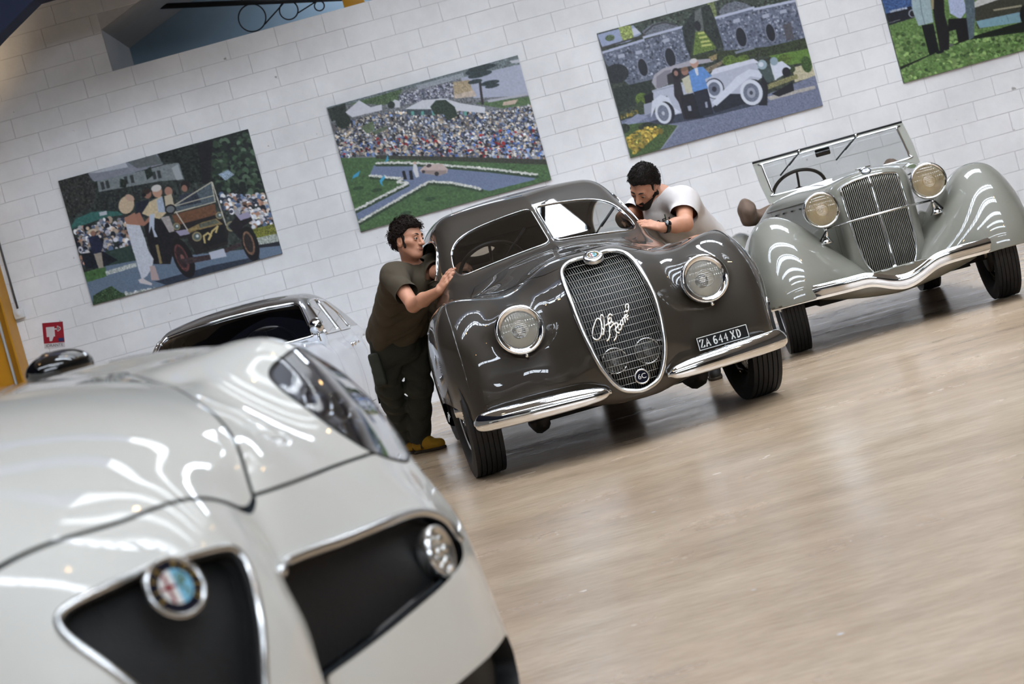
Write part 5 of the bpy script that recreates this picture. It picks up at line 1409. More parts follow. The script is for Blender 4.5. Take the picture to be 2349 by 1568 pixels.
for ch in 'ZA 644 XD':
    if ch == ' ': xpos += .010; continue
    sts = []
    for st in GL[ch]:
        P2 = np.array(st, float)
        if ch in '6D': P2 = spline(P2, 4) if ch == '6' else P2
        sts.append(np.c_[xpos + P2[:, 0] * .0115, P2[:, 1] * .0185])
    mb = MB(); ribbon(mb, sts, .0062, Mp2, .001); mb.build('plate_character', LET, pl, smooth=False)
    xpos += .0305 if ch in 'ZAXD' else .0285
MB().tube([(.487, -.56, .355), (.487, -.62, .33)], .012, 8).build('plate_bracket', satin(), pl)
# bonnet hinge strip and slim side spears
def on_top(l, a):
    l = np.atleast_1d(np.asarray(l, float)); a = np.atleast_1d(np.asarray(a, float)); lo = np.full(len(l), .6); hi = np.full(len(l), 1.25)
    for _ in range(26):
        m_ = (lo + hi) / 2; v = f_coupe(np.c_[l, -a, m_]) < 0
        lo = np.where(v, m_, lo); hi = np.where(v, hi, m_)
    return np.c_[l, -a, lo]
MB().tube(on_top(np.zeros(16), np.linspace(.30, -.52, 16)), .004, 6).build('hinge_strip', chrome(), CP)
for s in (-1, 1):
    Q = on_top(s * np.linspace(.342, .60, 14), np.linspace(.125, -.30, 14))
    MB().tube(Q, np.r_[.003, np.full(12, .006), .003], 6).build('side_spear', chrome(), CP)
mb = MB(); Mq = frame((-.05, .72, 1.128), (0, -.55, .6)); flat_poly(mb, [(-.03, -.05), (.045, -.05), (.045, .05), (-.03, .05)], Mq, .001); mb.build('window_permit', thin_glass('permit_film', (176, 172, 160), .4), CP, smooth=False)
# wipers
for s in (-1, 1):
    w_ = bpy.data.objects.new('wiper', None); COL.objects.link(w_); w_.parent = CP
    b0 = np.array([s * .275, .775, 1.062])
    tip = b0 + np.array([.15, .17, .115]) if s < 0 else b0 + np.array([.15, .19, .10])
    MB().lathe([(.0, 0), (.016, 0), (.014, .018), (0, .022)], 12, frame(b0 - np.array([0, .0, .012]), (0, -.5, .85))).build('pivot', chrome(), w_)
    MB().tube([b0 + np.array([0, -.01, .012]), (b0 + tip) / 2 + np.array([0, -.03, .02]), tip + np.array([0, -.02, .012])], .005, 8).build('arm', black(), w_)
    a_, c_ = b0 + (tip - b0) * .45 + np.array([0, -.02, .012]), tip + (tip - b0) * .35 + np.array([0, -.02, .01])
    MB().tube([a_, c_], .008, 8).build('blade', black(), w_)
# steering wheel, seats and trim in the cabin
steering_wheel(CP, (-.30, 1.12, 1.045), (0, .75, .66), .20, .012)
SEAT = mat('cabin_leather', (66, 58, 50), .6, noise=.1)
for s in (-1, 1):
    st = MB(); st.box((s * .3 - .24, 1.75, .45), (s * .3 + .24, 2.3, .62), .05); st.build('seat_cushion', SEAT, CP)
    st = MB(); st.box((s * .3 - .24, 2.25, .55), (s * .3 + .24, 2.42, 1.12), .06); st.build('seat_back', SEAT, CP)
MB().box((-.56, .98, .86), (.56, 1.04, 1.01), .02).build('dashboard', mat('dark_dash', (30, 26, 23), .5), CP)
V_, T_in = iso(lambda p: f_coupe(p) + .03, (-1., .55, .9), (1., 3.9, 1.5), .05)
V_, T_in = clip(V_, T_in, lambda p: np.minimum(np.minimum(np.minimum(p[:, 2] - .93, -g_ws(p) - .006), -g_sw(p) - .006), -g_rw(p) - .006))
mesh_obj('headlining', V_, T_in, mat('cloth_lining', (92, 86, 78), .9), CP)
# ------------------------------------------------------------------ the white sports car in the foreground
WP8 = mat('pearl_white_paint', (209, 207, 199), .5, 0., coat=1.0, spec=.3, crough=.012)
SP = thing('white_sports_car', 'pale pearl white modern sports car in the foreground with shield grille and round badge', 'car', (-.4375, 1.847, 0), math.radians(45))
_zc = Sp1([-1.9, -1.4, -1.0, -.7, -.5, -.33, -.2, -.1, 0, .1], [1.01, .995, .978, .958, .930, .885, .835, .785, .72, .62])
_zv = Sp1([-1.9, -1.3, -.9, -.7, -.5, -.33, -.22, -.16, -.1, 0, .1], [.985, .970, .945, .925, .893, .845, .785, .735, .68, .58, .46])
_lv = Sp1([-1.9, -1.3, -.9, -.7, -.5, -.33, -.22, -.16, -.1, .1], [.66, .60, .53, .47, .40, .34, .29, .25, .225, .2])
_Tf = TPS([(.62, -.335, .715), (.58, -.37, .765), (.56, -.40, .81), (.55, -.44, .855), (.6, -.46, .88), (.65, -.5, .90), (.75, -.42, .68), (.8, -.58, .83), (.45, -.25, .725), (.45, -.35, .80), (.45, -.55, .893),
           (.25, -.16, .735), (.29, -.22, .785), (.34, -.33, .845), (.40, -.50, .893), (.47, -.70, .925), (.53, -.9, .945), (.6, -1.3, .97),
           (.65, -.7, .932), (.7, -.82, .945), (.75, -1.0, .955), (.75, -1.3, .965), (.75, -1.8, .96), (.85, -.8, .885), (.85, -1.1, .91), (.85, -1.4, .92), (.95, -.7, .74), (.95, -1.2, .83), (.95, -1.8, .84),
           (.1, -.2, .70), (.1, -.5, .86), (.1, -.8, .91), (.1, -1.3, .95), (.5, -.1, .56), (.75, -.28, .5), (.2, 0, .55), (.75, -2.6, .93), (.3, -2.6, .95), (.75, -3.6, .9)]).bake((-1.3, -4.6), (1.3, .5))
_Ab = TPS([(.2, .72, -.105), (.2, .64, -.105), (.2, .5, -.085), (.2, .35, -.085), (.2, .15, -.12), (.35, .72, -.185), (.35, .62, -.15), (.35, .5, -.13), (.35, .35, -.13), (.35, .15, -.17),
           (.52, .72, -.28), (.52, .62, -.215), (.52, .5, -.19), (.52, .35, -.185), (.52, .15, -.22), (.68, .70, -.37), (.68, .6, -.30), (.68, .5, -.275), (.68, .35, -.26), (.68, .15, -.3),
           (.82, .68, -.49), (.82, .58, -.43), (.82, .45, -.40), (.82, .33, -.385), (.82, .15, -.42), (.93, .6, -.6), (.93, .4, -.52), (.93, .15, -.55), (.0, .6, -.04), (0, .35, -.03), (.3, .85, -.17), (.5, .85, -.27), (.68, .85, -.36), (.82, .85, -.46), (.93, .85, -.6), (.5, 1.1, -.27), (.8, 1.1, -.4)]).bake((-1.3, -.2), (1.3, 1.4))
_a0 = Sp1([.1, .25, .4, .5, .6, .68, .75, .82, .9], [-.03, .03, .045, .042, .03, .005, -.015, -.05, -.11])
_S8 = TPS([(-.3, .7, .86), (-.3, .4, .88), (-.5, .75, .855), (-.5, .68, .872), (-.5, .55, .888), (-.5, .38, .90), (-.5, .2, .865), (-.8, .9, .85), (-.8, .75, .915), (-.8, .5, .94), (-.8, .3, .905), (-1.3, .9, .86), (-1.3, .6, .93), (-1.3, .3, .92),
           (-2.4, .9, .86), (-2.4, .5, .90), (-3.6, .9, .84), (-3.6, .5, .92), (-4.3, .6, .7)], sym=False).bake((-4.7, -.1), (.6, 1.5))
_roof8 = Sp1([-4.6, -4.0, -3.4, -2.9, -2.4, -2.1, -1.5], [.78, .95, 1.17, 1.31, 1.335, 1.28, 1.02])
def f_sport(p):
    l = np.abs(p[:, 0]); a = -p[:, 1]; z = p[:, 2]
    lv = _lv(a); zc = _zc(a); zv = _zv(a)
    th = zc - (zc - zv) * (l / lv) ** 3.2 - .25 * np.clip(l - lv, 0, 1)
    tf = _Tf(p[:, 0], a)
    top = (z - smax(th, tf, .012)) * .62
    an = _a0(z) - .115 * (l / .225) ** 2.6
    ab = _Ab(p[:, 0], z)
    fr = (a - smax(an, ab, .012)) * .72
    sd = (l - _S8(a, z)) * .95
    f = smax(top, fr, .06)
    f = smax(f, sd, .07)
    f = np.maximum(f, np.maximum(.13 - z, -(a + 4.3) * .6))
    cab = np.maximum(smax(z - (_roof8(a) - .2 * l ** 2.2), (l - (.80 - .42 * np.clip(z - .85, 0, 1))) * .9, .12), np.maximum(.85 - z, np.maximum((a + 1.45) * .5, -(a + 4.3))))
    return smin(f, cab, .03)
sP, sT = iso(f_sport, (-1.1, -.12, .08), (1.1, 4.4, 1.42), .0225)
# finer facets where the camera is close
tri = sP[sT].mean(1)
near = tri[:, 1] < 1.9
def subdivide(P, T, sel):
    """split selected triangles in four (their neighbours are split to fit)"""
    E = np.sort(np.vstack([T[sel][:, [0, 1]], T[sel][:, [1, 2]], T[sel][:, [2, 0]]]), 1)
    U = np.unique(E, axis=0); key = {(int(a), int(b)): len(P) + i for i, (a, b) in enumerate(U)}
    NP = np.vstack([P, (P[U[:, 0]] + P[U[:, 1]]) / 2])
    out = []
    for t in T.tolist():
        m = [key.get((min(t[i], t[(i + 1) % 3]), max(t[i], t[(i + 1) % 3]))) for i in range(3)]
        c = sum(x is not None for x in m)
        if c == 0: out.append(t)
        elif c == 3: out += [[t[0], m[0], m[2]], [m[0], t[1], m[1]], [m[2], m[1], t[2]], [m[0], m[1], m[2]]]
        elif c == 1:
            i = [k for k in range(3) if m[k] is not None][0]
            out += [[t[i], m[i], t[(i + 2) % 3]], [m[i], t[(i + 1) % 3], t[(i + 2) % 3]]]
        else:
            i = [k for k in range(3) if m[k] is None][0]; b = (i + 1) % 3; c_ = (i + 2) % 3
            out += [[t[i], t[b], m[b]], [t[i], m[b], m[c_]], [m[b], t[c_], m[c_]]]
    return NP, np.array(out)
sP, sT = subdivide(sP, sT, near)
sP = project(f_sport, sP, 2, .01)
def pm(p): return -p[:, 1] > -1.3
def mirrored(poly): return poly
SCU = np.vstack([spline([(0, .708), (.06, .704), (.105, .698), (.122, .688), (.121, .665), (.098, .62), (.07, .565), (.045, .505), (.02, .46), (0, .445)], 5)])
SCUD = np.vstack([SCU, np.c_[-SCU[1:-1, 0], SCU[1:-1, 1]][::-1]])
GR8 = spline([(.215, .640), (.4, .634), (.56, .624), (.64, .610), (.695, .582), (.712, .553), (.69, .533), (.62, .522), (.45, .508), (.26, .494), (.19, .50), (.20, .57)], 5, closed=True)
HL8 = spline([(.762, .678), (.70, .69), (.625, .718), (.588, .755), (.562, .80), (.546, .85), (.556, .878), (.60, .893), (.655, .900), (.72, .880), (.79, .835), (.825, .78), (.822, .725), (.80, .69)], 4, closed=True)
LOW = spline([(.22, .30), (.22, .37), (.5, .385), (.72, .385), (.79, .36), (.77, .29)], 5, closed=True)
ax_ = lambda p: np.abs(p[:, 0])
def reg(poly): return lambda p: np.where(pm(p), sdpoly(poly, ax_(p), p[:, 2]), -1.)
g_sc = lambda p: np.where(-p[:, 1] > -.3, sdpoly(SCUD, p[:, 0], p[:, 2]), -1.)
def split(P, T, g):
    a = clip(P, T, g); b = clip(P, T, lambda p: -g(p)); return a, b
(scP, scT), (sP, sT) = split(sP, sT, g_sc)
(g8P, g8T), (sP, sT) = split(sP, sT, reg(GR8))
(hlP, hlT), (sP, sT) = split(sP, sT, lambda p: np.where(p[:, 2] > .6, reg(HL8)(p), -1.))
(loP, loT), (sP, sT) = split(sP, sT, reg(LOW))
def arch8(p):
    a = -p[:, 1]; z = p[:, 2]
    return np.where(ax_(p) > .55, np.minimum(np.hypot(a + .87, z - .33), np.hypot(a + 3.52, z - .33)) - .375, 1.)
sP, sT = clip(sP, sT, arch8)
# glasshouse
WS8 = spline([(0, .999), (.45, .99), (.66, .965), (.70, .985), (.60, 1.18), (.48, 1.255), (.25, 1.28), (0, 1.287)], 5)
SW8 = spline([(-2.0, .99), (-2.25, 1.2), (-2.6, 1.24), (-3.1, 1.2), (-3.4, 1.02), (-3.2, .985)], 5, closed=True)
g_w8 = lambda p: np.where((p[:, 1] > 1.35) & (p[:, 1] < 2.5), sdpoly(np.vstack([WS8, np.c_[-WS8[1:-1, 0], WS8[1:-1, 1]][::-1]]), p[:, 0], p[:, 2]), -1.)
g_s8 = lambda p: np.where(ax_(p) > .45, sdpoly(SW8, -p[:, 1], p[:, 2]), -1.)
(w8P, w8T), (sP, sT) = split(sP, sT, g_w8)
(s8P, s8T), (sP, sT) = split(sP, sT, g_s8)
# bonnet panel: shut line across the nose and along the valleys
def g_bon(p):
    l = ax_(p); a = -p[:, 1]
    across = (-.07 - 1.45 * l * l) - a
    return np.where(p[:, 2] > .6, np.minimum(np.minimum(across, _lv(a) + .004 - l), a + 1.5), -1.)
(boP, boT), (sP, sT) = split(sP, sT, lambda p: g_bon(p) - .0028)
sP, sT = clip(sP, sT, lambda p: -g_bon(p) - .0028)
# wing panels above the bumper line
def g_wing(p):
    l = ax_(p); a = -p[:, 1]; z = p[:, 2]
    line = z - (.733 - .045 * np.clip(l - .25, 0, 1) - .10 * np.clip(l - .62, 0, 1))
    return np.where((a > -1.45) & (l > _lv(a) - .01), line, -1.)
(wiP, wiT), (sP, sT) = split(sP, sT, lambda p: g_wing(p) - .0024)
sP, sT = clip(sP, sT, lambda p: -g_wing(p) - .0024)
surf('bodywork', f_sport, sP, sT, WP8, SP)
surf('bonnet', f_sport, boP, boT, WP8, SP)
def halves(P, T):
    for s in (-1, 1):
        m = (P[T].mean(1)[:, 0] * s) > 0
        u, iv = np.unique(T[m], return_inverse=True)
        yield s, P[u], iv.reshape(-1, 3)
for s, P, T in halves(wiP, wiT): surf('wing', f_sport, P, T, WP8, SP)
# dark lining just under the panels closes the shut lines
V_, T_in = iso(lambda p: f_sport(p) + .014, (-1.1, -.12, .08), (1.1, 1.6, 1.2), .03)
hole = lambda p: np.minimum(np.minimum(-g_sc(p), -reg(GR8)(p)), np.minimum(np.minimum(-reg(LOW)(p), arch8(p)), np.where(p[:, 2] > .6, -reg(HL8)(p), 1.)))
V_, T_in = clip(V_, T_in, hole)
mesh_obj('inner_panel', V_, T_in, mat('shut_line_grey', (58, 66, 72), .7), SP)
GLOSSB = mat('gloss_black_paint', (10, 10, 11), .12, coat=1.)
MESH8 = mat('grille_mesh_black', (9, 9, 9), .55, bump=.4, bscale=300)
# shield grille
sh = bpy.data.objects.new('shield_grille', None); COL.objects.link(sh); sh.parent = SP
q = scP.copy(); q[:, 1] += .03; mesh_obj('mesh_panel', q, scT, MESH8, sh)
lp, cl = loops(scP, scT)[0]
trim_loop('chrome_surround', lp, cl, .0052, satin(), sh, f=f_sport, off=.001, step=.006, sm=2)
trim_loop('dark_seal', lp, cl, .0065, black(), sh, f=f_sport, off=-.005, step=.01, sm=2)
def rim_wall(P, T, depth, material, parent, f, name='opening_edge'):
    """side wall going inwards from an opening"""
    mb = MB()
    for lp, cl in loops(P, T)[:1]:
        Q = smooth_poly(resample(lp, max(30, int(np.linalg.norm(np.diff(lp, axis=0), axis=1).sum() / .012)), True), 1)
        g = nrm(grad(f, Q)); R = Q - g * depth; m = len(Q)
        mb.add(np.vstack([Q, R]), [(i, (i + 1) % m, m + (i + 1) % m, m + i) for i in range(m)])
    return mb.build(name, material, parent)
rim_wall(scP, scT, .04, black(), sh, f_sport)
Mb8 = frame((0, f_sport(np.array([[0, 0, 0.]]))[0] * 0 - .012, .682), (0, -.93, .34))
rt = on8 = None
round_badge(sh, Mb8, .0365, ring=satin(), name='enamel_badge')
# side grilles with round day lights
for s, P, T in halves(g8P, g8T):
    sg8 = bpy.data.objects.new('side_grille', None); COL.objects.link(sg8); sg8.parent = SP
    q = P.copy(); q[:, 1] += .035; mesh_obj('mesh_panel', q, T, MESH8, sg8)
    rim_wall(P, T, .05, GLOSSB, sg8, f_sport)
    lp, cl = loops(P, T)[0]
    lp = smooth_poly(resample(lp, 160, True), 2)
    L_ = np.abs(lp[:, 0]); up_ = (lp[:, 2] > .598 - np.clip(L_ - .6, 0, 1) * .6) & (L_ > .21)
    r0 = int(np.argmin(np.where(up_, L_, 9))); Q = np.roll(lp, -r0, 0)
    U_ = np.roll(up_, -r0)
    seg = Q[U_]; seg = seg[np.argsort(np.abs(seg[:, 0]) * 1.0 - (seg[:, 2] - .6) * .3)]
    g = nrm(grad(f_sport, seg)); V, F = tube(smooth_poly(seg + g * .001, 4, False), .0075, 10); mesh_obj('chrome_strip', V, F, satin(), sg8)
    # round light of several lenses
    cen = np.array([s * .61, .0, .556])
    yb = P[np.argmin((P[:, 0] - cen[0]) ** 2 + (P[:, 2] - cen[2]) ** 2), 1]
    dl = bpy.data.objects.new('day_light', None); COL.objects.link(dl); dl.parent = sg8; dl.location = (cen[0], yb + .004, cen[2])
    M = frame((0, 0, 0), (s * .42, -.9, .1))
    MB().lathe([(.040, -.02), (.0415, -.004), (.040, .003), (.0345, .004), (.033, -.006), (0, -.008)], 40, M).build('lamp_ring', satin(), dl)
    for k in range(8):
        a = 2 * math.pi * k / 7
        c = np.array([.0215 * math.cos(a), .0215 * math.sin(a), -.006]) if k < 7 else np.array([0, 0, -.006])
        Mk = M.copy(); Mk[:3, 3] = (M @ np.r_[c, 1])[:3]
        MB().lathe([(.0092, 0), (.0085, .004), (.005, .0075), (0, .0088)], 14, Mk).build('led_lens', mat('led_lens', (206, 204, 198), .08, .9), dl)
for s, P, T in halves(loP, loT):
    q = P.copy(); q[:, 1] += .05; o_ = mesh_obj('lower_intake', q, T, MESH8, SP)
    rim_wall(P, T, .06, black(), o_, f_sport)
# headlights: chrome bowl, projector lenses, clear cover
for s, P, T in halves(hlP, hlT):
    h = bpy.data.objects.new('headlight', None); COL.objects.link(h); h.parent = SP
    g = nrm(grad(f_sport, P))
    surf('clear_cover', f_sport, P, T, thin_glass('lamp_cover', (240, 243, 246), 1.3), h)
    mesh_obj('lamp_bowl', P - g * .055 * np.minimum(1, reg(HL8)(P)[:, None] / .03), T, mat('lamp_bowl_chrome', (214, 214, 220), .25, .35), h)
    lp, cl = loops(P, T)[0]; trim_loop('rubber_seal', lp, cl, .0035, mat('dark_seal_rubber', (30, 30, 32), .5), h, f=f_sport, off=-.001, step=.01)
    for (cx, cz, r) in ((.735, .755, .044), (.625, .83, .032), (.685, .805, .026)):
        b = P[np.argmin((np.abs(P[:, 0]) - cx) ** 2 + (P[:, 2] - cz) ** 2)]
        gg = nrm(grad(f_sport, b[None]))[0]
        dr = nrm(np.array([s * .25, -1., .25]))
        M = frame(b - gg * (.02 + r * .45) + np.array([0, .0, 0]), dr, (0, 0, 1))
        pj = bpy.data.objects.new('projector_lens', None); COL.objects.link(pj); pj.parent = h
        MB().lathe([(r, -.03), (r * 1.05, 0), (r, .012), (r * .88, .014), (r * .82, .006)], 36, M).build('lens_ring', chrome(), pj)
        MB().lathe([(r * .84, .004), (r * .7, .016), (r * .4, .025), (0, .029)], 32, M).build('lens', mat('projector_glass', (60, 66, 84), .04, .35, coat=1.), pj)
# screen, side glass, mirrors, wheels
DG = thin_glass('tinted_glass', (70, 76, 80), 1.)
surf('windscreen', f_sport, w8P, w8T, DG, SP)
for s, P, T in halves(s8P, s8T): surf('side_window', f_sport, P, T, DG, SP)
for s in (-1, 1):
    mr = bpy.data.objects.new('door_mirror', None); COL.objects.link(mr); mr.parent = SP
    V_, T_in = iso(lambda p: smax(ell(p, (s * .955, 1.74, .995), (.082, .06, .043)), (p[:, 1] - 1.775), .02), (s * .955 - .12, 1.64, .92), (s * .955 + .12, 1.82, 1.07), .01)
    mesh_obj('mirror_shell', V_, T_in, GLOSSB, mr)
    MB().tube([(s * .90, 1.75, .975), (s * .86, 1.79, .945), (s * .83, 1.82, .92)], [.016, .014, .02], 8).build('mirror_arm', GLOSSB, mr)
    MB().lathe([(.045, 0), (0, .001)], 24, frame((s * .955, 1.776, .995), (0, 1, 0))).build('mirror_glass', chrome(), mr)
    for yy in (.87, 3.52):
        wire_wheel(SP, s * .80, yy, .335, s, R=.335, w=.24, rim=.25, spokes=False, disc=mat('alloy_grey', (150, 152, 155), .3, .9))
MB().box((-.75, .3, .13), (.75, 4.1, .2)).build('floor_pan', mat('underseal_black', ()), SP, smooth=False)
# ------------------------------------------------------------------ the pale grey open tourer
GP = mat('grey_gloss_paint', (116, 114, 103), .5, .0, coat=1.0, spec=.3, noise=.03, nscale=3, crough=.012)
RD = thing('vintage_convertible', 'pale grey vintage convertible with upright slatted grille and long chrome bumper', 'car', (2.515, 11.006, 0), math.radians(-4.5))
_w = Sp1([-3.2, -2.2, -1.4, -1.0, -.5, 0, .15, .35], [.55, .63, .63, .575, .43, .285, .252, .23])
_zt = Sp1([-3.2, -1.6, -1.25, -1.0, -.5, -.1, .1, .2, .3, .4], [.93, .97, 1.02, 1.062, 1.062, 1.05, 1.04, 1.015, .96, .86])
_ashell = Sp1([.2, .3, .45, .6, .8, .95, 1.1], [.27, .30, .305, .285, .25, .215, .18])
_wz = Sp1([.2, .3, .36, .45, .6, .8, 1.1], [.02, .10, .165, .215, .245, .255, .25])
def f_hood(p):
    l = np.abs(p[:, 0]); a = -p[:, 1]; z = p[:, 2]
    w = _w(a)
    zt = _zt(a)
    top = z - (zt - .055 * (l / np.maximum(w, .1)) ** 2.2 - .02 * l * (a > -9))
    side = (l - np.where(a > -.2, np.minimum(w, _wz(z) + .45 * np.clip(.25 - a, 0, 1)), w) + .0 * z) * .9
    fr = a - (_ashell(z) - .10 * l - .9 * l * l)
    f = smax(top, side, .075)
    f = smax(f, fr, .055)
    return np.maximum(f, np.maximum(.30 - z, -(a + 3.1)))
G2 = [(0, 1.0), (.10, .992), (.17, .975), (.187, .955), (.192, .85), (.19, .72), (.182, .58), (.166, .47), (.14, .405), (.095, .362), (0, .347)]
G2 = np.vstack([np.array(G2[:1]), spline(G2[1:], 5)[:-1], np.array(G2[-1:])])
GRL2 = np.vstack([G2, np.c_[-G2[1:-1, 0], G2[1:-1, 1]][::-1]])
hP, hT = iso(f_hood, (-.8, -.45, .2), (.8, 3.2, 1.15), .018)
g_g2 = lambda p: np.where(-p[:, 1] > .02, sdpoly(GRL2, p[:, 0], p[:, 2]), -1.)
(gP, gT), (hP, hT) = split(hP, hT, g_g2)
hP, hT = clip(hP, hT, lambda p: np.maximum(p[:, 2] - .45, -p[:, 1] - .02))
# cockpit opening
g_cp = lambda p: np.where(p[:, 2] > .9, sdpoly([(-.48, -1.28), (.48, -1.28), (.5, -2.3), (-.5, -2.3)], p[:, 0], -p[:, 1]), -1.)
hP, hT = clip(hP, hT, lambda p: -g_cp(p))
# bonnet versus radiator shell versus body: fine shut lines
def g_shell(p): return -p[:, 1] - .06
def g_bn(p): return np.minimum(-p[:, 1] + .93, .06 + p[:, 1])
(shP, shT), rest = split(hP, hT, lambda p: g_shell(p) - .002)
bnP, bnT = clip(*rest, lambda p: g_bn(p) - .002)
bdP, bdT = clip(*rest, lambda p: -g_bn(p) - .002)
bdP, bdT = clip(bdP, bdT, lambda p: -(-p[:, 1] - .05))
surf('radiator_shell', f_hood, shP, shT, GP, RD)
bn = surf('bonnet', f_hood, bnP, bnT, GP, RD)
surf('body_tub', f_hood, bdP, bdT, GP, RD)
V_, T_in = iso(lambda p: f_hood(p) + .012, (-.8, -.45, .2), (.8, 3.2, 1.15), .04)
V_, T_in = clip(V_, T_in, lambda p: np.minimum(-g_g2(p), np.minimum(-g_cp(p), np.where(-p[:, 1] > -.3, 1., 1.))))
mesh_obj('inner_panel', V_, T_in, mat('underseal_black', ()), RD)
for s in (-1, 1):
    for k in range(5):
        a = -.30 - k * .14
        x = s * (_w(np.array([a]))[0] + .003); 
        MB().box((min(x, x - s * .01), -a - .045, .905), (max(x, x - s * .01), -a + .045, .915)).build('louvre', black(), bn, smooth=False)
    Q = np.array([[s * (_w(np.array([a]))[0] + .004), -a, .945] for a in np.linspace(-.08, -1.0, 12)])
    MB().tube(Q, .006, 6).build('side_moulding', mat('dark_moulding', (80, 80, 74), .4), bn)
# grille
gr2 = bpy.data.objects.new('grille', None); COL.objects.link(gr2); gr2.parent = RD
lp, cl = loops(gP, gT)[0]
trim_loop('grille_surround', lp, cl, .0062, chrome(), gr2, f=f_hood, off=.002, step=.01, sm=1)
q = gP.copy(); q[:, 1] += .05; mesh_obj('radiator_core', q, gT, mat('radiator_black', ()), gr2)
def front2(l, z):
    a = _ashell(np.asarray(z, float)) - .10 * np.abs(l) - .9 * np.asarray(l) ** 2
    # follow the rounded top edge
    P = np.c_[l, -a, z]
    for _ in range(8):
        P[:, 1] += f_hood(P) * .8
    return P
SLAT = mat('slat_metal', (150, 146, 134), .3, .8)
for x in np.arange(-.1815, .183, .0121):
    if abs(x) < .007: continue
    zz = np.linspace(.34, 1.01, 160); ins = sdpoly(GRL2, np.full(160, x), zz) > 0
    q = zz[ins]
    if len(q) < 5: continue
    Q = front2(np.full(16, x), np.linspace(q[0], q[-1], 16)); Q[:, 1] += .006
    V, F = tube(Q, .0033, 6, flat=(np.tile([0, -1., 0], (16, 1)), 2.2)); mesh_obj('slat', V, F, SLAT, gr2)
Q = front2(np.zeros(18), np.linspace(.352, .998, 18)); Q[:, 1] -= .004
MB().tube(Q, .0075, 8).build('centre_bar', chrome(), gr2)
qb = front2(np.zeros(1), np.array([.385]))[0]
o_ = MB().lathe([(.0, -.01), (.021, -.01), (.024, -.002), (.022, .004), (.017, .005), (.0, .004)], 24, frame((0, qb[1] - .012, .385), (0, -1, 0))).build('bar_badge', chrome(), gr2)
# shield emblem above the grille and filler cap
em = bpy.data.objects.new('shield_emblem', None); COL.objects.link(em); em.parent = RD
qe = np.array([0, -.155, 1.035])
Me = frame(qe, (0, -.72, .70))
MB().lathe([(.03, -.01), (.032, .0), (.03, .004), (.024, .005), (.0, .004)], 20, Me).build('emblem_ring', mat('dark_enamel', (36, 38, 40), .3, coat=1), em)
mb = MB(); Me2 = Me.copy(); Me2[:3, 3] += Me2[:3, 2] * .0045
flat_poly(mb, [(-.017, -.012), (.0, -.019), (.017, -.012), (.017, .013), (-.017, .013)], Me2, .002); mb.build('emblem_field', mat('enamel_white', ()), em, smooth=False)
mb = MB(); ribbon(mb, [[(-.009, .004), (.009, .004)], [(-.009, -.003), (.009, -.003)], [(-.007, -.008), (-.007, .008)], [(.007, -.008), (.007, .008)]], .004, np.array(Me2) + np.r_[np.zeros((3, 4)), np.zeros((1, 4))], .004); mb.build('emblem_mark', mat('dark_enamel', ()), em, smooth=False)
fc = MB(); fc.lathe([(.028, -.01), (.03, .004), (.024, .012), (.01, .016), (0, .017)], 16, frame((0, -.06, 1.05), (0, -.1, 1))); fc.tube([(-.05, -.06, 1.062), (.05, -.06, 1.062)], .005, 6); fc.build('filler_cap', chrome(), RD)
# front wings
_Tw = TPS([(.15, .1, .42), (.2, .1, .47), (.3, .1, .58), (.4, .1, .70), (.5, .1, .815), (.6, .1, .882), (.67, .1, .897), (.76, .1, .875), (.86, .1, .775), (.95, .1, .62),
           (.15, .35, .40), (.3, .35, .50), (.4, .35, .595), (.5, .35, .69), (.6, .35, .755), (.67, .35, .77), (.76, .35, .745), (.86, .35, .62),
           (.3, .55, .40), (.5, .55, .52), (.67, .55, .56), (.85, .55, .45),
           (.3, -.25, .58), (.4, -.25, .70), (.5, -.25, .80), (.6, -.25, .862), (.67, -.25, .875), (.76, -.25, .855), (.86, -.25, .77),
           (.4, -.6, .60), (.6, -.6, .70), (.76, -.6, .69), (.9, -.6, .6), (.5, -1.0, .46), (.7, -1.0, .46), (.85, -1.0, .42), (.6, -1.4, .35), (.85, -1.4, .34)], sym=False).bake((0, -1.7), (1.2, .9))
_Aw = TPS([(.15, .4, .30), (.3, .4, .42), (.3, .6, .30), (.45, .3, .52), (.45, .5, .48), (.45, .7, .34), (.6, .3, .57), (.6, .5, .545), (.6, .7, .44), (.6, .85, .28), (.7, .3, .575), (.7, .5, .55), (.7, .7, .445), (.7, .85, .29), (.82, .3, .54), (.82, .5, .50), (.82, .7, .38), (.92, .4, .42), (.92, .6, .3)], sym=False).bake((0, 0), (1.2, 1.2))
def f_wing(p):
    l = np.abs(p[:, 0]); a = -p[:, 1]; z = p[:, 2]
    f = smax((z - _Tw(l, a)) * .6, (a - _Aw(l, z)) * .75, .11)
    f = smax(f, (l - (.915 - .25 * np.clip(z - .55, 0, 1) ** 1.4 - .10 * np.clip(a - .1, 0, 1) ** 1.3)) * .95, .10)
    f = np.maximum(f, np.maximum(.335 - .03 * np.clip(.5 - a, 0, 1) - z, np.maximum(.16 - l, -(a + 1.2))))
    return f
wP, wT = iso(f_wing, (-1.05, -.75, .25), (1.05, 1.3, 1.0), .02)
def arch2(p):
    a = -p[:, 1]; z = p[:, 2]
    return np.minimum(np.where(ax_(p) > .5, (np.hypot(a / .44, (z - .28) / .42) - 1) * .4, 1.), np.maximum(p[:, 2] - (.34), np.where(ax_(p) > .5, -1., 1.)))
wP, wT = clip(wP, wT, arch2)
for s, P, T in halves(wP, wT):
    surf('front_wing', f_wing, P, T, GP, RD)
V_, T_in = iso(lambda p: f_wing(p) + .015, (-1.05, -.75, .25), (1.05, 1.3, 1.0), .045)
V_, T_in = clip(V_, T_in, lambda p: np.minimum(arch2(p), p[:, 2] - .36))
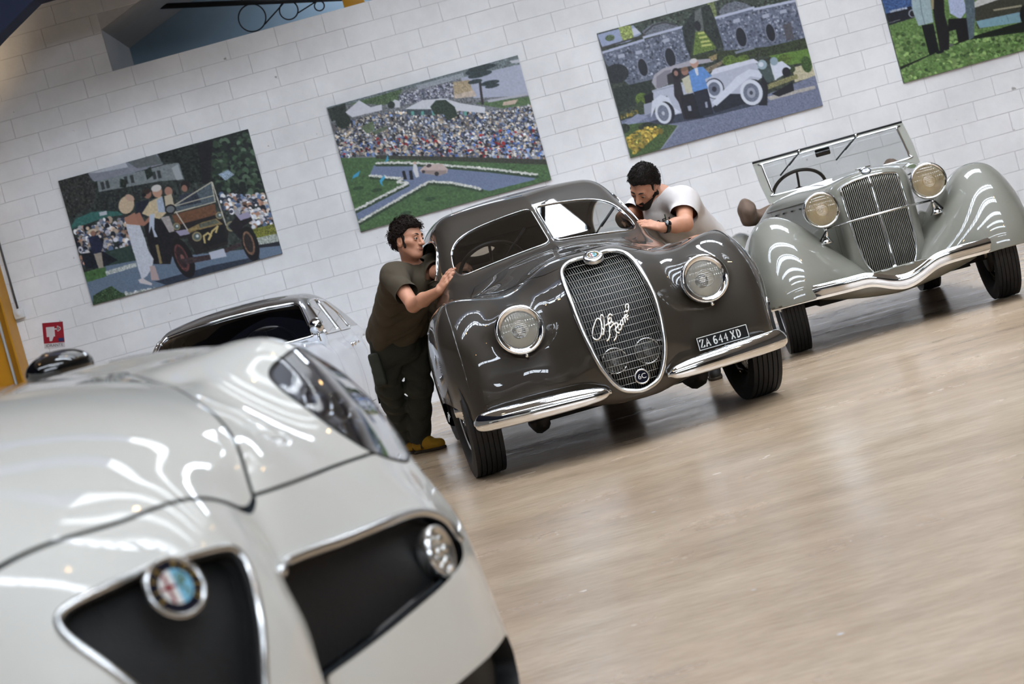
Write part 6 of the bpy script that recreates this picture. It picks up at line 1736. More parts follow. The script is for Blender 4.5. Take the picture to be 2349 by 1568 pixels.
for s, P, T in halves(V_, T_in): mesh_obj('wing_lining', P, T, mat('underseal_black', ()), RD)
# apron under the nose
def f_apron(p):
    l = np.abs(p[:, 0]); a = -p[:, 1]; z = p[:, 2]
    zb = .225 + .25 * l ** 1.6
    return np.maximum(smax((zb - z), (a - (.42 - .5 * (.40 - z) - .1 * l)) * .8, .06), np.maximum(z - .40, np.maximum(l - .52, .05 - a)))
aP, aT = iso(f_apron, (-.6, -.5, .15), (.6, 0, .45), .015)
surf('front_apron', f_apron, aP, aT, GP, RD)
# rear wings and running boards, mostly hidden
for s in (-1, 1):
    def f_rw(p, s=s): return np.maximum(smin(ell(p, (s * .70, 2.75, .42), (.20, .62, .44)), 9 + p[:, 0] * 0, .1), np.maximum(.3 - p[:, 2], .52 - s * p[:, 0]))
    P, T = iso(f_rw, (s * .72 - .3, 2.0, .2), (s * .72 + .3, 3.5, .95), .035); surf('rear_wing', f_rw, P, T, GP, RD)
    MB().box((min(s * .55, s * .86), .95, .30), (max(s * .55, s * .86), 2.3, .335), .01).build('running_board', mat('dark_moulding', ()), RD)
# headlights on stalks
for s in (-1, 1):
    h = lamp(RD, s * .351, -.255, .867, .115, (-.02 * s, -1, .02), shell=GP, depth=.16, lens_tint=(240, 226, 196))
    MB().tube([(0, .04, -.10), (0, .05, -.15), (s * .012, .06, -.22)], [.014, .012, .02], 8).build('stalk', chrome(), h)
    MB().lathe([(.0, -.02), (.045, -.02), (.03, .0), (.02, .03), (0, .03)], 16, frame((s * .012, .06, -.20), (0, 0, 1))).build('stalk_foot', chrome(), h)
    MB().tube([(s * .005, .0, -.135), (s * .05, .05, -.19), (s * .07, .06, -.26)], .006, 6).build('cable', black(), h)
MB().tube([(-.36, -.19, .742), (-.15, -.325, .748), (0, -.345, .75), (.15, -.325, .748), (.36, -.19, .742)], .007, 8).build('tie_bar', chrome(), RD)
# bumper: one wide chrome blade dipping at the centre
bz = Sp1([-1.15, -.75, -.5, -.3, -.2, -.12, 0, .12, .2, .3, .5, .75, 1.15], [.355, .378, .378, .375, .367, .335, .303, .335, .370, .385, .385, .388, .38])
by = Sp1([-1.15, -.75, -.4, -.18, 0, .18, .4, .75, 1.15], [.36, .50, .57, .585, .57, .585, .57, .50, .36])
V = []; F = []
xs_ = np.linspace(-1.08, 1.08, 100); prof = [(.0, .045), (.010, .030), (.014, .008), (.012, -.004), (.012, -.03), (.0, -.047), (-.012, -.047), (-.014, .0), (-.012, .045)]
for x in xs_:
    for (d, hz) in prof: V.append((x, -float(by(x)) - d, float(bz(x)) + hz * (1.0 if abs(x) < 1.05 else .8)))
m = len(prof)
for i in range(len(xs_) - 1):
    for k in range(m):
        k2 = (k + 1) % m; F.append((i * m + k, (i + 1) * m + k, (i + 1) * m + k2, i * m + k2))
F += [tuple(range(m)), tuple((len(xs_) - 1) * m + k for k in range(m))[::-1]]
bp_ = shade(mesh_obj('bumper', V, F, chrome(), RD), 30)
for s in (-1, 1): MB().tube([(s * .33, -.56, .37), (s * .33, -.3, .34)], .015, 8).build('bumper_bracket', mat('dark_iron_casting', ()), bp_)
# wheels and axle
for s in (-1, 1):
    wire_wheel(RD, s * .69, 0, .335, s, R=.335, w=.15, rim=.22, disc=GP, spokes=False)
    wire_wheel(RD, s * .69, 2.75, .335, s, R=.335, w=.15, rim=.22, disc=GP, spokes=False)
MB().tube([(-.66, 0, .3), (.66, 0, .3)], .03, 8).build('front_axle', mat('dark_iron_casting', ()), RD)
MB().box((-.5, -.1, .26), (.5, 3.3, .32)).build('chassis', mat('underseal_black', ()), RD, smooth=False)
MB().box((-.55, .95, .32), (.55, 3.0, .5)).build('floor_pan', mat('underseal_black', ()), RD, smooth=False)
# windscreen: painted frame, chrome inner rim, glass
wsR = bpy.data.objects.new('windscreen', None); COL.objects.link(wsR); wsR.parent = RD
def wpt(l, z, d=0.): return (l, .98 + (z - 1.007) * 1.09 - d * .68, z - d * -.0 + d * .0)
outer = [(-.548, 1.0), (.548, 1.0), (.563, 1.15), (.562, 1.322), (-.562, 1.322), (-.563, 1.15)]
inner = spline([(-.44, 1.052), (.44, 1.052), (.497, 1.068), (.503, 1.13), (.505, 1.26), (.50, 1.296), (.47, 1.304), (-.47, 1.304), (-.50, 1.296), (-.505, 1.26), (-.503, 1.13), (-.497, 1.068)], 4, closed=True)
n_ = 96
inn_ = resample(inner, n_, True); ang0 = np.arctan2(inn_[:, 1] - 1.16, inn_[:, 0] / 3)
out_ = resample(np.array(outer), 400, True); ango = np.arctan2(out_[:, 1] - 1.16, out_[:, 0] / 3)
om = np.array([out_[np.argmin(np.abs(np.angle(np.exp(1j * (ango - t)))))] for t in ang0])
V = [wpt(*p, .03) for p in inn_] + [wpt(*p, .03) for p in om] + [wpt(*p, -.03) for p in om] + [wpt(*p, -.03) for p in inn_]
F = []
for i in range(n_):
    j = (i + 1) % n_
    for k in range(4): F.append((k * n_ + i, k * n_ + j, ((k + 1) % 4) * n_ + j, ((k + 1) % 4) * n_ + i))
shade(mesh_obj('frame', V, F, GP, wsR), 30)
MB().tube([wpt(*p, .034) for p in inn_], .008, 8, closed=True).build('chrome_rim', chrome(), wsR)
mesh_obj('glass', [wpt(*p) for p in inn_], [tuple(range(n_))], thin_glass('clear_screen', (226, 230, 230), 1.3), wsR)
MB().tube([wpt(-.562, 1.326, .0), wpt(.562, 1.326, .0)], .012, 8).build('top_seal', black(), wsR)
for (x0, dx) in ((-.215, -.19), (.21, -.20)):
    w_ = bpy.data.objects.new('wiper', None); COL.objects.link(w_); w_.parent = wsR
    MB().lathe([(.0, -.02), (.016, -.02), (.016, .02), (0, .025)], 12, frame(wpt(x0, 1.318, .045), (0, -1, .3))).build('pivot', chrome(), w_)
    MB().tube([wpt(x0, 1.315, .06), wpt(x0 + dx * .55, 1.24, .055)], .0055, 6).build('arm', black(), w_)
    MB().tube([wpt(x0 + dx * .25, 1.285, .045), wpt(x0 + dx, 1.185, .04)], .006, 6).build('blade', black(), w_)
mm = MB(); mm.box((-.10, 1.33, 1.245), (.01, 1.35, 1.30), .008); mm.tube([(-.045, 1.35, 1.29), (-.02, 1.34, 1.325)], .006, 6); mm.build('rear_view_mirror', black(), wsR)
steering_wheel(RD, (-.27, 1.42, 1.045), (0, .72, .69), .2, .013)
MB().box((-.5, 1.18, .86), (.5, 1.24, 1.0), .02).build('dashboard', mat('dark_dash', ()), RD)
LEA = mat('pale_leather', (150, 140, 126), .6, noise=.1)
for s in (-1, 1):
    MB().box((s * .26 - .22, 1.75, .5), (s * .26 + .22, 2.2, .66), .05).build('seat_cushion', LEA, RD)
    MB().box((s * .26 - .22, 2.12, .6), (s * .26 + .22, 2.27, 1.0), .05).build('seat_back', LEA, RD)
# folded canvas top with soft creases
def f_top(p):
    q = p.copy(); 
    f = smin(ell(p, (0, 2.62, .93), (.63, .24, .10)), smin(ell(p, (-.60, 2.5, 1.0), (.07, .24, .115)), ell(p, (.60, 2.5, 1.0), (.07, .24, .115)), .02), .06)
    return f + .004 * np.sin(p[:, 2] * 60 + np.sin(p[:, 1] * 12) * 1.5) + .004 * np.sin(p[:, 1] * 40 + p[:, 2] * 20)
P, T = iso(f_top, (-.72, 2.2, .8), (.72, 2.9, 1.2), .02, margin=3)
mesh_obj('folded_canvas_top', P, T, mat('brown_canvas', (112, 92, 78), .9, noise=.2, nscale=20, bump=.3, bscale=200), RD)
# ------------------------------------------------------------------ the pale saloon behind the white sports car
SPT = mat('pale_grey_paint', (196, 198, 204), .3, .0, coat=1.0, noise=.02)
RPT = mat('brown_roof_paint', (70, 62, 56), .3, .1, coat=1.0)
SL = thing('vintage_saloon', 'pale grey vintage saloon with dark brown roof parked by the wall behind the white car', 'car', (-2.2, 12.3, 0), math.radians(-2))
_T3 = TPS([(0, .85, .80), (0, .6, .92), (0, .2, .955), (0, -.4, .965), (0, -.8, .955), (0, -2.5, .93), (0, -3.6, .88), (0, -4.0, .75), (.45, .85, .76), (.45, .6, .89), (.45, .2, .93), (.45, -.6, .94), (.45, -2.5, .92), (.45, -3.6, .85),
           (.68, .8, .8), (.68, .4, .93), (.68, 0, .945), (.68, -.6, .925), (.68, -1.4, .915), (.68, -2.5, .93), (.68, -3.6, .85), (.85, .4, .85), (.85, 0, .87), (.85, -.8, .85), (.85, -1.6, .85), (.85, -2.5, .88), (.85, -3.6, .8)]).bake((-1.2, -4.6), (1.2, 1.3))
_S3 = TPS([(.8, .8, .60), (.8, .5, .66), (.4, .9, .74), (.4, .6, .80), (.4, .3, .78), (0, .9, .775), (0, .6, .83), (0, .3, .81), (-.8, .92, .785), (-.8, .6, .84), (-.8, .3, .83), (-1.6, .92, .80), (-1.6, .75, .84), (-1.6, .5, .86), (-1.6, .3, .84),
           (-2.5, .92, .80), (-2.5, .7, .875), (-2.5, .45, .895), (-2.5, .25, .88), (-3.4, .9, .72), (-3.4, .5, .82), (-4.1, .6, .6)], sym=False).bake((-4.7, 0), (1.3, 1.5))
_roof3 = Sp1([-4.0, -3.4, -2.9, -2.5, -2.1, -1.7, -1.4, -1.2], [.80, 1.05, 1.24, 1.335, 1.375, 1.375, 1.345, 1.30])
def f_cab3(p):
    l = np.abs(p[:, 0]); a = -p[:, 1]; z = p[:, 2]
    top = z - (_roof3(a) - .18 * l ** 2.3)
    fr = (a - (-.62 - .32 * l * l - 1.70 * (z - .93))) * .5
    sd = (l - (.775 - .42 * np.clip(z - .9, 0, 1) ** 1.05)) * .95
    return np.maximum(smax(smax(top, fr, .05), sd, .07), np.maximum(.85 - z, -(a + 3.9)))
def f_sal(p):
    l = np.abs(p[:, 0]); a = -p[:, 1]; z = p[:, 2]
    f = smax((z - _T3(p[:, 0], a)) * .85, (l - _S3(a, z)) * .95, .09)
    f = smax(f, (a - (.86 - .25 * l * l - .3 * (z - .6) ** 2)) * .9, .12)
    f = np.maximum(f, np.maximum(.22 - z, -(a + 4.05)))
    return smin(f, f_cab3(p), .02)
P, T = iso(f_sal, (-1., -.95, .15), (1., 4.1, 1.45), .024)
arch3 = lambda p: np.where(ax_(p) > .5, np.minimum(np.hypot(p[:, 1], p[:, 2] - .32), np.hypot(p[:, 1] - 2.55, p[:, 2] - .32)) - .36, 1.)
P, T = clip(P, T, arch3)
WS3 = np.array([(-.685, .955), (.685, .955), (.672, 1.0), (.59, 1.215), (.54, 1.255), (.3, 1.275), (0, 1.28), (-.3, 1.275), (-.54, 1.255), (-.59, 1.215), (-.672, 1.0)])
SW3a = [(-1.04, .955), (-1.30, 1.215), (-1.40, 1.245), (-1.84, 1.262), (-1.84, .955)]
SW3b = [(-1.90, .955), (-1.90, 1.255), (-2.25, 1.235), (-2.52, 1.12), (-2.60, .955)]
SW3v = [(-.98, .955), (-1.10, .955), (-1.30, 1.205), (-1.24, 1.20)]
g3w = lambda p: np.where((p[:, 1] > .5) & (p[:, 1] < 1.45) & (ax_(p) < .70), sdpoly(WS3, p[:, 0], p[:, 2]), -1.)
gside = lambda poly: (lambda p: np.where(ax_(p) > .42, sdpoly(poly, -p[:, 1], p[:, 2]), -1.))
(w3P, w3T), (P, T) = split(P, T, g3w)
(aP, aT), (P, T) = split(P, T, gside(SW3a))
(bP, bT), (P, T) = split(P, T, gside(SW3b))
# dark roof panel above the glass
g_roof = lambda p: p[:, 2] - (1.262 - .13 * np.clip(-p[:, 1] * -1 - 2.2, 0, 2))
(rP, rT), (P, T) = split(P, T, lambda p: np.where((p[:, 1] > .5) & (p[:, 1] < 3.2), p[:, 2] - .962, -1.))
# doors
D1 = [(-.92, .30), (-.92, .90), (-1.0, .945), (-1.86, .945), (-1.86, .30)]
D2 = [(-1.87, .30), (-1.87, .945), (-2.62, .945), (-2.5, .75), (-2.25, .60), (-2.12, .30)]
gd = lambda poly: (lambda p: np.where((ax_(p) > .5) & (p[:, 2] < .96), sdpoly(poly, -p[:, 1], p[:, 2]), -1.) - .0022)
for poly, hy in ((D1, 1.76), (D2, 1.95)):
    dP_, dT_ = clip(P, T, gd(poly)); P, T = clip(P, T, lambda p: -gd(poly)(p) - .0044)
    for s, Q, U in halves(dP_, dT_):
        d = surf('door', f_sal, Q, U, SPT, SL)
        dh = MB(); dh.tube([(s * .845, hy - .05, .815), (s * .875, hy - .04, .82), (s * .878, hy + .06, .82)], .011, 8); dh.lathe([(.022, 0), (.02, .012), (0, .014)], 12, frame((s * .845, hy - .05, .815), (s, 0, .1))); dh.build('door_handle', chrome(), d)
surf('bodywork', f_sal, P, T, SPT, SL)
surf('roof_panel', f_sal, rP, rT, RPT, SL)
V_, T_in = iso(lambda p: f_sal(p) + .02, (-1., -.95, .15), (1., 4.1, 1.45), .05)
V_, T_in = clip(V_, T_in, lambda p: np.minimum(np.minimum(arch3(p), -g3w(p)), np.minimum(-gside(SW3a)(p), -gside(SW3b)(p))))
mesh_obj('cabin_lining', V_, T_in, mat('cabin_cloth', (58, 50, 45), .9), SL)
GL3 = thin_glass('saloon_glass', (176, 178, 178), 1.)
w3 = surf('windscreen', f_sal, w3P, w3T, GL3, SL)
lp, cl = loops(w3P, w3T)[0]; trim_loop('chrome_surround', lp, cl, .013, chrome(), w3, f=f_sal, off=.004, sm=1)
for PP, TT in ((aP, aT), (bP, bT)):
    for s, Q, U in halves(PP, TT):
        w_ = surf('side_window', f_sal, Q, U, GL3, SL)
        lp, cl = loops(Q, U)[0]; trim_loop('chrome_surround', lp, cl, .010, chrome(), w_, f=f_sal, off=.003, sm=1)
for s in (-1, 1):   # chrome bullet mirror on the front wing top
    mr = bpy.data.objects.new('wing_mirror', None); COL.objects.link(mr); mr.parent = SL; mr.location = (s * .755, .62, .905)
    MB().tube([(0, 0, 0), (0, .01, .05), (0, .01, .09)], [.014, .010, .009], 8).build('mirror_stem', chrome(), mr)
    MB().lathe([(.0, -.05), (.03, -.045), (.052, -.02), (.062, .012), (.063, .03), (.058, .034), (0, .034)], 24, frame((0, .005, .125), (0, 1, .05))).build('mirror_shell', chrome(), mr)
    for yy in (0, 2.55): wire_wheel(SL, s * .70, yy, .32, s, R=.32, w=.16, rim=.2, spokes=False, disc=chrome())
    for k in (0, 1):
        pass
    MB().lathe([(.0, -.06), (.06, -.05), (.085, 0), (.09, .015), (.075, .02), (0, .03)], 24, frame((s * .58, -.79, .68), (0, -1, .1))).build('headlight', chrome(), SL)
MB().box((-.62, -.9, .36), (.62, -.86, .46), .015).build('front_bumper', chrome(), SL)
gg3 = MB()
for k in range(7): gg3.box((-.3, -.87, .5 + k * .04), (.3, -.855, .515 + k * .04))
gg3.build('grille', chrome(), SL, smooth=False)
steering_wheel(SL, (.3, 1.10, .965), (0, .75, .66), .21, .012, (18, 17, 17))
for s in (-1, 1):
    MB().box((s * .33 - .26, 1.5, .45), (s * .33 + .26, 1.95, .62), .05).build('seat_cushion', mat('saloon_cloth', (70, 60, 54), .8), SL)
    MB().box((s * .33 - .26, 1.9, .55), (s * .33 + .26, 2.05, 1.0), .05).build('seat_back', mat('saloon_cloth', ()), SL)
MB().box((-.66, .70, .80), (.66, .86, .94), .03).build('dashboard', mat('dark_dash', ()), SL)
MB().box((-.6, -.6, .22), (.6, 3.8, .28)).build('floor_pan', mat('underseal_black', ()), SL, smooth=False)
# ------------------------------------------------------------------ people
SKIN = mat('skin_tan', (186, 132, 104), .5, noise=.10, nscale=40, bump=.05, bscale=200)
def basis(fwd, up):
    f = nrm(np.array(fwd, float)); u = np.array(up, float); u = nrm(u - f * (u @ f)); r = np.cross(u, f)   # r: the person's left
    return np.stack([f, r, u], 1)
def union(fs, k):
    o = fs[0]
    for q in fs[1:]: o = smin(o, q, k)
    return o
def head_field(p, c, B, s=1.):
    q = (p - c) @ B / s
    far = np.linalg.norm(q, axis=1) - .19
    f = ell(q, (-.014, 0, .030), (.100, .077, .098))
    f = smin(f, ell(q, (.030, 0, -.044), (.064, .053, .080)), .03)
    f = smin(f, ell(q, (.066, 0, -.094), (.028, .026, .024)), .025)             # chin
    for s_ in (-1, 1):
        f = smin(f, cap(q, (.002, s_ * .051, -.050), (.056, s_ * .024, -.096), .014, .013), .025)   # jaw line
        f = smin(f, cap(q, (.055, s_ * .047, -.018), (.03, s_ * .062, -.012), .016, .012), .025)    # cheekbone
    f = smin(f, cap(q, (.078, -.034, .024), (.078, .034, .024), .0135), .018)   # brow
    for s_ in (-1, 1): f = smax(f, -(np.linalg.norm(q - np.array([.100, s_ * .031, .002]), axis=1) - .0175), .012)
    f = smin(f, cap(q, (.088, 0, .014), (.112, 0, -.030), .0085, .0125), .010)  # nose
    for s_ in (-1, 1): f = smin(f, np.linalg.norm(q - np.array([.099, s_ * .0125, -.033]), axis=1) - .0085, .008)
    f = smin(f, cap(q, (.086, -.019, -.061), (.086, .019, -.061), .0075, .0075), .008)
    f = smin(f, cap(q, (.084, -.016, -.073), (.084, .016, -.073), .0085, .0085), .008)
    f = smax(f, -cap(q, (.097, -.022, -.067), (.097, .022, -.067), .0028), .004)
    for s_ in (-1, 1):
        e = ell(q, (-.008, s_ * .079, -.012), (.022, .010, .034))
        e = smax(e, -(ell(q, (-.004, s_ * .090, -.010), (.011, .008, .018))), .006)
        f = smin(f, e, .008)
    return np.minimum(f * s, np.maximum(far * s, f * s)) if False else f * s
def hand_prims(W, d, n, side, curls, spread=.02, L=.083, s=1.0, thumb=(.75, .55, -.25)):
    """W wrist, d towards the fingers, n out of the back of the hand, side +1 thumb along d x n"""
    d = nrm(np.array(d, float)); n = np.array(n, float); n = nrm(n - d * (n @ d)); t = np.cross(d, n) * side
    W = np.array(W, float); out = []
    offs = [.030, .010, -.010, -.028]; lens = [.072, .080, .075, .060]
    K = []
    for i in range(4):
        k = W + (d * (L - .006 * abs(i - 1)) + t * offs[i]) * s
        out.append((W + t * offs[i] * .6 * s + d * .012 * s, k, .0155 * s, .0125 * s)); K.append(k)
    out.append((W + d * .035 * s + t * .012 * s, W + d * .045 * s - t * .014 * s, .016 * s, .016 * s))
    for i in range(4):
        dd = nrm(d + t * (1.5 - i) * spread * 3); cu = curls[i]; p0 = K[i]; r = [.0105, .0098, .0088, .0078][i if i < 3 else 3]
        r = .0098 if i < 3 else .0086
        a = 0.
        for j, fr in enumerate((.46, .30, .24)):
            a += cu[j]
            v = dd * math.cos(a) - n * math.sin(a)
            p1 = p0 + v * lens[i] * fr * s
            out.append((p0, p1, r * (1 - .10 * j) * s, r * (1 - .10 * (j + 1)) * s)); p0 = p1
    tv = nrm(d * thumb[0] + t * thumb[1] + n * thumb[2])
    b = W + (d * .018 + t * .026) * s
    m = b + tv * .042 * s; e = m + nrm(tv + d * .35) * .030 * s; g = e + nrm(tv + d * .6) * .024 * s
    out += [(b, m, .015 * s, .012 * s), (m, e, .0115 * s, .0105 * s), (e, g, .0105 * s, .0085 * s)]
    return out
def make_skin(name, f, lo, hi, h, parent, base, material):
    P, T = iso(f, lo, hi, h, margin=1.8)
    return mesh_obj(name, P - base, T, material, parent, normals=nrm(grad(f, P, 5e-4)))
def cloth(name, f, lo, hi, h, parent, base, material, cuts=()):
    P, T = iso(f, lo, hi, h, margin=2.2)
    for g in cuts: P, T = clip(P, T, g)
    o = mesh_obj(name, P - base, T, material, parent)
    return o
def folds(p, seed, amp=.006, fr=26.):
    """drapery: soft ridges running in a few directions"""
    r = np.random.default_rng(seed); v = 0
    for k in range(5):
        d = nrm(r.normal(size=3)); e = nrm(r.normal(size=3)); g = nrm(r.normal(size=3))
        w = .5 + .5 * np.sin(p @ g * fr * .45 + 2.1 * k)
        s_ = np.sin(p @ d * fr * (.8 + .3 * k) + 1.3 * np.sin(p @ e * fr * .4 + k) + k)
        v = v + w * (.75 - np.abs(s_) * 1.5) / (1 + .35 * k)
    return amp * v * .75
def plane(pt, n):
    pt = np.array(pt, float); n = nrm(np.array(n, float)); return lambda p: (p - pt) @ n
def face_bits(parent, c, B, base, s=1., iris=(46, 30, 20), brow=(24, 18, 15), look=0.):
    def w(q): return np.array(c) + B @ (np.array(q) * s) - base
    for s_ in (-1, 1):
        Me = frame(w((.0825, s_ * .031, .003)), B @ nrm(np.array([1, look, -.05])), B[:, 2])
        V, F = lathe([(.0001, -.0115), (.008, -.008), (.0115, 0), (.0097, .0062), (.006, .0098), (.0001, .0115)], 20, Me); mesh_obj('eye', V, F, mat('eye_white', (158, 148, 140), .2, coat=.5), parent)
        V, F = lathe([(.0078, .0084), (.0056, .0102), (.0001, .0121)], 16, Me); mesh_obj('iris', V, F, mat('iris_dark', iris, .1, coat=1.), parent)
        V, F = tube([w((.084, s_ * .017, .008)), w((.0905, s_ * .031, .0115)), w((.080, s_ * .045, .006))], [.003, .0055, .003], 8); mesh_obj('eyelid', V, F, SKIN, parent)
        V, F = tube([w((.083, s_ * .018, -.003)), w((.088, s_ * .031, -.0075)), w((.079, s_ * .044, -.003))], [.002, .0042, .002], 8); mesh_obj('eyelid', V, F, SKIN, parent)
        V, F = tube(spline([w((.0915, s_ * .011, .025)), w((.0915, s_ * .022, .030)), w((.0865, s_ * .036, .031)), w((.0765, s_ * .049, .025))], 4), np.interp(np.linspace(0, 1, 13), [0, .3, .8, 1], [.003, .0046, .0038, .0015]), 8); mesh_obj('eyebrow', V, F, mat('brow_hair_%d' % sum(brow), brow, .8), parent)
    V, F = tube([w((.0935, -.019, -.066)), w((.098, 0, -.0655)), w((.0935, .019, -.066))], [.002, .0045, .002], 8); mesh_obj('lips', V, F, mat('lip_tone', (150, 88, 76), .5), parent)
def hair_mesh(parent, c, B, base, material, line, thick, amp, fr, seed, s=1., extra=None, name='hair', locks=420, curl=.035, thin=.003, wave=.3):
    hl = Sp1(*line)
    r = np.random.default_rng(seed); D = [nrm(r.normal(size=3)) for _ in range(6)]
    def f(p):
        q = (p - c) @ B / s
        sh = ell(q, (-.016, 0, .033), (.100 + thick, .078 + thick * .8, .098 + thick))
        nz = 0
        for k, d in enumerate(D): nz = nz + np.sin(q @ d * fr * (1 + .3 * k) + 2 * np.sin(q @ D[(k + 2) % 6] * fr * .6) + k)
        sh = sh + amp * nz / 3
        g = smax(sh, hl(q[:, 0]) + .004 * np.sin(q[:, 1] * 90) - q[:, 2], .008)
        if extra is not None: g = smin(g, extra(q), .006)
        return g * s
    c = np.array(c, float)
    P, T = iso(f, c - .17, c + .18, .006, margin=2.5)
    # loose locks following the head
    mb = MB(); mb.add(P - base, T.tolist())
    idx = r.choice(len(P), min(locks, len(P)), replace=False); N = nrm(grad(f, P[idx], 1e-3))
    fw = B[:, 0]; dn = -B[:, 2]
    for a, n in zip(P[idx], N):
        q = (a - c) @ B
        if q[2] < hl(q[0]) + .012 or q[2] < -.03: continue
        flow = fw * .9 + np.cross(n, B[:, 2]) * r.normal() * .3 + dn * (.6 if q[2] < .06 else -.1) + r.normal(size=3) * .22
        flow = nrm(flow - n * (flow @ n)); L = curl * r.uniform(.7, 1.3); sw = nrm(np.cross(n, flow)) * r.normal() * L * wave
        pts = np.array([a - n * .004, a + flow * L * .35 + n * .006 + sw * .5, a + flow * L * .7 + n * .008 + sw, a + flow * L + n * .003 + sw * .7]) - base
        V, F = tube(pts, np.array([1., 1.05, .8, .2]) * thin, 3); mb.add(V, F)
    return mb.build(name, material, parent)
def hair_material(name, a, b):
    m = mat(name, a, .6, spec=.18, noise=.5, nscale=120); return m

# ---- man in olive T-shirt pushing at the left
B1 = np.array([-.72, 11.30, 0.])
M1 = thing('person', 'man in olive T-shirt and dark cargo trousers pushing at the windscreen pillar', 'person', tuple(B1), 0, 'men pushing the coupe')
hc1 = np.array([-.452, 10.36, 1.362]); HB1 = basis((.80, -.58, -.13), (.24, 0, .97))
rsh, lsh = np.array([-.592, 10.27, 1.172]), np.array([-.345, 10.56, 1.172])
relb, rwr = np.array([-.51, 9.99, .965]), np.array([-.328, 9.705, 1.003])
lelb, lwr = np.array([-.335, 10.30, 1.125]), np.array([-.235, 10.03, 1.085])
nb1 = np.array([-.475, 10.42, 1.205]); pel1 = np.array([-.70, 10.90, .80])
rhip, lhip = np.array([-.785, 10.84, .80]), np.array([-.625, 10.98, .80])
rkn, lkn = np.array([-.862, 11.03, .49]), np.array([-.665, 11.05, .455])
ran, lan = np.array([-.86, 11.42, .10]), np.array([-.775, 11.28, .09])
H1r = hand_prims(rwr, (.70, -.28, .62), (-.50, -.66, .55), -1, [(.05, .22, .12), (.05, .24, .12), (.05, .24, .12), (.08, .26, .15)], spread=.005, thumb=(.45, .55, -.55))
H1l = hand_prims(lwr, (.55, -.35, .25), (-.2, -.55, .75), 1, [(.7, .8, .5)] * 4, spread=.004)
def near(p, c, R, fn):
    """evaluate fn only close to c"""
    d = np.linalg.norm(p - np.asarray(c, float), axis=1) - R
    out = d + .06; m = d < 0
    if m.any(): out[m] = fn(p[m])
    return out
def f_m1(p):
    f = near(p, hc1, .22, lambda q: head_field(q, hc1, HB1))
    f = smin(f, cap(p, hc1 - HB1[:, 2] * .055 - HB1[:, 0] * .012, nb1, .052, .058), .03)
    f = union([f, cap(p, nb1 - np.array([0, 0, .03]), (nb1 + rsh) / 2 - np.array([0, 0, .02]), .05, .045), cap(p, nb1 - np.array([0, 0, .03]), (nb1 + lsh) / 2 - np.array([0, 0, .02]), .05, .045), cap(p, nb1 - np.array([0, 0, .1]), pel1, .10, .11), cap(p, rsh, rhip, .07, .08), cap(p, lsh, lhip, .07, .08)], .04)
    for a, b, c in ((rsh, relb, rwr), (lsh, lelb, lwr)):
        f = smin(f, cap(p, a, b, .052, .041), .03)
        f = smin(f, smin(cap(p, b, b + (c - b) * .4, .042, .041), cap(p, b + (c - b) * .4, c, .041, .027), .02), .02)
    for a, b, c in ((rhip, rkn, ran), (lhip, lkn, lan)): f = union([f, cap(p, a, b, .075, .055), cap(p, b, c, .05, .035)], .03)
    f = smin(f, near(p, rwr, .26, lambda q: union([cap(q, *h) for h in H1r], .008)), .012)
    return smin(f, near(p, lwr, .26, lambda q: union([cap(q, *h) for h in H1l], .008)), .012)
body1 = make_skin('body', f_m1, (-1.0, 9.55, 0.02), (.1, 11.6, 1.56), .0085, M1, B1, SKIN)
face_bits(M1, hc1, HB1, B1)
HAIR1 = hair_material('dark_brown_hair', (30, 20, 15), None)
hair_mesh(M1, hc1, HB1, B1, HAIR1, ([-.12, -.08, -.045, -.025, -.005, .02, .045, .075, .12], [-.080, -.070, -.035, .008, .022, .034, .058, .072, .078]), .014, .0050, 60, 3, locks=1500, curl=.034, thin=.0021, wave=.3,
          extra=lambda q: np.minimum(cap(q, (.018, .074, .02), (.026, .070, -.045), .010, .008), cap(q, (.018, -.074, .02), (.026, -.070, -.045), .010, .008)))
OLIVE = mat('olive_cotton', (66, 57, 42), .9, noise=.15, nscale=12, bump=.2, bscale=300)
def f_ts1(p):
    f = union([cap(p, nb1 - np.array([0, 0, .11]), pel1 + np.array([0, 0, .02]), .126, .135), cap(p, rsh + (nb1 - rsh) * .12 - np.array([0, 0, .02]), rhip + np.array([0, 0, .03]), .092, .112), cap(p, lsh + (nb1 - lsh) * .12 - np.array([0, 0, .02]), lhip + np.array([0, 0, .03]), .092, .112), cap(p, nb1 - np.array([0, 0, .035]), rsh, .058, .066), cap(p, nb1 - np.array([0, 0, .035]), lsh, .058, .066)], .045)
    for a, b in ((rsh, relb), (lsh, lelb)): f = smin(f, cap(p, a, a + (b - a) * .9, .073, .068), .035)
    lo = p[:, 2]
    return f + folds(p, 5, .017, 20) * np.clip((1.27 - lo) / .15, .3, 1)
ud = nrm(relb - rsh); ud2 = nrm(lelb - lsh)
def sleeve_cut(sh, d, L, R=.105):
    return lambda p: np.maximum(L - (p - sh) @ d, np.linalg.norm(np.cross(p - sh, d), axis=1) - R)
def neck_cut(nb, ax, h, R=.088):
    return lambda p: np.maximum(h - (p - nb) @ ax, np.linalg.norm(np.cross(p - nb, ax), axis=1) - R)
cut_r = sleeve_cut(rsh, ud, .62 * np.linalg.norm(relb - rsh)); cut_l = sleeve_cut(lsh, ud2, 1.02 * np.linalg.norm(lelb - lsh), .09)
axis1 = nrm(nb1 - pel1)
hem1 = lambda p: (p - pel1) @ nrm(axis1 + np.array([.12, 0, 0])) + .075 + .010 * np.sin(p[:, 0] * 30)
neck1 = neck_cut(nb1, nrm(hc1 - nb1 + np.array([-.05, .04, 0])), -.004, .084)
ts1 = cloth('t_shirt', f_ts1, (-1.05, 9.95, .68), (-.1, 11.15, 1.36), .012, M1, B1, OLIVE, (cut_r, cut_l, hem1, neck1))
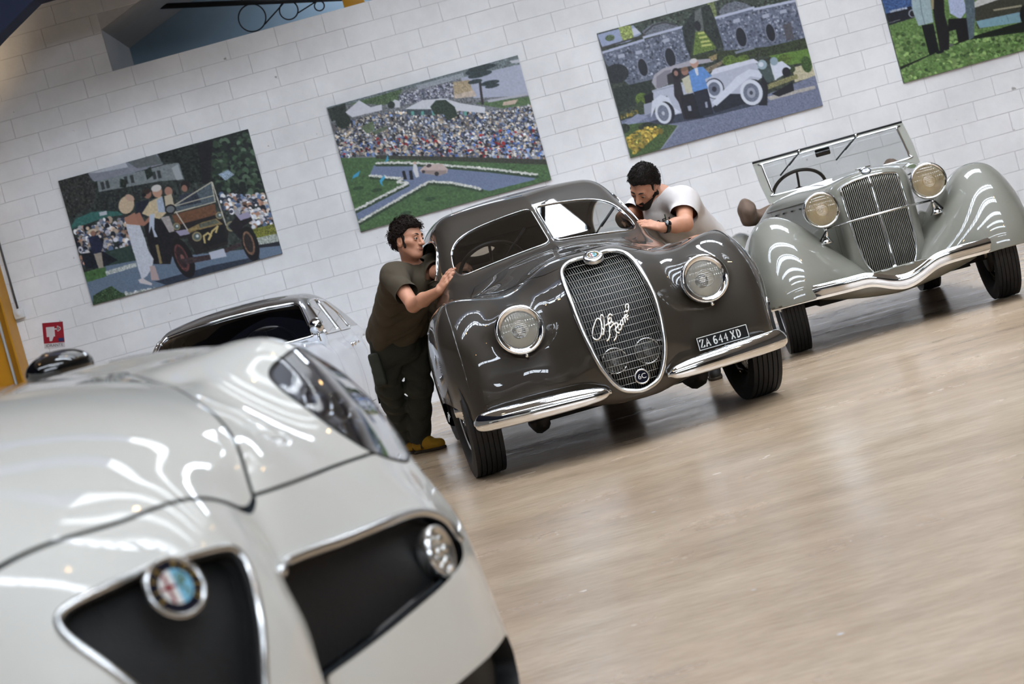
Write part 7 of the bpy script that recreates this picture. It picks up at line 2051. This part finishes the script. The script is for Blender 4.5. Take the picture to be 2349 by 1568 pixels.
V, F = tube(np.array([nb1 + nrm(hc1 - nb1) * -.006 + .074 * (math.cos(t) * HB1[:, 0] + math.sin(t) * HB1[:, 1]) for t in np.linspace(0, 2 * math.pi, 33)[:-1]]) - B1, .008, 8, True); mesh_obj('collar', V, F, OLIVE, ts1)
CARGO = mat('dark_cargo_cloth', (43, 43, 34), .9, noise=.2, nscale=14, bump=.25, bscale=200)
def f_tr1(p):
    f = cap(p, pel1 + np.array([0, 0, .05]), pel1 - np.array([0, 0, .05]), .125, .125)
    for a, b, c in ((rhip, rkn, ran), (lhip, lkn, lan)):
        f = smin(f, cap(p, a, b, .108, .078), .04); f = smin(f, cap(p, b, c - np.array([0, 0, .02]), .080, .066), .03)
    return f + folds(p, 9, .016, 24) * np.clip((.85 - p[:, 2]) / .2, .2, 1)
tr1 = cloth('cargo_trousers', f_tr1, (-1.1, 10.65, 0.0), (-.4, 11.55, 1.0), .012, M1, B1, CARGO, (lambda p: -((p - pel1) @ axis1) + .09, lambda p: p[:, 2] - .075 - .012 * np.sin(p[:, 0] * 50)))
def f_pk(p): 
    q = p - np.array([-.885, 10.86, .63])
    d = np.abs(q) - np.array([.022, .075, .095]); return np.linalg.norm(np.maximum(d, 0), axis=1) + np.minimum(d.max(1), 0) - .014 + folds(p, 4, .004, 40)
cloth('cargo_pocket', f_pk, (-1.0, 10.75, .48), (-.85, 11.0, .79), .011, tr1, B1, CARGO)
YSH = mat('yellow_suede', (160, 118, 22), .75, noise=.15, nscale=40); SOLE = mat('dark_sole', (52, 40, 26), .7)
def shoe(parent, heel, dirv, base, YSH=YSH, stripes=True):
    d = nrm(np.array([dirv[0], dirv[1], 0.])); n = np.array([-d[1], d[0], 0]); h = np.array(heel, float)
    def f(p):
        q = np.stack([(p - h) @ d, (p - h) @ n, p[:, 2]], 1)
        f = union([cap(q, (.02, 0, .052), (.12, 0, .05), .040, .040), cap(q, (.12, 0, .046), (.215, .008, .038), .042, .036), cap(q, (.02, 0, .06), (.03, 0, .115), .040, .044), cap(q, (.05, 0, .10), (.12, 0, .07), .034, .034)], .025)
        return np.maximum(np.maximum(f, .014 - q[:, 2]), q[:, 2] - .125)
    lo = h - .3; hi = h + .3; lo[2] = 0; hi[2] = .15
    P, T = iso(f, lo, hi, .007); so_ = mesh_obj('shoe', P - base, T, YSH, parent)
    fs = lambda p: np.maximum(f(np.c_[p[:, :2], np.maximum(p[:, 2], .03)]) - .004, np.abs(p[:, 2] - .010) - .010)
    P, T = iso(fs, lo, hi, .007); mesh_obj('sole', P - base, T, SOLE, so_)
    st = []
    for off in (.075, .10) if stripes else ():
        for sgn in (-1, 1):
            pts = []
            for t in np.linspace(0, 1, 8):
                z = .03 + .05 * t; x = off + (.03 * t if off < .09 else -.02 * t)
                y = .05
                a0, a1 = 0., .08
                for _ in range(16):
                    m_ = (a0 + a1) / 2; v = f((h + d * x + n * sgn * m_ + np.array([0, 0, z - h[2]]))[None])[0]
                    a0, a1 = (m_, a1) if v < 0 else (a0, m_)
                pts.append(h + d * x + n * sgn * (a0 + .001) + np.array([0, 0, z - h[2]]))
            V, F = tube(np.array(pts) - base, .004, 6); mesh_obj('stripe', V, F, mat('dark_stripe', (34, 28, 20), .6), so_)
shoe(M1, lan * np.array([1, 1, 0]) - np.array([.03, -.02, 0]), (.8, -.75), B1)
shoe(M1, ran * np.array([1, 1, 0]) - np.array([.03, -.01, 0]), (.9, -.5), B1)

# ---- bearded man in white T-shirt leaning over the right side
B2 = np.array([1.27, 10.75, 0.])
M2 = thing('person', 'bearded man in white T-shirt and wrist watch leaning on the right of the coupe', 'person', tuple(B2), 0, 'men pushing the coupe')
hc2 = np.array([1.020, 10.17, 1.290]); HB2 = basis((-.62, -.56, -.58), (.24, -.30, .93))
ls2, rs2 = np.array([1.225, 10.13, 1.135]), np.array([.985, 10.46, 1.165])
le2, lw2 = np.array([1.175, 9.93, 1.005]), np.array([1.028, 9.86, 1.018])
re2, rw2 = np.array([.86, 10.30, 1.14]), np.array([.845, 10.06, 1.10])
nb2 = np.array([1.105, 10.27, 1.185]); pel2 = np.array([1.33, 10.72, .84])
rh2, lh2 = np.array([1.25, 10.80, .82]), np.array([1.40, 10.64, .82])
rk2, lk2 = np.array([1.22, 10.70, .45]), np.array([1.33, 10.70, .45])
ra2, la2 = np.array([1.22, 10.85, .09]), np.array([1.33, 10.85, .09])
H2l = hand_prims(lw2, (-.86, .10, .52), (.35, -.62, .70), 1, [(.25, .15, .1), (.2, .15, .1), (.2, .2, .1), (.15, .2, .15)], spread=.012, thumb=(.85, .3, -.25))
H2r = hand_prims(rw2, (.1, -.95, .1), (.0, .1, 1.), -1, [(.3, .4, .2)] * 4, spread=.01)
def f_m2(p):
    f = near(p, hc2, .22, lambda q: head_field(q, hc2, HB2))
    f = smin(f, cap(p, hc2 - HB2[:, 2] * .05 - HB2[:, 0] * .025, nb2, .055, .062), .03)
    f = union([f, cap(p, nb2, (nb2 + ls2) / 2, .055, .05), cap(p, nb2, (nb2 + rs2) / 2, .055, .05), cap(p, nb2, pel2, .10, .11), cap(p, rs2, rh2, .07, .08), cap(p, ls2, lh2, .07, .08)], .04)
    for a, b, c in ((rs2, re2, rw2), (ls2, le2, lw2)):
        f = smin(f, cap(p, a, b, .055, .045), .03)
        f = smin(f, smin(cap(p, b, b + (c - b) * .4, .046, .044), cap(p, b + (c - b) * .4, c, .044, .029), .02), .02)
    for a, b, c in ((rh2, rk2, ra2), (lh2, lk2, la2)): f = union([f, cap(p, a, b, .075, .055), cap(p, b, c, .05, .035)], .03)
    f = smin(f, near(p, lw2, .26, lambda q: union([cap(q, *h) for h in H2l], .008)), .012)
    return smin(f, near(p, rw2, .26, lambda q: union([cap(q, *h) for h in H2r], .008)), .012)
make_skin('body', f_m2, (.7, 9.65, .02), (1.6, 11.05, 1.48), .0085, M2, B2, SKIN)
face_bits(M2, hc2, HB2, B2, brow=(20, 16, 13))
HAIR2 = hair_material('black_brown_hair', (26, 20, 15), None)
hair_mesh(M2, hc2, HB2, B2, HAIR2, ([-.12, -.08, -.045, -.025, -.005, .02, .045, .075, .12], [-.055, -.045, -.02, .015, .028, .045, .072, .080, .082]), .013, .0030, 85, 8, locks=1700, curl=.015, thin=.0016, wave=.15,
          extra=lambda q: np.minimum(cap(q, (.016, .073, .05), (.020, .066, -.02), .010, .007), cap(q, (.016, -.073, .05), (.020, -.066, -.02), .010, .007)))
def f_beard(p):
    q = (p - hc2) @ HB2
    sk = head_field(p, hc2, HB2)
    shell = sk - .0065 + .0012 * np.sin(q @ np.array([150., 90, 60])) 
    upper = q[:, 2] - np.where(np.abs(q[:, 1]) < .024, -.046, np.where(q[:, 0] > .03, -.060 + .25 * (np.abs(q[:, 1]) - .024), -.01 - .6 * (q[:, 0] - .0)))
    mouth = np.hypot((q[:, 1]) / .021, (q[:, 2] + .066) / .0095) - 1
    f = np.maximum(np.maximum(shell, -(sk + .012)), upper)
    f = np.maximum(f, -(q[:, 0] + .004))
    return np.maximum(f, np.where(q[:, 0] > .07, -mouth * .01, -1.))
P, T = iso(f_beard, hc2 - .16, hc2 + .14, .005, margin=2.5)
mesh_obj('beard', P - B2, T, HAIR2, M2)
WHITE = mat('white_cotton', (196, 189, 184), .9, noise=.05, nscale=14, bump=.15, bscale=250)
def f_ts2(p):
    f = union([cap(p, nb2 - np.array([0, -.01, .04]), pel2, .125, .13), cap(p, rs2 + (nb2 - rs2) * .12, rh2, .09, .11), cap(p, ls2 + (nb2 - ls2) * .12, lh2, .095, .115), cap(p, nb2, rs2, .066, .07), cap(p, nb2, ls2, .066, .072)], .05)
    for a, b in ((rs2, re2), (ls2, le2)): f = smin(f, cap(p, a, a + (b - a) * .8, .08, .075), .035)
    return f + folds(p, 21, .016, 20) * np.clip((1.25 - p[:, 2]) / .12, .35, 1)
u2 = nrm(le2 - ls2); u3 = nrm(re2 - rs2)
c2l = sleeve_cut(ls2, u2, .60 * np.linalg.norm(le2 - ls2), .11); c2r = sleeve_cut(rs2, u3, .6 * np.linalg.norm(re2 - rs2), .11)
ax2 = nrm(nb2 - pel2)
n2 = neck_cut(nb2, nrm(hc2 - nb2 + np.array([.05, .05, 0])), .046, .088)
ts2 = cloth('t_shirt', f_ts2, (.72, 9.8, .7), (1.62, 11.0, 1.34), .012, M2, B2, WHITE, (c2l, c2r, lambda p: (p - pel2) @ ax2 + .06, n2))
V, F = tube(np.array([nb2 + nrm(hc2 - nb2) * .044 + .074 * (math.cos(t) * nrm(np.cross(nrm(hc2 - nb2), HB2[:, 1])) + math.sin(t) * HB2[:, 1]) for t in np.linspace(0, 2 * math.pi, 33)[:-1]]) - B2, .008, 8, True); mesh_obj('collar', V, F, WHITE, ts2)
def f_tr2(p):
    f = cap(p, pel2, pel2 - np.array([0, 0, .08]), .12, .12)
    for a, b, c in ((rh2, rk2, ra2), (lh2, lk2, la2)): f = smin(smin(f, cap(p, a, b, .1, .075), .04), cap(p, b, c, .075, .065), .03)
    return f + folds(p, 31, .006, 28)
cloth('trousers', f_tr2, (1.0, 10.45, 0.), (1.62, 11.1, .95), .016, M2, B2, mat('navy_denim', (36, 40, 54), .9, noise=.15), (lambda p: -((p - pel2) @ ax2) + .03, lambda p: p[:, 2] - .07))
shoe(M2, ra2 * np.array([1, 1, 0]) + np.array([0, .03, 0]), (-.15, -1), B2, mat('dark_leather', (34, 30, 28), .6), False); shoe(M2, la2 * np.array([1, 1, 0]) + np.array([0, .03, 0]), (.1, -1), B2, mat('dark_leather', (34, 30, 28), .6), False)
# watch
wt = bpy.data.objects.new('wrist_watch', None); COL.objects.link(wt); wt.parent = M2
wd = nrm(le2 - lw2); wc = lw2 + wd * .03 - B2
Mw = frame(wc, wd, (.3, -.5, .8))
MB().lathe([(.033, -.015), (.0365, -.013), (.0365, .013), (.033, .015)], 28, Mw).build('strap', mat('black_strap', (14, 15, 18), .5), wt)
fd = nrm(np.array([.25, -.85, .45])); fd = nrm(fd - wd * (fd @ wd))
MB().lathe([(.019, -.006), (.0205, .0), (.019, .006), (.0, .0065)], 24, frame(wc + fd * .036, fd)).build('watch_case', mat('watch_dark', (24, 26, 30), .2, .4, coat=1.), wt)
# print on the shirt front: dark letters, a green bar and a red stroke
def on_shirt(o, d, n=1):
    t = 0.
    for _ in range(60):
        v = f_ts2((o + d * t)[None])[0]; t += v * .6
        if abs(v) < 3e-4: break
    return o + d * t
toCam = nrm(np.array([-.45, -.85, -.1])); pr = nrm(np.cross(np.array([0, 0, 1.]), -toCam)); pr = -pr if pr[0] < 0 else pr
pu = nrm(np.array([.1, -.15, 1.]))
PC = np.array([1.035, 10.04, 1.045])
INK = mat('black_ink', (22, 20, 20), .8)
GLY = {'O': [[(-1, 0), (-.7, .85), (0, 1), (.7, .85), (1, 0), (.7, -.85), (0, -1), (-.7, -.85), (-1, 0)]], 'F': [[(-.8, -1), (-.8, 1), (.8, 1)], [(-.8, 0), (.6, 0)]], 'E': [[(.8, 1), (-.8, 1), (-.8, -1), (.8, -1)], [(-.8, 0), (.6, 0)]], 'V': [[(-.9, 1), (0, -1), (.9, 1)]], 'T': [[(-.9, 1), (.9, 1)], [(0, 1), (0, -1)]]}
def ink(strokes, cx, cz, sx, sz, r, material, nm):
    mb = MB()
    for st in strokes:
        P2 = resample(np.array(st, float), 16)
        Q = np.array([on_shirt(PC + pr * (cx + a * sx) + pu * (cz + b * sz) + toCam * .12, -toCam) for a, b in P2])
        V, F = tube(Q - B2, r, 5, flat=(np.tile(toCam, (len(Q), 1)), .35)); mb.add(V, F)
    return mb.build(nm, material, ts2)
for ch, cx in (('O', -.058), ('F', -.022), ('E', .014), ('V', .058)): ink(GLY[ch], cx, .0, .010, .010, .0035, INK, 'printed_letter')
for ch, cx in (('T', -.018), ('O', .018)): ink(GLY[ch], cx, -.030, .010, .010, .0035, INK, 'printed_letter')
ink([[(0, -1), (0, 1)]], -.012, .0, .01, .036, .004, mat('green_ink', (24, 62, 38), .8), 'printed_bar')
ink([[(-1, 1), (1, -1)]], .036, -.002, .014, .026, .004, mat('red_ink', (120, 14, 30), .8), 'printed_stroke')
